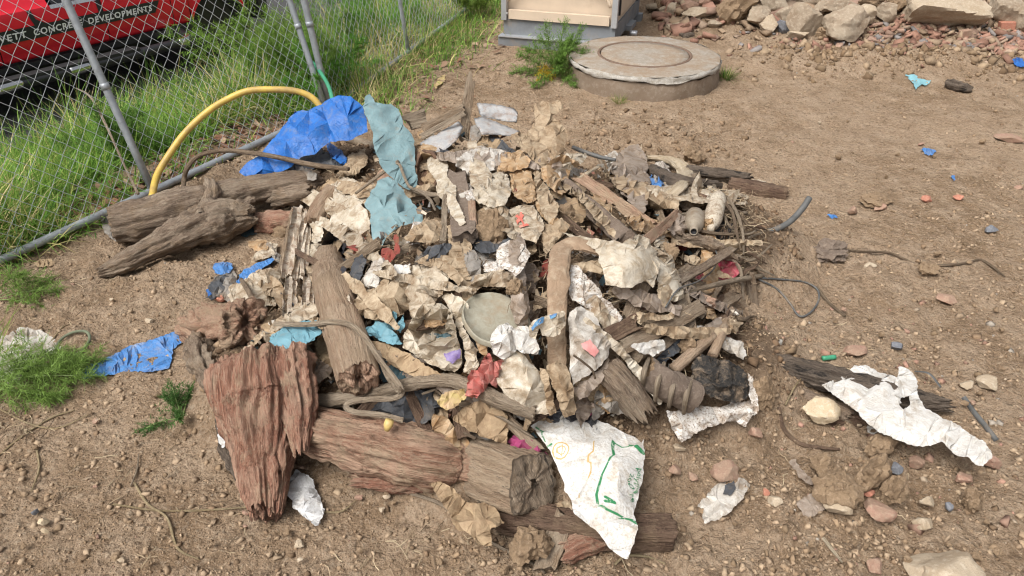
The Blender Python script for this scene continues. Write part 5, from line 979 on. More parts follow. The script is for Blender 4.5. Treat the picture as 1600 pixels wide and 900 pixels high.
ob = S('plastic_bag', 'open off-white bag mouth with teal plastic inside', 'bag', [(628, 542), (632, 524), (641, 502), (655, 484), (672, 473), (690, 474), (704, 484), (709, 502), (714, 520), (720, 545), (724, 568), (712, 582), (690, 577), (670, 568), (645, 552)], 'cream2', off=.12, puff=.05, crump=.02, wl=22, res=3.5, dip=[(680, 513, 27, 26, .13)], seed=33)
print_patch(ob, [(694, 552), (706, 548), (717, 545), (719, 560), (706, 566), (699, 563)], 'purpleprint', 'purple_print')
S('plastic_scrap', 'dark teal plastic lining inside the open bag', 'scrap', [(656, 528), (670, 522), (700, 520), (704, 528), (690, 540), (672, 544)], 'darkteal', off=.06, puff=.01, crump=.012, wl=14, res=3, seed=34)
S('plastic_scrap', 'tan film and teal sliver inside the open bag', 'scrap', [(662, 500), (678, 488), (700, 492), (698, 508), (680, 512), (664, 512)], 'orange', off=.065, puff=.012, crump=.014, wl=14, res=3, seed=35)
S('plastic_scrap', 'lower broken teal piece left of the open bag', 'scrap', [(572, 514), (588, 502), (606, 506), (620, 522), (628, 536), (612, 540), (594, 532), (578, 524)], 'teal2', off=.105, puff=.012, crump=.014, wl=16, res=3, seed=36)
S('plastic_scrap', 'upper jagged teal shard left of the open bag', 'scrap', [(603, 496), (614, 483), (620, 488), (621, 504), (630, 492), (633, 506), (626, 522), (612, 512)], 'teal2', off=.12, puff=.01, crump=.012, wl=12, res=3, seed=37)
S('plastic_sheet', 'yellowed torn film draped right of the open bag', 'film', [(690, 462), (705, 458), (720, 464), (732, 476), (728, 496), (724, 512), (734, 526), (744, 546), (748, 566), (740, 584), (730, 560), (722, 532), (712, 506), (702, 482)], 'cream2', off=.125, puff=.025, crump=.02, wl=20, res=3.5, seed=38)
S('plastic_scrap', 'pale strip hanging below the yellowed torn film', 'scrap', [(728, 545), (738, 540), (742, 562), (736, 586), (724, 582)], 'cream2', off=.13, puff=.01, crump=.01, wl=12, res=3, seed=39)
S('plastic_scrap', 'ochre film tucked under the round olive lid', 'scrap', [(742, 532), (760, 522), (766, 532), (760, 556), (750, 552)], 'orange', off=.115, puff=.012, crump=.012, wl=12, res=3, seed=40)
# white bags above the sack
S('plastic_bag', 'knotted white bag right of the round olive lid', 'bag', [(766, 538), (768, 520), (778, 509), (792, 505), (806, 511), (822, 509), (836, 526), (845, 544), (842, 552), (820, 552), (806, 546), (800, 556), (786, 562), (772, 554)], 'whitefilm', off=.15, puff=.05, crump=.022, wl=30, res=3.5, seed=41)
S('plastic_bag', 'bulging off-white bag between red plastic and tan sleeves', 'bag', [(788, 552), (800, 546), (815, 552), (836, 570), (846, 592), (856, 622), (862, 645), (838, 648), (810, 636), (786, 612), (776, 594), (782, 570)], 'cream2', off=.13, puff=.06, crump=.013, wl=44, res=4, seed=42)
S('cloth', 'tan rolled cloth sleeve left of the pair beside the bulging bag', 'cloth', [(842, 574), (852, 578), (862, 606), (870, 645), (858, 650), (850, 612)], 'tancloth', off=.14, puff=.045, crump=.012, wl=26, res=4, seed=43)
S('cloth', 'tan rolled cloth sleeve right of the pair under the stamped bag', 'cloth', [(852, 572), (872, 562), (886, 574), (896, 610), (900, 648), (880, 652), (868, 612)], 'tancloth', off=.14, puff=.06, crump=.014, wl=30, res=4, seed=44)
S('plastic_bag', 'torn coral red plastic bag above the brown paper', 'bag', [(757, 556), (764, 552), (770, 566), (786, 562), (788, 572), (778, 582), (782, 596), (776, 606), (764, 600), (756, 612), (744, 622), (728, 618), (730, 598), (734, 578), (746, 578)], 'red', off=.15, puff=.035, crump=.035, wl=14, res=3, seed=45)
S('plastic_film', 'yellow and pink film left of the coral red bag', 'film', [(682, 626), (696, 613), (712, 610), (726, 606), (728, 622), (716, 634), (700, 640), (686, 634)], 'yellow', off=.14, puff=.015, crump=.012, wl=18, res=3, seed=46)
S('paper', 'brown crumpled paper behind the squared timber end', 'paper', [(706, 655), (724, 636), (746, 626), (762, 624), (780, 634), (793, 652), (793, 696), (766, 686), (730, 672)], 'brownpaper', off=.07, puff=.02, crump=.02, wl=26, res=4, seed=47)
S('paper', 'torn brown paper bag spilling below the split log', 'paper', [(670, 754), (688, 752), (704, 760), (728, 784), (756, 786), (774, 794), (788, 818), (766, 826), (770, 852), (748, 852), (730, 832), (712, 828), (702, 802), (684, 776)], 'brownpaper', off=.05, puff=.025, crump=.025, wl=26, res=4, plane=[(672, 754, 1.42), (785, 810, 1.30), (750, 852, 1.22)], seed=48, skirt=.01)
S('rag', 'tan cloth knot tied round the short pale board', 'rag', [(866, 788), (880, 782), (898, 790), (906, 806), (896, 816), (874, 816), (866, 806)], 'beige', plane=[(866, 788, 1.36), (906, 806, 1.33), (880, 816, 1.31)], off=.03, puff=.02, crump=.012, wl=16, res=3, seed=49)
# the printed sack
sk = S('sack', 'big white printed sack with green lines draped over the timber end', 'sack', [(776, 628), (800, 637), (820, 644), (842, 644), (880, 645), (912, 651), (950, 663), (982, 679), (1000, 692), (1006, 685), (1008, 713), (1005, 744), (995, 782), (991, 804), (998, 824), (990, 852), (981, 874), (958, 861), (932, 830), (899, 803), (885, 768), (873, 733), (858, 702), (838, 674), (818, 656), (796, 643)], 'sack',
  plane=[(790, 635, 1.60), (1000, 700, 1.50), (975, 868, 1.16)], off=.03, puff=.08, crump=.013, wl=76, fold=(58, 50, .012), res=4, skirt=.02, seed=50)
def sack_text(txt, x0, y0, x1, y1, hgt):
    V, Fc = text_mesh(txt); w = V[:, 0].max(); d = np.array([x1-x0, y1-y0]); L = np.linalg.norm(d); d = d/L; nrm = np.array([d[1], -d[0]]); q = np.array([[x0, y0]])+np.outer(V[:, 0]/w*L, d)+np.outer(V[:, 1]/.7*hgt, nrm); mesh('green_lettering', o_surf[sk.name](q[:, 0], q[:, 1], .005), Fc, M['greenprint'], sk, smooth=False)
sack_text('polythene', 996, 731, 985, 783, 8); sack_text('200', 984, 739, 980, 765, 5)
S('plastic_scrap', 'small magenta scrap peeking above the white sack', 'scrap', [(904, 640), (912, 632), (929, 631), (926, 650), (912, 652)], 'magenta', off=.03, puff=.012, crump=.008, wl=12, res=3, seed=51)
S('plastic_scrap', 'crumpled magenta plastic deep under the brown paper', 'scrap', [(792, 690), (806, 680), (826, 684), (848, 700), (860, 716), (840, 718), (820, 704), (800, 700)], 'magenta', off=.05, puff=.02, crump=.02, wl=14, res=3, seed=52)
# cup scrap, mottled sheet, stamped bag
cp = S('plastic_cup', 'crushed cup scrap with blue rim left of the bent strip foot', 'cup', [(826, 516), (836, 500), (860, 490), (884, 486), (884, 504), (876, 522), (862, 528), (848, 524), (844, 512), (836, 530), (828, 528)], 'cream2', off=.19, puff=.03, crump=.014, wl=16, res=3, seed=53, dip=[(866, 508, 14, 10, .02)])
print_patch(cp, [(829, 512), (838, 502), (850, 496), (848, 502), (836, 510), (830, 518)], 'blueprint', 'blue_rim'); print_patch(cp, [(858, 493), (870, 491), (868, 496), (860, 498)], 'blueprint', 'blue_rim')
S('plastic_sheet', 'mud mottled white sheet right of the bent strip', 'plastic sheet', [(891, 415), (904, 416), (918, 432), (932, 450), (952, 472), (975, 497), (962, 510), (944, 520), (932, 496), (914, 478), (890, 466)], 'mottle', off=.09, puff=.02, crump=.014, wl=36, res=4, seed=54)
sb = S('plastic_bag', 'white bag with pink square stamp beside the bent strip', 'bag', [(889, 490), (900, 480), (910, 477), (926, 490), (942, 515), (953, 538), (951, 558), (936, 574), (916, 588), (896, 602), (890, 570)], 'white', off=.14, puff=.05, crump=.011, wl=50, res=4, seed=55)
print_patch(sb, [(908, 538), (922, 529), (936, 548), (924, 562)], 'pinkprint', 'pink_stamp')
S('plastic_bag', 'dusty grey underside fold below the stamped white bag', 'bag', [(950, 560), (952, 572), (938, 598), (920, 618), (904, 626), (896, 606), (918, 592), (938, 576)], 'film', off=.115, puff=.03, crump=.012, wl=24, res=4, seed=56)
yb = S('plastic_bag', 'yellowed white bag draped over the elbow of the bent strip', 'bag', [(878, 365), (905, 368), (929, 372), (950, 375), (974, 381), (984, 368), (1000, 366), (1014, 376), (1025, 395), (1030, 419), (1020, 450), (1008, 438), (986, 450), (964, 448), (946, 446), (940, 419), (933, 392), (906, 375)], 'cream2', off=.17, puff=.06, crump=.018, wl=46, res=4, seed=57)
S('cloth', 'beige cloth hanging in a point right of the yellowed bag', 'cloth', [(1031, 377), (1038, 390), (1047, 410), (1062, 423), (1056, 442), (1052, 468), (1040, 480), (1028, 486), (1026, 450), (1030, 420)], 'beige', off=.10, puff=.025, crump=.008, wl=40, fold=(5, 14, .006), res=4, seed=58)
S('cloth', 'beige strip twisting towards the crimson plastic', 'cloth', [(1068, 398), (1086, 398), (1106, 412), (1128, 424), (1147, 434), (1130, 436), (1106, 424), (1084, 414), (1070, 408)], 'beige', off=.12, puff=.016, crump=.01, wl=18, res=3, seed=59)
S('cloth', 'torn beige cloth scrap lying across the middle boards', 'cloth', [(984, 494), (998, 487), (1016, 490), (1040, 492), (1058, 486), (1052, 498), (1030, 500), (1012, 500), (998, 508)], 'beige', off=.125, puff=.016, crump=.016, wl=16, res=3, seed=60)
S('plastic_bag', 'crumpled crimson plastic at the heap\'s right edge', 'bag', [(1086, 433), (1100, 420), (1116, 412), (1130, 402), (1148, 405), (1158, 416), (1156, 428), (1140, 436), (1122, 444), (1102, 440)], 'pink', off=.10, puff=.03, crump=.03, wl=14, res=3, seed=61)
S('plastic_film', 'clear grimy film flap under the tan board', 'film', [(1070, 528), (1100, 510), (1128, 494), (1132, 508), (1122, 524), (1096, 530)], 'film', off=.085, puff=.01, crump=.01, wl=22, res=4, seed=62)
# upper right bags
S('plastic_bag', 'dusty pinkish bag tied with rope at the heap\'s back right', 'bag', [(956, 262), (962, 245), (976, 232), (992, 225), (1006, 236), (1012, 254), (1016, 280), (1013, 318), (1006, 334), (990, 322), (973, 304), (960, 286)], 'film', off=.17, puff=.12, crump=.010, wl=50, fold=(10, 24, .010), res=4, seed=63)
S('plastic_scrap', 'small blue scrap beside the dusty pinkish bag', 'scrap', [(1016, 272), (1024, 270), (1032, 284), (1034, 298), (1026, 298), (1018, 286)], 'blue2', off=.12, puff=.01, crump=.01, wl=12, res=3, seed=64)
S('plastic_bag', 'crumpled clear bag left of the two bottles', 'bag', [(1038, 352), (1046, 338), (1058, 330), (1070, 338), (1074, 356), (1066, 368), (1050, 368)], 'film', off=.13, puff=.04, crump=.024, wl=14, res=3, seed=65)
# back middle
S('plastic_bag', 'white rumpled bag near the tin sheets', 'bag', [(712, 246), (730, 238), (750, 227), (768, 231), (786, 236), (784, 250), (770, 266), (754, 276), (726, 273), (712, 260)], 'white', off=.12, puff=.05, crump=.026, wl=24, res=4, seed=66)
S('plastic_bag', 'rust stained bag right of the rumpled white bag', 'bag', [(776, 268), (784, 240), (800, 236), (814, 236), (831, 251), (824, 262), (800, 268)], 'orange', off=.12, puff=.035, crump=.02, wl=18, res=3.5, seed=67)
S('plastic_bag', 'white pleated bag above the red printed wrapper', 'bag', [(739, 298), (748, 284), (762, 274), (778, 268), (794, 273), (799, 297), (791, 320), (766, 326), (744, 316)], 'cream2', off=.14, puff=.06, crump=.010, wl=22, fold=(0, 9, .008), res=3.5, seed=68)
S('plastic_film', 'brown streaked film between pleated bag and tan card', 'film', [(796, 272), (812, 262), (830, 268), (834, 290), (838, 312), (826, 318), (804, 308), (798, 296)], 'orange', off=.12, puff=.03, crump=.022, wl=18, fold=(20, 8, .008), res=3.5, seed=69)
S('cloth', 'stiff tan cloth standing up at the heap\'s back', 'cloth', [(834, 162), (848, 159), (862, 160), (874, 156), (881, 167), (872, 176), (862, 184), (876, 190), (884, 198), (886, 210), (880, 232), (868, 252), (850, 246), (834, 232), (818, 212), (828, 202), (834, 190)], 'tancloth', plane=[(840, 165, 3.38), (878, 165, 3.38), (855, 248, 2.98)], off=.0, puff=.05, crump=.022, wl=26, fold=(0, 10, .01), res=3.5, skirt=.02, seed=70)
S('cloth', 'grey tan cloth fold below the stiff standing cloth', 'cloth', [(796, 210), (812, 208), (830, 214), (852, 228), (866, 248), (850, 262), (834, 252), (814, 230)], 'tancloth', off=.12, puff=.03, crump=.02, wl=20, res=3.5, seed=71)
S('plastic_bag', 'orange brown stained bag with white lining at the back centre', 'bag', [(844, 264), (858, 252), (880, 241), (896, 248), (909, 257), (890, 266), (888, 288), (878, 305), (862, 296), (848, 280)], 'orange', off=.13, puff=.04, crump=.022, wl=20, res=3.5, dip=[(872, 276, 12, 12, .03)], seed=72)
S('plastic_scrap', 'white lining poking out of the orange brown bag', 'scrap', [(858, 276), (872, 262), (884, 262), (886, 284), (878, 298), (866, 292)], 'white', off=.125, puff=.01, crump=.012, wl=12, res=3, seed=73)
S('cardboard', 'long tan card wedge left of the dark slanting plank', 'card', [(834, 270), (842, 272), (856, 296), (874, 322), (868, 346), (860, 354), (846, 330), (838, 306)], 'beige', off=.14, puff=.02, crump=.012, wl=26, res=3.5, seed=74)
rp = S('wrapper', 'grimy wrapper with red print in the heap\'s upper centre', 'wrapper', [(796, 326), (812, 320), (834, 322), (846, 340), (851, 358), (838, 380), (822, 374), (808, 366), (800, 346)], 'cream', off=.14, puff=.03, crump=.018, wl=20, res=3.5, seed=75)
for pl in ([(812, 340), (820, 346)], [(808, 350), (824, 340)], [(812, 356), (824, 350)], [(820, 336), (818, 354)]): print_line(rp, pl, 3.2, 'redprint', 'red_print')
S('rag', 'fringed brown rag right of the red printed wrapper', 'rag', [(846, 352), (860, 350), (876, 340), (892, 352), (880, 366), (864, 384), (852, 400), (846, 376)], 'tancloth', off=.13, puff=.025, crump=.024, wl=14, fold=(20, 7, .006), res=3.5, seed=76)
S('cloth', 'grey brown cloth wrapped under the pleated bag', 'cloth', [(742, 336), (752, 324), (772, 326), (786, 322), (796, 338), (794, 352), (776, 344), (758, 352), (746, 350)], 'tancloth', off=.10, puff=.03, crump=.02, wl=16, res=3.5, seed=77)
# tin sheets at the back
S('tin_sheet', 'grey rust-spotted tin sheet standing farthest back', 'tin sheet', [(743, 161), (770, 162), (802, 168), (809, 176), (808, 192), (780, 188), (752, 182)], 'metal', plane=[(745, 162, 3.55), (805, 170, 3.5), (800, 192, 3.40)], off=0, puff=.008, crump=.006, wl=40, fold=(80, 18, .01), res=4, jag=1, skirt=.004, seed=78)
S('tin_sheet', 'white bent tin sheet in front of the rust-spotted tin', 'tin sheet', [(740, 184), (754, 181), (774, 190), (794, 198), (813, 205), (809, 214), (784, 212), (754, 210), (744, 196)], 'metal', plane=[(742, 184, 3.34), (810, 206, 3.3), (780, 212, 3.2)], off=.0, puff=.03, crump=.008, wl=40, res=4, jag=1, skirt=.02, seed=79)
S('tin_sheet', 'dull tin sheet sloping down left of the upright board', 'tin sheet', [(654, 224), (684, 208), (716, 190), (724, 198), (716, 216), (694, 236), (670, 240)], 'metal', plane=[(655, 224, 3.12), (720, 192, 3.25), (690, 238, 3.0)], off=0, puff=.012, crump=.008, wl=40, fold=(60, 14, .008), res=4, jag=1, skirt=.01, seed=80)
S('tin_box', 'dark rusted tin box lying open behind the teal sheets', 'tin', [(648, 232), (664, 234), (682, 236), (686, 262), (684, 296), (668, 298), (650, 290)], 'rust', off=.03, puff=.02, crump=.012, wl=30, res=4, jag=1, dip=[(668, 266, 16, 26, .08)], seed=81)
S('tin_sheet', 'small grey metal flap right of the upright board', 'tin sheet', [(736, 196), (748, 194), (752, 212), (742, 230), (732, 226)], 'grey', plane=[(736, 196, 3.26), (750, 196, 3.26), (740, 228, 3.14)], off=0, puff=.01, crump=.006, wl=20, res=3, jag=1, seed=82)
# lower left middle
S('tarp', 'dark slate tarp bunched behind the looped strap', 'tarp', [(556, 628), (580, 612), (620, 606), (660, 604), (686, 612), (690, 640), (664, 660), (626, 664), (586, 652)], 'slate', off=.04, puff=.03, crump=.03, wl=22, res=4, seed=83)
S('cardboard', 'brown torn card lying over dark teal sheet', 'card', [(576, 532), (600, 536), (630, 548), (664, 568), (692, 586), (680, 596), (650, 590), (618, 574), (590, 554)], 'brownpaper', off=.105, puff=.014, crump=.012, wl=30, res=4, seed=84)
S('plastic_sheet', 'dark teal sheet showing under the torn card', 'plastic sheet', [(584, 552), (606, 562), (640, 588), (622, 598), (598, 596), (580, 578)], 'darkteal', off=.07, puff=.014, crump=.012, wl=22, res=4, seed=85)
S('plastic_film', 'silver white film piece lying on the soil beside the stump foot', 'film', [(462, 733), (480, 741), (490, 750), (494, 762), (501, 778), (508, 797), (498, 823), (480, 813), (458, 790), (450, 776), (444, 764)], 'silver', off=.035, puff=.02, crump=.014, wl=22, res=3.5, skirt=.01, seed=86)
# right-hand ground sheets
wf = S('plastic_sheet', 'large torn white plastic sheet lying over the black timber', 'plastic sheet', [(1283, 603), (1304, 592), (1320, 584), (1336, 573), (1352, 570), (1366, 578), (1380, 582), (1403, 590), (1405, 572), (1420, 576), (1434, 592), (1432, 612), (1444, 636), (1466, 648), (1490, 662), (1514, 676), (1538, 692), (1553, 712), (1540, 724), (1528, 731), (1512, 714), (1496, 713), (1482, 700), (1470, 690), (1452, 696), (1438, 698), (1404, 688), (1364, 670), (1330, 636), (1302, 616)], 'whitefilm', off=.15, puff=.03, crump=.018, wl=46, fold=(35, 30, .010), res=4, skirt=.02, holes=[[(1406, 622), (1420, 618), (1422, 632), (1412, 640), (1406, 634)]], seed=87)
S('plastic_scrap', 'white scrap tip below the large torn sheet', 'scrap', [(1352, 662), (1370, 664), (1380, 672), (1364, 680), (1354, 674)], 'whitefilm', off=.02, puff=.006, crump=.006, wl=10, res=3, seed=88)
S('tarred_felt', 'black tarred felt slab on the right of the heap', 'felt', [(1078, 572), (1086, 560), (1098, 554), (1120, 560), (1142, 564), (1166, 582), (1172, 604), (1166, 624), (1142, 630), (1118, 622), (1100, 614), (1084, 598)], 'char', off=.10, puff=.05, crump=.018, wl=18, res=3.5, skirt=.05, seed=89)
S('plaster_sheet', 'torn mud-stained white sheet below the tarred felt', 'sheet', [(1041, 640), (1056, 644), (1078, 630), (1096, 634), (1116, 638), (1144, 630), (1178, 626), (1180, 644), (1164, 668), (1146, 656), (1126, 662), (1112, 666), (1096, 672), (1080, 684), (1064, 692), (1048, 668)], 'mottle', off=.06, puff=.02, crump=.016, wl=24, res=3.5, skirt=.02, seed=90)
S('plaster_sheet', 'curling dirty white edge right of the tarred felt', 'sheet', [(1168, 582), (1176, 590), (1186, 640), (1178, 650), (1172, 626)], 'mottle', off=.07, puff=.016, crump=.012, wl=14, res=3, seed=91)
wp = S('packet', 'crushed white packet with grey print on the soil', 'packet', [(1087, 790), (1100, 778), (1118, 757), (1134, 750), (1149, 744), (1164, 750), (1172, 758), (1160, 780), (1140, 800), (1120, 812), (1102, 819), (1098, 797)], 'white', off=.02, puff=.025, crump=.016, wl=24, res=3, skirt=.02, seed=92)
print_patch(wp, [(1132, 758), (1146, 752), (1150, 764), (1140, 776), (1130, 770)], 'slate', 'grey_print')
S('plastic_film', 'clear film strip on soil right of the brick wedge', 'film', [(1231, 722), (1240, 720), (1256, 736), (1275, 757), (1266, 758), (1248, 746)], 'film', off=.015, puff=.006, crump=.006, wl=12, res=3, skirt=.004, seed=93)
S('plastic_film', 'crinkled clear film scrap below the film strip', 'film', [(1243, 784), (1258, 776), (1270, 772), (1284, 780), (1292, 796), (1280, 800), (1270, 808), (1254, 806)], 'film', off=.014, puff=.008, crump=.008, wl=12, res=3, skirt=.004, seed=94)
S('plastic_scrap', 'pale blue plastic scrap on bare soil before the berm', 'scrap', [(1414, 115), (1428, 118), (1440, 124), (1455, 125), (1452, 133), (1438, 134), (1430, 140), (1424, 128)], 'lightblue', off=.02, puff=.02, crump=.016, wl=10, res=2.5, skirt=.006, seed=95)
S('plastic_scrap', 'small blue scrap on soil in the upper right', 'scrap', [(1438, 236), (1448, 234), (1462, 238), (1456, 243), (1444, 242)], 'blue2', off=.012, puff=.01, crump=.008, wl=8, res=2, skirt=.004, seed=96)
S('plastic_scrap', 'bright blue scrap at the right picture edge by the berm', 'scrap', [(1580, 95), (1590, 92), (1602, 94), (1604, 104), (1590, 106), (1582, 102)], 'blue', off=.02, puff=.02, crump=.012, wl=10, res=2.5, skirt=.006, seed=97)
S('cloth', 'white rag half hidden by fennel at the left edge', 'cloth', [(0, 520), (30, 512), (70, 520), (100, 545), (112, 572), (90, 580), (60, 570), (20, 600), (-4, 590)], 'white', off=.015, puff=.02, crump=.014, wl=26, res=4, skirt=.01, seed=98)
S('plastic_sheet', 'pale sheet corner under the long log beside the fence rail', 'plastic sheet', [(158, 346), (168, 335), (182, 330), (196, 372), (184, 378), (166, 366)], 'grey', off=.03, puff=.012, crump=.01, wl=20, res=3.5, skirt=.008, seed=99)
S('rag', 'dull red rag hanging left over the long log', 'rag', [(262, 310), (276, 302), (284, 302), (278, 322), (272, 346), (268, 348), (266, 326)], 'darkred', off=.21, puff=.012, crump=.01, wl=12, res=3, seed=100)
S('rag', 'dull red rag hanging right over the long log', 'rag', [(292, 306), (304, 306), (318, 304), (318, 318), (308, 320), (304, 332), (298, 332), (294, 318)], 'darkred', off=.21, puff=.012, crump=.01, wl=12, res=3, seed=101)
S('plastic_scrap', 'dark green film by the gnarled driftwood log', 'scrap', [(368, 362), (384, 356), (400, 358), (404, 368), (386, 372)], 'darkteal', off=.015, puff=.01, crump=.01, wl=12, res=3, skirt=.004, seed=102)
S('plastic_film', 'grey film lying under the right end of the blue tarp', 'film', [(460, 258), (480, 262), (496, 272), (492, 282), (468, 278)], 'grey', off=.07, puff=.01, crump=.01, wl=14, res=3, seed=103)
S('rag', 'twisted tan rag between the blue tarp and teal sheet', 'rag', [(534, 262), (548, 236), (556, 240), (570, 230), (574, 252), (560, 272), (544, 276), (524, 276)], 'tancloth', off=.075, puff=.03, crump=.03, wl=14, res=3, seed=104)
S('plastic_scrap', 'pale scrap under the left lath', 'scrap', [(392, 402), (408, 388), (420, 378), (434, 382), (432, 396), (414, 404), (398, 408)], 'cream', off=.06, puff=.016, crump=.014, wl=14, res=3, seed=105)
S('cloth', 'cream rag right of the flaking tin channels', 'cloth', [(482, 345), (494, 336), (506, 346), (504, 372), (494, 382), (484, 378), (488, 360)], 'cream2', off=.10, puff=.02, crump=.016, wl=14, res=3, seed=106)
M['stemdull'] = m_plain('dull_green_webbing', (.12, .135, .085), .8, 0, .2, dirt=(.24, .18, .12))
# ------------------------------------------------------------------ rigid bits in the heap
def disc(name, label, cat, px, py, rx, tilt_pts, mat):
    """flat lid: centre and two rim points in the heap"""
    c, a, b = tilt_pts; u = a-c; v = b-c; n = 48; th = np.linspace(0, 2*math.pi, n, endpoint=False); w = np.cross(u, v); w /= np.linalg.norm(w)
    if w[1] > 0: w = -w
    V = []
    for r, h in ((1.0, -.012), (1.0, .004), (.965, .008), (.94, .001), (.6, .0), (.2, .0)):
        wob = 1+.015*vn(np.cos(th)*2, np.sin(th)*2, 1, 4); V.append(c+(np.cos(th)*wob)[:, None]*u*r+(np.sin(th)*wob)[:, None]*v*r+w*(h+.004*vn(np.cos(th)*r*3, np.sin(th)*r*3, 2, 6))[:, None])
    V = np.vstack(V); Fc = [(i*n+j, i*n+(j+1) % n, (i+1)*n+(j+1) % n, (i+1)*n+j) for i in range(5) for j in range(n)]+[tuple(5*n+j for j in range(n))]
    return tag(mesh(name, V, Fc, M[mat]), label, cat)
c0 = P(776, 500, off=.10); disc('lid', 'round olive grey plastic lid in the heap\'s middle', 'lid', 0, 0, 0, (c0, P(829, 506, off=.085), P(768, 458, off=.065)), 'plate')
def lathe(name, label, cat, a, b, prof, mat, n=24, parent=None):
    a, b = np.asarray(a), np.asarray(b); T = b-a; L = np.linalg.norm(T); T = T/L; N = np.cross(T, (0, 0, 1)); N /= np.linalg.norm(N); B = np.cross(T, N); th = np.linspace(0, 2*math.pi, n, endpoint=False); V = [a+T*L*s+r*(np.cos(th)[:, None]*N+np.sin(th)[:, None]*B) for s, r in prof]
    k = len(prof); V = np.vstack(V); o = mesh(name, V, [(i*n+j, i*n+(j+1) % n, (i+1)*n+(j+1) % n, (i+1)*n+j) for i in range(k-1) for j in range(n)], M[mat], parent); return tag(o, label, cat) if label else o
m = mpp(P(1110, 335)); r = 14*m
bo = lathe('bottle', 'mud speckled white bottle lying in the roots', 'bottle', P(1123, 305, off=.11), P(1110, 358, off=.12), [(0, .001), (.01, r*.55), (.06, r*.8), (.2, r), (.7, r), (.86, r*.8), (.93, r*.4), (1, r*.38), (1, .001)], 'spray')
bo = lathe('bottle', 'grimy clear bottle with its open neck towards the viewer', 'bottle', P(1086, 336, off=.09), P(1084, 362, off=.17), [(0, .001), (0, r*.9), (.1, r*1.02), (.55, r*1.0), (.75, r*.75), (.85, r*.42), (1, r*.42), (1, r*.30), (.8, r*.28)], 'clearbottle')
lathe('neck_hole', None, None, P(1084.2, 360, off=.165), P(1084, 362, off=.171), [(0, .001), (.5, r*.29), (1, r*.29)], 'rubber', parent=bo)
# ribbed pipe packed with earth
cs = [P(1006, 580, off=.10), P(1031, 597, off=.105), P(1053, 608, off=.10), P(1078, 618, off=.09)]
rib = log('ribbed_pipe', 'earth packed ribbed pipe with pale ribs beside the tarred felt', 'pipe', [(cs[0], 25), (cs[1], 26), (cs[2], 26), (cs[3], 25)], 'sandboard', seed=60, nth=48, ns=50, groove=.05, lump=.12, jag=(.01, .01), endmat='dirtlump')
for k, (a, b) in enumerate((((1014, 560), (1004, 604)), ((1038, 567), (1023, 628)), ((1060, 582), (1045, 636)), ((1083, 588), (1068, 646)))):
    mid = P((a[0]+b[0])/2-3, (a[1]+b[1])/2, off=.165); tube('rib', [P(*a, off=.105), P(a[0]*.7+b[0]*.3-2, a[1]*.7+b[1]*.3, off=.15), mid, P(a[0]*.3+b[0]*.7-2, a[1]*.3+b[1]*.7, off=.15), P(*b, off=.105)], [.006, .0075, .008, .0075, .006], M['branch'], parent=rib, n=10, ns=24)
# curled bark hoop
log('bark_hoop', 'curled cream bark hoop right of the dusty pinkish bag', 'bark', [(P(1012, 246, off=.10), 5), (P(1038, 248, off=.13), 8), (P(1060, 256, off=.15), 11), (P(1071, 274, off=.15), 12), (P(1062, 294, off=.14), 11), (P(1044, 306, off=.12), 9), (P(1026, 316, off=.10), 7)], 'fibre', seed=61, nth=36, ns=80, groove=.25, lump=.08, aspect=.55, jag=(.02, .02))
def G(px, py, dz=.006):
    p = P(px, py); p[2] = float(terr(p[0], p[1])+fine(np.array([p[0]]), np.array([p[1]]))[0])+dz; return p
# straps, hoses, cords
def ribbon(name, label, cat, pts, w, mat, n=60, group=None, tw=0.):
    q = cr(pts, n); T, N, B = frames(q); V = []; a = np.linspace(0, tw, n); side = np.cross(T, (O-q)); side /= np.linalg.norm(side, axis=1)[:, None]; U = np.cross(side, T); side = side*np.cos(a)[:, None]+U*np.sin(a)[:, None]; U = np.cross(side, T)
    th = .0012; prof = [(-.5, 1), (.5, 1), (.5, -1), (-.5, -1)]; V = np.stack([q+side*w*x+U*th*z for x, z in prof], 1).reshape(-1, 3); L = np.linspace(0, 1, n)
    fib = np.stack([np.tile([-.5*w, .5*w, .5*w, -.5*w], n), np.zeros(4*n), np.repeat(L, 4)], -1); return tag(mesh(name, V, [(i*4+j, i*4+(j+1) % 4, (i+1)*4+(j+1) % 4, (i+1)*4+j) for i in range(n-1) for j in range(4)]+[(0, 1, 2, 3), (4*n-1, 4*n-2, 4*n-3, 4*n-4)], M[mat], fib=fib), label, cat, group)
ribbon('strap', 'long grey fabric strap looping from the post down to split log', 'strap', [P(428, 506, off=.165), P(480, 507, off=.19), P(520, 503, off=.20), P(548, 508, off=.20), P(572, 530, off=.20), P(596, 566, off=.19), P(618, 594, off=.18), P(628, 612, off=.17), P(616, 622, off=.16), P(580, 624, off=.16), P(550, 627, off=.16), P(540, 636, off=.155), P(556, 644, off=.15), P(594, 648, off=.14), P(630, 657, off=.12)], .016, 'branch', 150)
ribbon('strap', 'short grey strap tail hanging off the looping strap', 'strap', [P(590, 548, off=.19), P(604, 585, off=.18), P(622, 610, off=.175), P(628, 606, off=.19)], .014, 'branch', 40)
lathe('nozzle', 'small yellow plastic nozzle lying on the split log', 'nozzle', P(609, 656, off=.185), P(604, 673, off=.175), [(0, .001), (0, .012), (.5, .013), (1, .007), (1, .004), (.6, .004)], 'cyc')
tube('hose', [P(237, 310, h=.10), P(245, 275, y=3.33), P(262, 245, y=3.42), P(288, 209, y=3.5), P(320, 178, y=3.56), P(350, 158, y=3.62), P(388, 142, y=3.67), P(432, 140, y=3.70), P(465, 143, y=3.72), P(488, 153, y=3.72), P(505, 172, y=3.70)], .0165, M['hose'], 'thick yellow hose arching from the log to the blue tarp', 'hose', n=14, ns=90)
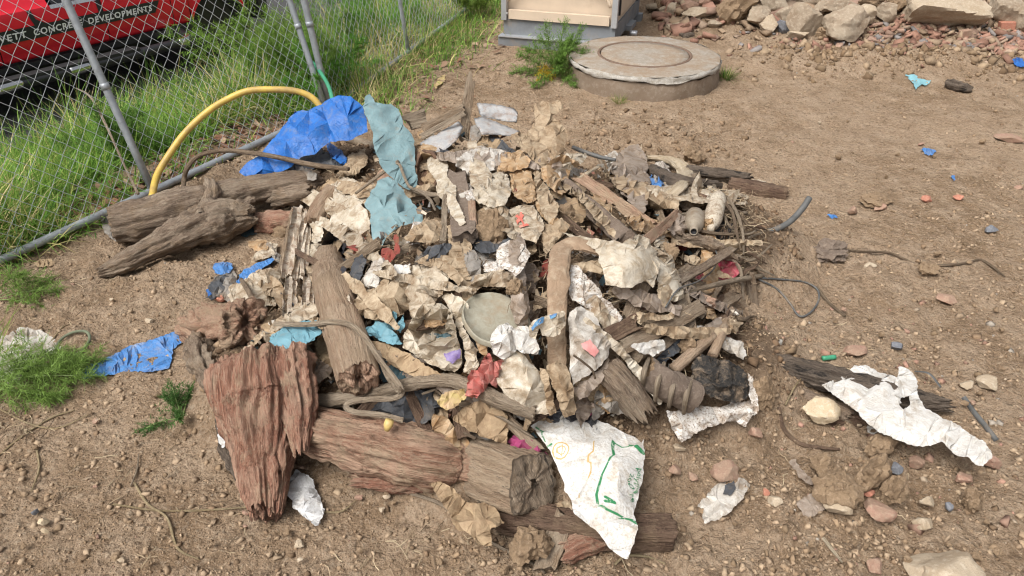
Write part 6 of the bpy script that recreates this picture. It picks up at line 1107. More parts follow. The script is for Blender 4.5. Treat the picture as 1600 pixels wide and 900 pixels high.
tube('hose', [P(489, 98, y=4.75), P(500, 112, y=4.6), P(510, 128, y=4.4), P(516, 142, y=4.2), P(520, 158, y=4.05)], .012, M['green'], 'green hose leaning by the fence post', 'hose', n=12, ns=40)
tube('rope', [P(288, 312, h=.16), P(287, 285, y=3.40), P(293, 262, y=3.42), P(312, 243, y=3.44), P(350, 235, y=3.42), P(400, 240, y=3.36), P(440, 247, y=3.32), P(490, 258, y=3.28), P(545, 264, y=3.2)], [.012]*7+[.013, .010], M['twig'], 'brown bent vine running across the blue tarp', 'branch', n=10, ns=90)
tube('twig', [P(120, 138, y=4.0), P(140, 150, y=3.9), P(158, 180, y=3.75), P(178, 222, y=3.55), P(196, 262, y=3.38), P(216, 303, y=3.22)], [.003, .006, .007, .006, .006, .007], M['branch'], 'bare grey twig leaning on the fence wire', 'twig', n=8, ns=40)
tube('cable', [P(1158, 358, h=.16), P(1180, 364, h=.14), P(1205, 361, h=.14), P(1232, 348, h=.16), P(1252, 328, h=.20), P(1265, 309, h=.24)], .0135, M['cable'], 'thick grey cable end rising at the heap\'s right', 'cable', n=12, ns=50)
tube('cord', [G(1180, 436), G(1215, 439), G(1255, 443), G(1276, 456), G(1278, 472), G(1264, 492), G(1248, 494), G(1232, 474), G(1212, 452), G(1184, 438)], .0042, M['cable'], 'thin black cord looping on the soil', 'cord', n=8, ns=90)
tube('wire', [P(1040, 480, off=.13), P(1060, 452, off=.14), P(1090, 440, off=.15), P(1112, 424, off=.15), P(1122, 404, off=.15), P(1118, 392, off=.14)], .003, M['cable'], 'bent grey wire crossing the beige strip', 'wire', n=6, ns=50)
tube('root', [G(1275, 452), G(1295, 474), G(1320, 495)], .005, M['twig'], 'straight brown stick right of the black cord', 'stick', n=8, ns=16)
tube('root', [G(1318, 390), G(1345, 398), G(1385, 400), G(1410, 406), G(1440, 414), G(1480, 420), G(1510, 414), G(1530, 406), G(1546, 414), G(1568, 436)], [.004, .006, .005, .006, .005, .006, .005, .005, .006, .003], M['twig'], 'long dark root lying on the bare soil at right', 'root', n=8, ns=90)
tube('root', [G(1215, 645), G(1225, 668), G(1250, 690), G(1280, 702), G(1310, 708)], [.006, .007, .007, .006, .004], M['darkboard'], 'dark curved strip on soil below the yellow stone', 'strip', n=8, ns=50)
tube('strap', [P(1430, 580, h=.03), P(1452, 584, h=.05), P(1470, 605, h=.02)], .006, M['cable'], 'black strap end curling above the torn white sheet', 'strap', n=8, ns=20, flat=.3)
ribbon('strip', 'grey plastic strip lying at the right edge on soil', 'strip', [G(1505, 622), G(1520, 645), G(1538, 668), G(1556, 690)], .016, 'cable', 30)
tube('tube', [P(1285, 560, h=.02), P(1305, 558, h=.02)], .009, M['green'], 'short green tube on the soil behind black timber', 'tube', n=10, ns=6)
tube('tube', [P(1170, 541, h=.12), P(1192, 545, h=.12)], .006, M['green'], 'small green tube on top of the black timber', 'tube', n=10, ns=6)
tube('stick', [P(895, 230, h=.25), P(915, 238, h=.25), P(940, 246, h=.24), P(962, 250, h=.24)], [.010, .011, .010, .008], M['cable'], 'dark grey stick behind the dusty pinkish bag', 'stick', n=10, ns=24)
ribbon('rope', 'tan rope tail tied round the dusty pinkish bag', 'rope', [P(900, 282, off=.14), P(925, 266, off=.16), P(952, 252, off=.17), P(975, 250, off=.19), P(1000, 256, off=.19), P(1012, 262, off=.17)], .014, 'fibre', 60, tw=3.)
tube('branch', [P(556, 302, off=.13), P(590, 276, off=.15), P(622, 252, off=.17), P(615, 256, off=.17)], [.006, .007, .007, .004], M['branch'], 'bare twig rising across the tall teal sheet', 'twig', n=8, ns=40)
tube('branch', [P(600, 260, off=.16), P(622, 256, off=.17), P(630, 272, off=.17), P(640, 292, off=.16), P(658, 300, off=.15), P(672, 312, off=.14), P(680, 328, off=.13)], [.004, .006, .006, .006, .006, .006, .004], M['branch'], 'crooked bare twig below the tall teal sheet', 'twig', n=8, ns=60)
tube('branch', [P(580, 300, off=.09), P(620, 288, off=.10), P(660, 302, off=.10), P(690, 305, off=.09)], [.012, .014, .012, .009], M['branch'], 'stout pale branch between both teal sheets', 'branch', n=12, ns=40)
tube('twig', [P(896, 555, off=.21), P(910, 565, off=.21), P(925, 578, off=.20), P(930, 592, off=.19)], .003, M['twig'], 'thin dark twig lying over the stamped bag', 'twig', n=6, ns=20)
for k, (pts, lb) in enumerate((([(1128, 312), (1144, 332), (1150, 360), (1158, 392)], 'left of two crossing root twigs by the bottles'), ([(1136, 308), (1150, 330), (1160, 362), (1162, 398)], 'right of two crossing root twigs by the bottles'), ([(1070, 352), (1100, 362), (1140, 366), (1172, 362)], 'thin root running right under the speckled bottle'), ([(1140, 400), (1156, 420), (1160, 448), (1162, 470)], 'hanging root at the heap\'s right edge'), ([(1056, 318), (1066, 340), (1082, 325), (1098, 312)], 'pale root curl left of the speckled bottle'), ([(1150, 398), (1170, 406), (1186, 400), (1206, 382)], 'brown root forking right of the crimson plastic'))):
    tube('root', [P(*p, off=.13-.01*k) for p in pts], [.0065, .007, .006, .003], M['branch' if k % 2 else 'twig'], lb, 'root', n=8, ns=40)
for k, (pts, r0, mt, lb) in enumerate((([(631, 768), (690, 792), (735, 832), (780, 858), (830, 882), (852, 893)], .005, 'branch', 'thin pale vine running from the split log to the bottom edge'), ([(210, 755), (232, 790), (262, 812), (278, 858), (312, 876)], .0035, 'straw', 'long curled straw stalk on soil at lower left'), ([(178, 790), (250, 800), (330, 798), (420, 792)], .003, 'straw', 'straight straw stalk beside the stump foot'), ([(-5, 712), (40, 676), (80, 652), (118, 642)], .0035, 'straw', 'pale straw stalk entering from the left edge'), ([(0, 640), (45, 662), (90, 668), (140, 650)], .003, 'straw', 'bent straw stalk at the left edge'), ([(58, 700), (62, 735), (50, 770)], .0035, 'straw', 'short upright straw stalk near the left edge'), ([(205, 760), (214, 735), (218, 712)], .003, 'branch', 'small forked twig on the soil at lower left'), ([(960, 884), (978, 872), (1010, 870), (1040, 880)], .0035, 'straw', 'straw loop by the tip of the white sack'), ([(70, 552), (96, 520), (108, 505)], .003, 'straw', 'straw lying above the white rag'), ([(485, 800), (530, 802), (556, 785)], .003, 'straw', 'curled straw right of the silver film'), ([(1225, 640), (1240, 612), (1252, 596)], .003, 'straw', 'straw stuck up beside the yellow stone'), ([(1286, 842), (1300, 862), (1316, 880)], .005, 'fibre', 'pale fibre bit on soil left of the red brick bit'))):
    tube('straw' if mt != 'branch' else 'vine', [G(*q, .006) for q in pts], [r0]*(len(pts)-1)+[r0*.5], M[mt], lb, 'straw' if mt != 'branch' else 'vine', n=7, ns=40)
# tangle of hair-thin roots, straw and fibres: nobody could count it
def fibres(name, label, n, region, L, w, tints, lift, seed, mat='litter', seg=4, up=.25):
    r = np.random.default_rng(seed); px, py = region(r, n); t = hit(px, py); b = O+ray(px, py)*(t-lift*r.random(n)+(.06*r.random(n) if lift > .05 else 0))[:, None]; a = r.uniform(0, 6.28, n); D = np.stack([np.cos(a), np.sin(a), r.normal(size=n)*up], -1); D /= np.linalg.norm(D, axis=1)[:, None]
    LL = L*r.uniform(.35, 1.1, n); cv = np.cross(D, [0, 0, 1.])*r.normal(size=n)[:, None]*.6; side = np.cross(D, O-b); side /= np.linalg.norm(side, axis=1)[:, None]; V = []
    for k in range(seg+1):
        s = k/seg; c = b+D*(LL*s)[:, None]+cv*(LL*s*s)[:, None]+(vn(b[:, 0]*40+s*4, b[:, 1]*40, 0, seed)*.006)[:, None]; c[:, 2] -= .15*LL*s*s; V += [c-side*w, c+side*w]
    V = np.stack(V, 1).reshape(-1, 3); mm = 2*(seg+1); idx = np.arange(n)[:, None, None]*mm+np.array([[2*k, 2*k+1, 2*k+3, 2*k+2] for k in range(seg)])[None]; ti = np.asarray(tints)[r.integers(0, len(tints), n)]*r.uniform(.7, 1.25, (n, 1)); return stuff_mesh(name, V, idx.reshape(-1, 4), np.repeat(ti, mm, 0), mat, label, None)
STR = [(.33, .25, .16), (.26, .19, .125), (.20, .14, .09), (.40, .32, .21), (.14, .10, .065)]
def rg(*blobs):
    def f(r, n):
        k = r.integers(0, len(blobs), n); b = np.array(blobs)[k]; return b[:, 0]+r.normal(size=n)*b[:, 2], b[:, 1]+r.normal(size=n)*b[:, 3]
    return f
fibres('root_tangle', 'tangled fine roots and plant fibres in the right of the heap', 800, rg((1150, 335, 26, 20), (1110, 310, 30, 10), (870, 370, 18, 25), (1150, 400, 20, 25)), .07, .0011, STR, .12, 51)
fibres('fibre_litter', 'dry fibres and shredded straw caught all over the heap', 1500, rg((700, 350, 160, 70), (600, 480, 120, 60), (980, 500, 90, 50), (540, 300, 70, 30), (1080, 480, 50, 40)), .045, .0009, STR, .10, 52)
fibres('straw_litter', 'dry straw stalks scattered over the bare soil', 520, rg((200, 600, 150, 130), (80, 480, 60, 40), (300, 800, 160, 60), (700, 860, 120, 30), (1300, 650, 160, 120), (1300, 300, 200, 110), (30, 660, 30, 30)), .07, .0011, STR, .012, 53, up=.06)
# ------------------------------------------------------------------ stones, clods and bricks
rock('stone', 'yellow angular stone lying against the split rail', 'stone', 1280, 642, 56, 40, 'yellowstone', 5, sub=4, planes=10)
rock('stone', 'pale stone slab cut by the bottom right picture edge', 'stone', 1500, 922, 150, 80, 'stone', 8, sub=4, planes=12, off=.02)
rock('clod', 'round earth lump in the heap\'s upper middle', 'clod', 768, 360, 40, 42, 'dirtlump', 9, rough=.18, planes=4, off=.12)
rock('clod', 'brown earth ball below the mud speckled plastic', 'clod', 806, 452, 26, 22, 'dirtlump', 10, rough=.2, planes=4, off=.13)
rock('clod', 'earth clump at the back right of the heap', 'clod', 1084, 244, 34, 26, 'dirtlump', 11, rough=.3, planes=4, off=.08)
rock('clod', 'large earth clod left of the long black timber', 'clod', 1065 + 10, 545, 40, 34, 'dirtlump', 12, rough=.2, planes=5, off=.05)
rock('clod', 'tan lump between tarred felt and yellow stone', 'clod', 1195, 612, 40, 46, 'dirtlump', 13, rough=.1, planes=7, off=.05)
rock('clod', 'earth lump under the squared timber end', 'clod', 826, 850, 62, 48, 'dirtlump', 14, rough=.2, planes=5)
for k, (x, y, w, h, mt, lb) in enumerate(((1309, 762, 62, 46, 'dirtlump', 'biggest earth clod below the torn white sheet'), (1360, 738, 52, 50, 'dirtlump', 'tall earth clod nearest the torn white sheet'), (1396, 768, 32, 40, 'dirtlump', 'narrow tan clod right of the tall earth clod'), (1374, 698, 44, 28, 'dirtlump', 'flat clod touching the torn white sheet'), (1310, 790, 40, 24, 'stone', 'grey stone under the biggest earth clod'), (1372, 796, 48, 26, 'brick', 'long brown brick bit below the tall clod'), (1450, 782, 24, 20, 'stone', 'rounded grey stone right of the clods'), (1482, 792, 14, 16, 'slatechip', 'dark grey chip beside the rounded grey stone'), (1430, 720, 26, 22, 'brick', 'pinkish flat stone below the torn white sheet'), (1522, 780, 34, 30, 'dirtlump', 'light earth clod far right of the clod group'), (1508, 748, 26, 18, 'brick', 'pink stone right of the clod group'), (1548, 720, 34, 28, 'brick', 'brown brick bit touching the torn sheet tip'), (1290, 730, 46, 26, 'dirtlump', 'low clod below the curved dark strip'), (1440, 815, 30, 20, 'stone', 'tan stone below the rounded grey stone'))):
    rock('clod' if mt == 'dirtlump' else 'stone', lb, 'clod' if mt == 'dirtlump' else 'stone', x, y, w, h, mt, 70+k, rough=.14 if mt == 'dirtlump' else .05, planes=5 if mt == 'dirtlump' else 10, group='clods and stones below the torn white sheet')
for k, (x, y, w, h, mt, lb) in enumerate(((1131, 737, 46, 34, 'brick', 'red brick wedge on soil above the crushed packet'), (1180, 677, 22, 18, 'brick', 'small pink brick cube below the tarred felt'), (1198, 770, 14, 16, 'brick2', 'bright red chip right of the crushed packet'), (1082, 743, 20, 12, 'brick', 'small pink brick bit left of the brick wedge'), (1054, 734, 22, 18, 'brick', 'flat brick sliver near the white sack'), (1368, 888, 32, 22, 'brick', 'red brick bit at the bottom edge beside the stone slab'), (1402, 732, 30, 20, 'slatechip', 'dark sided stone between clod and torn sheet'), (1358, 770, 20, 12, 'brick2', 'small orange pink bit between the clods'), (1213, 784, 26, 16, 'stone', 'pale tan stone flake below the bright red chip'), (1375, 322, 26, 16, 'brick', 'pink brick flake alone on the bare soil'), (1448, 312, 20, 12, 'brick2', 'orange brick chip in the right middle distance'), (1500, 308, 18, 9, 'brick2', 'orange chip cluster piece right of orange brick chip'), (1549, 358, 20, 13, 'slatechip', 'blue grey chip on soil near the right edge'), (1592, 293, 18, 10, 'brick', 'pale pink chip at the right edge'), (1333, 330, 20, 16, 'brick', 'pinkish brick bit beside the tiny blue scraps'), (1480, 468, 30, 18, 'brick', 'tan pink stone on the soil right of the cord'), (1360, 415, 22, 12, 'stone', 'flat tan stone right of the rotten leaf heap'), (1545, 600, 40, 18, 'stone', 'flat brown stone right of the torn sheet top'), (1510, 602, 24, 16, 'stone', 'small brown stone left of the flat brown stone'), (1335, 548, 40, 16, 'brick', 'pink stone behind the black timber'), (1400, 540, 26, 16, 'slatechip', 'lilac grey stone behind the black timber'), (1214, 537, 24, 14, 'whitewash', 'white chip just behind the black timber'), (1580, 216, 46, 14, 'brick', 'long pink flat stone near the upper right edge'), (1060, 700, 22, 14, 'stone', 'small pale pebble under the mud-stained sheet'), (345, 467, 18, 14, 'brick2', 'orange brick bit below the black fluffy rag'), (388, 548, 20, 22, 'stone', 'pale stone on top of the rotten post'), (415, 528, 18, 20, 'stone', 'cream lump left of the small teal bag'), (600, 385+14, 14, 10, 'brick', 'brown chip beside the red shiny scrap'), (235, 450, 26, 8, 'brick2', 'orange flat chip on the soil left of the heap'), (292, 337, 12, 9, 'stone', 'pink pebble on the long log'), (1107, 130, 17, 24, 'whitewash', 'white stone leaning on the manhole side'), (67, 815, 20, 14, 'yellowstone', 'larger yellow pebble on the soil at lower left'), (70, 830, 12, 12, 'yellowstone', 'smaller yellow pebble on the soil at lower left'), (55, 800, 12, 12, 'slatechip', 'grey pebble above the yellow pebbles'), (545, 622, 22, 14, 'stone', 'knob stone on the driftwood branch end'))):
    rock('brick_piece' if 'brick' in mt else 'stone', lb, 'brick piece' if 'brick' in mt else 'stone', x, y, w, h, mt, 120+k, sub=3, planes=13, rough=.03, off=(.12 if y == 548 and x < 400 else None), group='stones and brick bits on the soil')
# rotten leaf heap and black lumps on the soil
rock('clod', 'crumbling yellow brown leaf lump on soil right of the heap', 'clod', 1290, 392, 56, 22, 'brick' if False else 'sandboard', 201, rough=.35, planes=3)
rock('clod', 'brown crusted lump beside the dark root', 'clod', 1452, 419, 28, 13, 'dirtlump', 202, rough=.3, planes=3)
rock('clod', 'long crusted soil lump above the tiny blue scraps', 'clod', 1372, 314, 44, 16, 'dirtlump', 203, rough=.3, planes=3)
log('charred_stick', 'black charred stick lying beyond the pale blue scrap', 'stick', [(P(1480, 130, h=.05), 6), (P(1500, 135, h=.05), 8), (P(1518, 140, h=.04), 5)], 'charwood', seed=62, nth=24, ns=24, groove=.3, lump=.2)
log('charred_stick', 'black burnt lump on the soil behind the manhole', 'lump', [(P(1061, 55, h=.03), 3.5), (P(1072, 57, h=.04), 5), (P(1083, 56, h=.04), 5)], 'charwood', seed=63, nth=24, ns=24, groove=.3, lump=.3)
rock('brick_piece', 'broken brick chunk alone on the soil before the lumps', 'brick piece', 1117, 38, 20, 14, 'concrete', 204, planes=9)
S('plastic_scrap', 'tiny blue scrap left of the pinkish brick bit', 'scrap', [(1292, 338), (1302, 336), (1309, 340), (1300, 344)], 'blue2', off=.01, puff=.006, crump=.006, wl=8, res=2, skirt=.003, seed=110)
S('plastic_scrap', 'tiny blue flake in the right middle distance', 'scrap', [(1484, 276), (1492, 275), (1494, 282), (1486, 283)], 'blue2', off=.01, puff=.004, crump=.004, wl=8, res=2, skirt=.003, seed=111)
S('leaf', 'dry brown leaf lying at the fence rail foot', 'leaf', [(52, 414), (62, 407), (76, 406), (86, 411), (78, 418), (62, 420)], 'brownpaper', off=.012, puff=.012, crump=.008, wl=10, res=2.5, skirt=0, seed=112)
ribbon('strap', 'dull green strap loop on soil beside the white rag', 'strap', [P(86, 556, h=.01), P(92, 534, h=.02), P(112, 520, h=.03), P(134, 518, h=.03), P(140, 530, h=.02), P(128, 548, h=.02), P(112, 556, h=.01)], .010, 'stemdull', 50)
# ------------------------------------------------------------------ concrete lumps at the back
LUMPS = [(1260, 30, 52, 50, 'concrete', 'tall rounded pale concrete lump standing at the line\'s middle'), (1318, 32, 86, 46, 'concrete', 'big tilted pale slab right of the tall rounded lump'), (1349, 22, 42, 26, 'stone', 'squared block resting behind the tilted slab'), (1462, 8, 120, 46, 'stone', 'long broad pale slab above the brick rubble'), (1568, 10, 62, 48, 'concrete', 'smooth grey block at the far right of the line'), (1606, 20, 60, 50, 'concrete', 'block cut by the right picture edge'),
    (1184, 20, 40, 34, 'concrete', 'square tan lump left of the reddish ended lump'), (1200, 33, 28, 26, 'stone', 'reddish ended pale lump at the line\'s front'), (1228, 22, 30, 30, 'concrete', 'brown lump leaning behind the grey wedge'), (1226, 38, 20, 22, 'slatechip', 'grey wedge stone left of the tall rounded lump'), (1245, 50, 34, 14, 'stone', 'flat pale piece at the foot of the tall lump'), (1148, 8, 62, 38, 'dirtlump', 'big dark earth crusted lump at the line\'s left'), (1091, 16, 50, 14, 'stone', 'low pale flat stone under a brick'), (1078, 6, 24, 18, 'brick', 'brick lying on the low pale flat stone'), (1104, -2, 26, 18, 'brick', 'brown brick lump above the low flat stone'), (1049, 10, 18, 22, 'stone', 'upright pale stone next to the beige booth'), (1129, 19, 18, 10, 'whitewash', 'small whitish stone before the dark earth lump'), (1296, 46, 40, 22, 'dirtlump', 'dark lump under the tilted slab'),
    (1382, 14, 34, 26, 'concrete', 'brown lump right of the squared block'), (1400, 0, 30, 30, 'dirtlump', 'dark lump in the gap before the long broad slab'), (1525, 8, 26, 34, 'concrete', 'narrow brown lump right of the long broad slab'), (1208, 2, 40, 26, 'concrete', 'lump behind the square tan lump'), (1300, 2, 60, 26, 'concrete', 'lump behind the big tilted slab'), (1360, -2, 40, 24, 'dirtlump', 'dark lump behind the squared block'), (1256, -8, 50, 24, 'concrete', 'lump at the top edge above the tall rounded one'), (1030, -4, 20, 24, 'dirtlump', 'dark lump beside the booth at the top edge'), (1120, -12, 40, 24, 'concrete', 'lump peeking over the dark earth lump')]
for k, (x, y, w, h, mt, lb) in enumerate(LUMPS):
    rock('concrete_lump' if mt in ('concrete', 'stone') else 'rubble_lump', lb, 'rubble', x, y+5, w*1.22, h*1.25, mt, 500+k, sub=4, planes=16, rough=.06, off=h*.0036, group='rubble lumps along the back', d=.75)
def brick(label, px, py, wpx, rot, mat='brick', off=.03):
    c = P(px, py, off); L = wpx*mpp(c); ca, sa = math.cos(rot), math.sin(rot); V, Fc = box_vf(c, [(ca, sa, .1), (-sa, ca, .05), (-.1, -.05, 1)], (L/2, L/3.6, L/3.4)); V = np.array(V)+RNG.normal(size=(8, 3))*L*.02; o = mesh('brick', V, Fc, M[mat], smooth=False)
    b = o.modifiers.new('bevel', 'BEVEL'); b.width = L*.04; b.segments = 2; tag(o, label, 'brick', 'loose bricks in the rubble'); return o
brick('whole brown brick standing in the brick rubble', 1508, 52, 18, .3, 'brick', .06); brick('red brick under the grey block at the back right', 1522, 26, 24, .1, 'brick2', .06); brick('red brick lying right below the grey block', 1573, 40, 22, -.1, 'brick2', .06)
# ------------------------------------------------------------------ plants
rs = np.random.default_rng(77)
def fan(n, L, el=(.5, 1.3), az=(0, 6.28), droop=(.15, .5)): return [((math.cos(a)*math.cos(e), math.sin(a)*math.cos(e), math.sin(e)), L*rs.uniform(.6, 1.1), rs.uniform(*droop)) for a, e in zip(rs.uniform(*az, n), rs.uniform(*el, n))]
def on(px, py, dz=0.): p = P(px, py); p[2] = terr(p[0], p[1])+dz; return p
def behind(s, d, panel=1): q = (FR0+FU*s+FN*d) if panel == 1 else (F2+FU2*s+FN2*d); return np.array([q[0], q[1], float(terr(q[0], q[1]))])
fennel('fennel', 'feathery fennel leaning in from the left picture edge over white rag', 'fennel', on(-70, 610, .0), [((.95, .25, .45), .42, .35), ((.9, .1, .25), .46, .22), ((.92, .35, .12), .44, .08), ((.8, .5, .5), .40, .45), ((.95, -.1, .2), .36, .2)], 1, dens=.95, tint=(.17, .27, .055), tl=.05)
fennel('fennel', 'low fennel clump left of the soil below fence rail', 'fennel', on(-10, 470), [((.9, .2, .35), .26, .3), ((.7, .6, .5), .24, .4), ((.95, -.2, .3), .24, .3), ((.5, .2, .8), .22, .4)], 2, dens=.65, tint=(.16, .26, .05), tl=.04)
fennel('fennel', 'small dark fennel sprig beside the stump', 'fennel', on(285, 655), fan(6, .13, (.3, 1.2)), 3, dens=.55, tint=(.055, .13, .025), tl=.022)
fennel('fennel', 'bushy fennel growing left of the concrete manhole', 'fennel', on(868, 120), fan(26, .46, (.25, 1.35), droop=(.15, .6)), 4, dens=.75, tint=(.14, .25, .045), thr=.0016)
fennel('yellow_plant', 'yellowed fennel sprig drooping at the manhole side', 'fennel', on(852, 118, .06), [((.0, -.5, .6), .16, .9), ((.2, -.6, .3), .16, .8), ((-.3, -.6, .3), .15, .8), ((.1, -.7, .1), .15, .7)], 5, dens=.55, tint=(.50, .36, .03), thr=.0016, tl=.022)
FE = [(1.05, .62, 1, .42, 'green fennel seen through wire below the truck step'), (2.3, .55, 1, .5, 'tall fennel nearest the truck wheel behind the wire'), (2.35, .85, 1, .85, 'tall dense fennel behind the leaning fence panel'), (2.35, .35, 1, .55, 'fennel right of the tall dense one by the post'), (.45, .35, 2, .7, 'fennel just past the double fence post'), (.9, .9, 2, .9, 'high fennel behind the second fence panel'), (1.6, .6, 2, .7, 'fennel halfway along the second fence panel'), (2.3, .5, 2, .7, 'fennel near the far end of the second panel'), (2.9, -.15, 2, .35, 'low green fennel beside the booth\'s left corner')]
for k, (s, d, pn, L, lb) in enumerate(FE): fennel('fennel', lb, 'fennel', behind(s, d, pn), fan(15 if L > .5 else 10, L, (.6, 1.45), droop=(.05, .4)), 20+k, dens=.62 if L > .5 else .6, tint=(.12+.02*(k % 3), .24+.02*(k % 4), .04), thr=.0026, tl=.05, group='fennel along the wire fence')
tuft('grass_tuft', 'short green grass tuft right of the concrete manhole', 'grass tuft', on(1133, 122), 110, .16, .05, GREENS, 1, w=.006); tuft('grass_tuft', 'pale dry grass tuft in front of the manhole', 'grass tuft', on(968, 158), 90, .11, .05, GREENS[[2, 4, 4, 5, 5, 6]], 2, w=.003); tuft('grass_tuft', 'green grass sprout in front of the manhole', 'grass tuft', on(1010, 152), 34, .14, .02, GREENS, 3, w=.005); tuft('grass_tuft', 'long bladed grass growing in the manhole fennel', 'grass tuft', on(885, 112), 70, .32, .06, GREENS[[1, 2, 4, 4, 5, 6]], 4, w=.004); tuft('grass_tuft', 'grass blades at the left edge among fennel', 'grass tuft', on(-20, 560), 26, .30, .05, GREENS[[2, 4, 4, 5, 6]], 5, w=.005)
for k, (s, d) in enumerate(((.5, .08), (1.1, .12), (1.7, .10), (2.3, .06), (.9, -.2), (1.4, -.28), (1.9, -.32))): tuft('grass_tuft', 'green tuft number-free', 'grass tuft', behind(s, d, 2), 60, .2, .06, GREENS, 40+k, 'grass tufts along the second panel', w=.004)['label'] = ['dense tuft at the start of the second fence panel', 'dense tuft under the second fence panel near its middle post', 'tuft just past the middle post of the second panel', 'tuft at the far part of the second panel', 'tuft on the soil edge nearest the tall teal sheet', 'tuft on the soil edge with pale leaf beside it', 'tuft on the soil edge nearest the booth'][k]
S('leaf', 'pale lime leaf blade lying in the grass edge', 'leaf', [(676, 134), (684, 122), (694, 116), (698, 120), (690, 130), (680, 138)], 'yellow', off=.06, puff=.01, crump=.006, wl=10, res=2, skirt=0, seed=113)
fibres('verge_straw', 'dry straw mat along the soil edge of the verge', 700, rg((640, 140, 60, 20), (740, 90, 30, 25), (700, 120, 50, 20), (60, 440, 50, 15)), .10, .0014, STR, .02, 54, up=.12)
# ------------------------------------------------------------------ smaller rubbish wedged into the gaps
STOP = set('with at in of lying hanging standing beside left right under above below between on near draped leaning crossing jutting peeking poking tucked falling spilling tied stuck resting wedged towards deep inside behind slanting pointing forming looping arching running rising packed showing bunched beneath cut touching alone leading half before across over and by nearest seen farthest round'.split())
def pix(p): dd = depth(p); return 800+F*p[0]/dd, 450-F*(p[1]*SP-(CAMH-p[2])*CP)/dd
ANCH = []
for o in list(COL.objects):
    if o.parent is None and o.get('label') and o.get('kind') is None and not (o.get('group') or '').startswith(('loose', 'rubble', 'fennel', 'grass', 'stones', 'clods', 'wire')):
        w = o['label'].replace("'s", '').split(); core = []
        for q in w:
            if q in STOP: break
            core.append(q)
        if 2 < len(core) < 7:
            x, y = pix(np.array(o.location)); ANCH.append((x, y, ' '.join(core)))
USED = set()
def near_label(x, y, what):
    for ax, ay, core in sorted(ANCH, key=lambda a: (a[0]-x)**2+(a[1]-y)**2)[:14]:
        dx, dy = x-ax, y-ay; rel = ('just right of' if dx > 0 else 'just left of') if abs(dx) > abs(dy) else ('just below' if dy > 0 else 'just above')
        l = f'{what} {rel} the {core}'
        if l not in USED and len(l.split()) <= 16: USED.add(l); return l
    return f'{what} in the heap'
HEAP = [(330, 520), (350, 440), (440, 330), (560, 250), (650, 205), (740, 205), (830, 215), (920, 250), (1010, 250), (1110, 300), (1170, 400), (1160, 480), (1110, 600), (1000, 640), (860, 680), (700, 680), (540, 640), (430, 560)]
fr = random.Random(11)
KINDS = [('scrap', 'crumpled tan rag scrap', 'tancloth', 7), ('scrap', 'cream plastic scrap', 'cream2', 2), ('scrap', 'beige cloth scrap', 'beige', 5), ('scrap', 'dirty white plastic scrap', 'white', 2), ('scrap', 'brown paper scrap', 'brownpaper', 5), ('scrap', 'grey film scrap', 'grey', 2), ('scrap', 'dark slate film scrap', 'slate', 2), ('scrap', 'mud speckled white scrap', 'mottle', 2), ('scrap', 'grimy clear film scrap', 'film', 4), ('scrap', 'rust stained scrap', 'orange', 2), ('scrap', 'black plastic scrap', 'black', 1), ('scrap', 'dull red scrap', 'darkred', 1), ('stick', 'short grey stick', 'branch', 6), ('stick', 'brown twig', 'twig', 3), ('chip', 'splintered board bit', 'board', 6), ('chip', 'dark wood splinter', 'darkboard', 5), ('clod', 'brown earth lump', 'dirtlump', 4), ('clod', 'broken brick bit', 'brick', 2)]
bag = [k for k in KINDS for _ in range(k[3])]; spots = []
while len(spots) < 230:
    x, y = fr.uniform(330, 1175), fr.uniform(205, 680)
    if not inside(HEAP, np.array([x]), np.array([y]))[0] or math.hypot(x-776, y-497) < 52 or any((x-a)**2+(y-b)**2 < 20**2 for a, b in spots): continue
    spots.append((x, y)); ty, what, mt, _ = fr.choice(bag); k = len(spots); sz = fr.uniform(18, 46)*(.6+.8*y/700)*.9; lab = near_label(x, y, what); an = fr.uniform(0, math.pi)
    if ty == 'scrap':
        n = fr.randint(5, 8); asp = fr.uniform(.25, .75); pl = []
        for i in range(n):
            a = 2*math.pi*i/n+fr.uniform(-.3, .3); rr = sz*fr.uniform(.55, 1.15); u, v = math.cos(a)*rr, math.sin(a)*rr*asp; pl.append((x+u*math.cos(an)-v*math.sin(an), y+u*math.sin(an)+v*math.cos(an)))
        sheet('scrap', lab, 'scrap', pl, mt, off=fr.uniform(-.05, .065), puff=.03, crump=fr.uniform(.014, .03), wl=fr.uniform(12, 22), res=4, jag=2.6, seed=200+k, skirt=.012, fold=(math.degrees(an), fr.uniform(7, 14), .006) if k % 3 == 0 else None)
    elif ty == 'stick':
        L = sz*1.9; a = P(x-L*math.cos(an), y-L*math.sin(an)*.6, off=fr.uniform(-.03, .06)); b = P(x+L*math.cos(an), y+L*math.sin(an)*.6, off=fr.uniform(.04, .09)); c = (a+b)/2+np.array([0, 0, fr.uniform(-.01, .02)]); r0 = fr.uniform(.004, .010); tube('stick', [a, c, b], [r0, r0*1.1, r0*.6], M[mt], lab, 'stick', n=8, ns=16)
    elif ty == 'chip':
        L = sz*1.4; plank('wood_chip', lab, 'wood chip', P(x-L*math.cos(an), y-L*math.sin(an)*.7, off=.04), P(x+L*math.cos(an), y+L*math.sin(an)*.7, off=.06), fr.uniform(.018, .045), .01, mt, k, roll=fr.uniform(-.5, .5), split=.9)
    else: rock('clod' if mt == 'dirtlump' else 'brick_piece', lab, 'clod' if mt == 'dirtlump' else 'brick piece', x, y, sz, sz*.8, mt, 700+k, sub=2, planes=6, rough=.15, off=fr.uniform(-.06, .03))
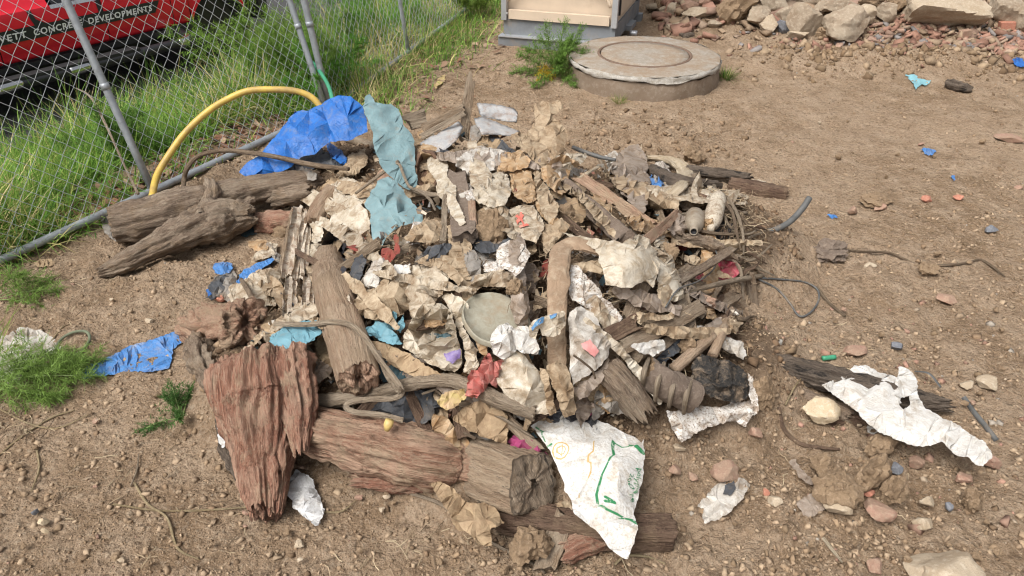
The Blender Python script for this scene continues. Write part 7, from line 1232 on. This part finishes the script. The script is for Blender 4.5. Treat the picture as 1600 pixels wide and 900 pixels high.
def shreds():
    r = np.random.default_rng(91); n = 2600; px = r.uniform(330, 1180, n); py = r.uniform(190, 700, n); k = inside(HEAP, px, py); px, py = px[k], py[k]; n = len(px); c = O+ray(px, py)*(hit(px, py)-r.uniform(-.12, .04, n))[:, None]; L = r.uniform(.005, .02, n); u = r.normal(size=(n, 3)); u /= np.linalg.norm(u, axis=1)[:, None]; w = np.cross(u, r.normal(size=(n, 3))); w /= np.linalg.norm(w, axis=1)[:, None]; g = np.cross(u, w)
    V = np.stack([c-u*L[:, None]-w*(L*.6)[:, None], c+u*L[:, None]-w*(L*.4)[:, None]+g*(L*.4)[:, None], c+u*(L*.8)[:, None]+w*(L*.6)[:, None], c-u*(L*1.1)[:, None]+w*(L*.5)[:, None]+g*(L*.5)[:, None]], 1).reshape(-1, 3); i = np.arange(n)[:, None]*4; T = np.array([(.55, .47, .37), (.42, .33, .23), (.33, .25, .17), (.24, .17, .11), (.65, .61, .54), (.22, .21, .20), (.30, .14, .10), (.14, .22, .25), (.18, .12, .08)]); stuff_mesh('shreds', V, np.vstack([i+[0, 1, 2], i+[0, 2, 3]]), np.repeat(T[r.integers(0, len(T), n)]*r.uniform(.7, 1.2, (n, 1)), 4, 0), 'litter', 'tiny torn shreds and flakes scattered through the heap', None)
shreds()
# long strips and roots woven over the heap
sr = random.Random(23); SPOT = [(470, 300, 20), (520, 470, 60), (600, 300, 10), (640, 560, 20), (690, 280, 60), (730, 420, 70), (760, 300, 80), (810, 440, 80), (850, 320, 70), (900, 300, 40), (930, 480, 50), (960, 420, 20), (1000, 300, 30), (1010, 470, 30), (1040, 420, 60), (1060, 520, 20), (1080, 300, 10), (1090, 460, 40), (1110, 420, 70), (1120, 380, 20), (660, 440, 30), (580, 470, 50), (830, 600, 70), (700, 600, 20), (980, 560, 40), (450, 470, 60), (560, 380, 40), (780, 250, 20), (1040, 360, 20), (950, 350, 40)]
SM = ['cream', 'beige', 'tancloth', 'film', 'cream2', 'tancloth', 'cream', 'film', 'orange', 'beige']; SN = {'tancloth': 'long tan cloth strip', 'beige': 'long beige cloth strip', 'brownpaper': 'long brown paper strip', 'film': 'long grimy film strip', 'cream': 'long cream plastic strip', 'cream2': 'long pale plastic strip', 'grey': 'long grey film strip', 'orange': 'long rust stained strip'}
for k, (x, y, a0) in enumerate(SPOT):
    mt = SM[k % len(SM)]; L = sr.uniform(55, 100); w = sr.uniform(8, 17); a = math.radians(a0+sr.uniform(-20, 20)); bendk = sr.uniform(-.5, .5); up_, dn_ = [], []
    for i in range(9):
        q = i/8-.5; aa = a+bendk*q*1.4; cx_, cy_ = x+L*2*q*math.cos(a+bendk*q*.7), y+L*2*q*math.sin(a+bendk*q*.7)*.85; ww = w*(.55+.6*sr.random())*(1-.5*abs(2*q)**3); up_.append((cx_-math.sin(aa)*ww, cy_+math.cos(aa)*ww)); dn_.append((cx_+math.sin(aa)*ww, cy_-math.cos(aa)*ww))
    sheet('strip', near_label(x, y, SN[mt]), 'strip', up_+dn_[::-1], mt, off=sr.uniform(.075, .135), puff=.03, crump=.014, wl=28, res=5, jag=1.6, seed=900+k, fold=(math.degrees(a)+90, 7, .006), fit=.85)
for k in range(26):
    x, y = sr.gauss(1125, 30), sr.gauss(385, 62); a = sr.uniform(0, 6.28); L = sr.uniform(30, 75); pts = [P(x, y, off=sr.uniform(.02, .06))]
    for i in range(3): a += sr.uniform(-.8, .8); x += L/3*math.cos(a); y += L/3*math.sin(a)*.8; pts.append(P(x, y, off=sr.uniform(.03, .10)))
    r0 = sr.uniform(.003, .0075); tube('root', pts, [r0, r0*1.1, r0*.8, r0*.4], M[('twig', 'darkboard', 'branch')[k % 3]], near_label(x, y, ('thin brown root', 'dark root', 'pale root')[k % 3]), 'root', n=7, ns=24)
for k, (xa, ya, xb, yb, w, mt) in enumerate(((1000, 470, 1080, 415, .03, 'board'), (1030, 520, 1128, 470, .04, 'darkboard'), (1060, 440, 1150, 385, .03, 'greywood'), (985, 395, 1060, 330, .035, 'redwood2'), (1075, 300, 1150, 330, .03, 'darkboard'), (1010, 560, 1080, 500, .035, 'greywood'), (930, 340, 1030, 400, .03, 'board'))):
    plank('board', near_label((xa+xb)/2, (ya+yb)/2, 'splintered broken board'), 'board', P(xa, ya, off=.06), P(xb, yb, off=.075), w, .016, mt, 60+k, roll=.3*(-1)**k, split=1.0)
# loose clods one can pick out, shared wording
rr_ = random.Random(5); kk = 0
while kk < 110:
    x = rr_.uniform(5, 1595); y = rr_.uniform(140, 895)
    if outward(*P(x, y)[:2]) > -.05 or terr(*P(x, y)[:2]) > .05: continue
    s = rr_.choice([7, 8, 9, 11, 13])*(.5+.5*y/900); kk += 1
    rock('clod' if kk % 4 else 'stone', near_label(x, y, 'small loose soil clod' if kk % 4 else 'small loose pale stone'), 'clod' if kk % 4 else 'stone', x, y, s*1.25, s*.85, 'dirtlump' if kk % 4 else ('stone' if kk % 8 else 'brick'), 300+kk, sub=2, planes=9, rough=.2, group='loose clods on the ground' if kk % 4 else 'loose stones on the ground')
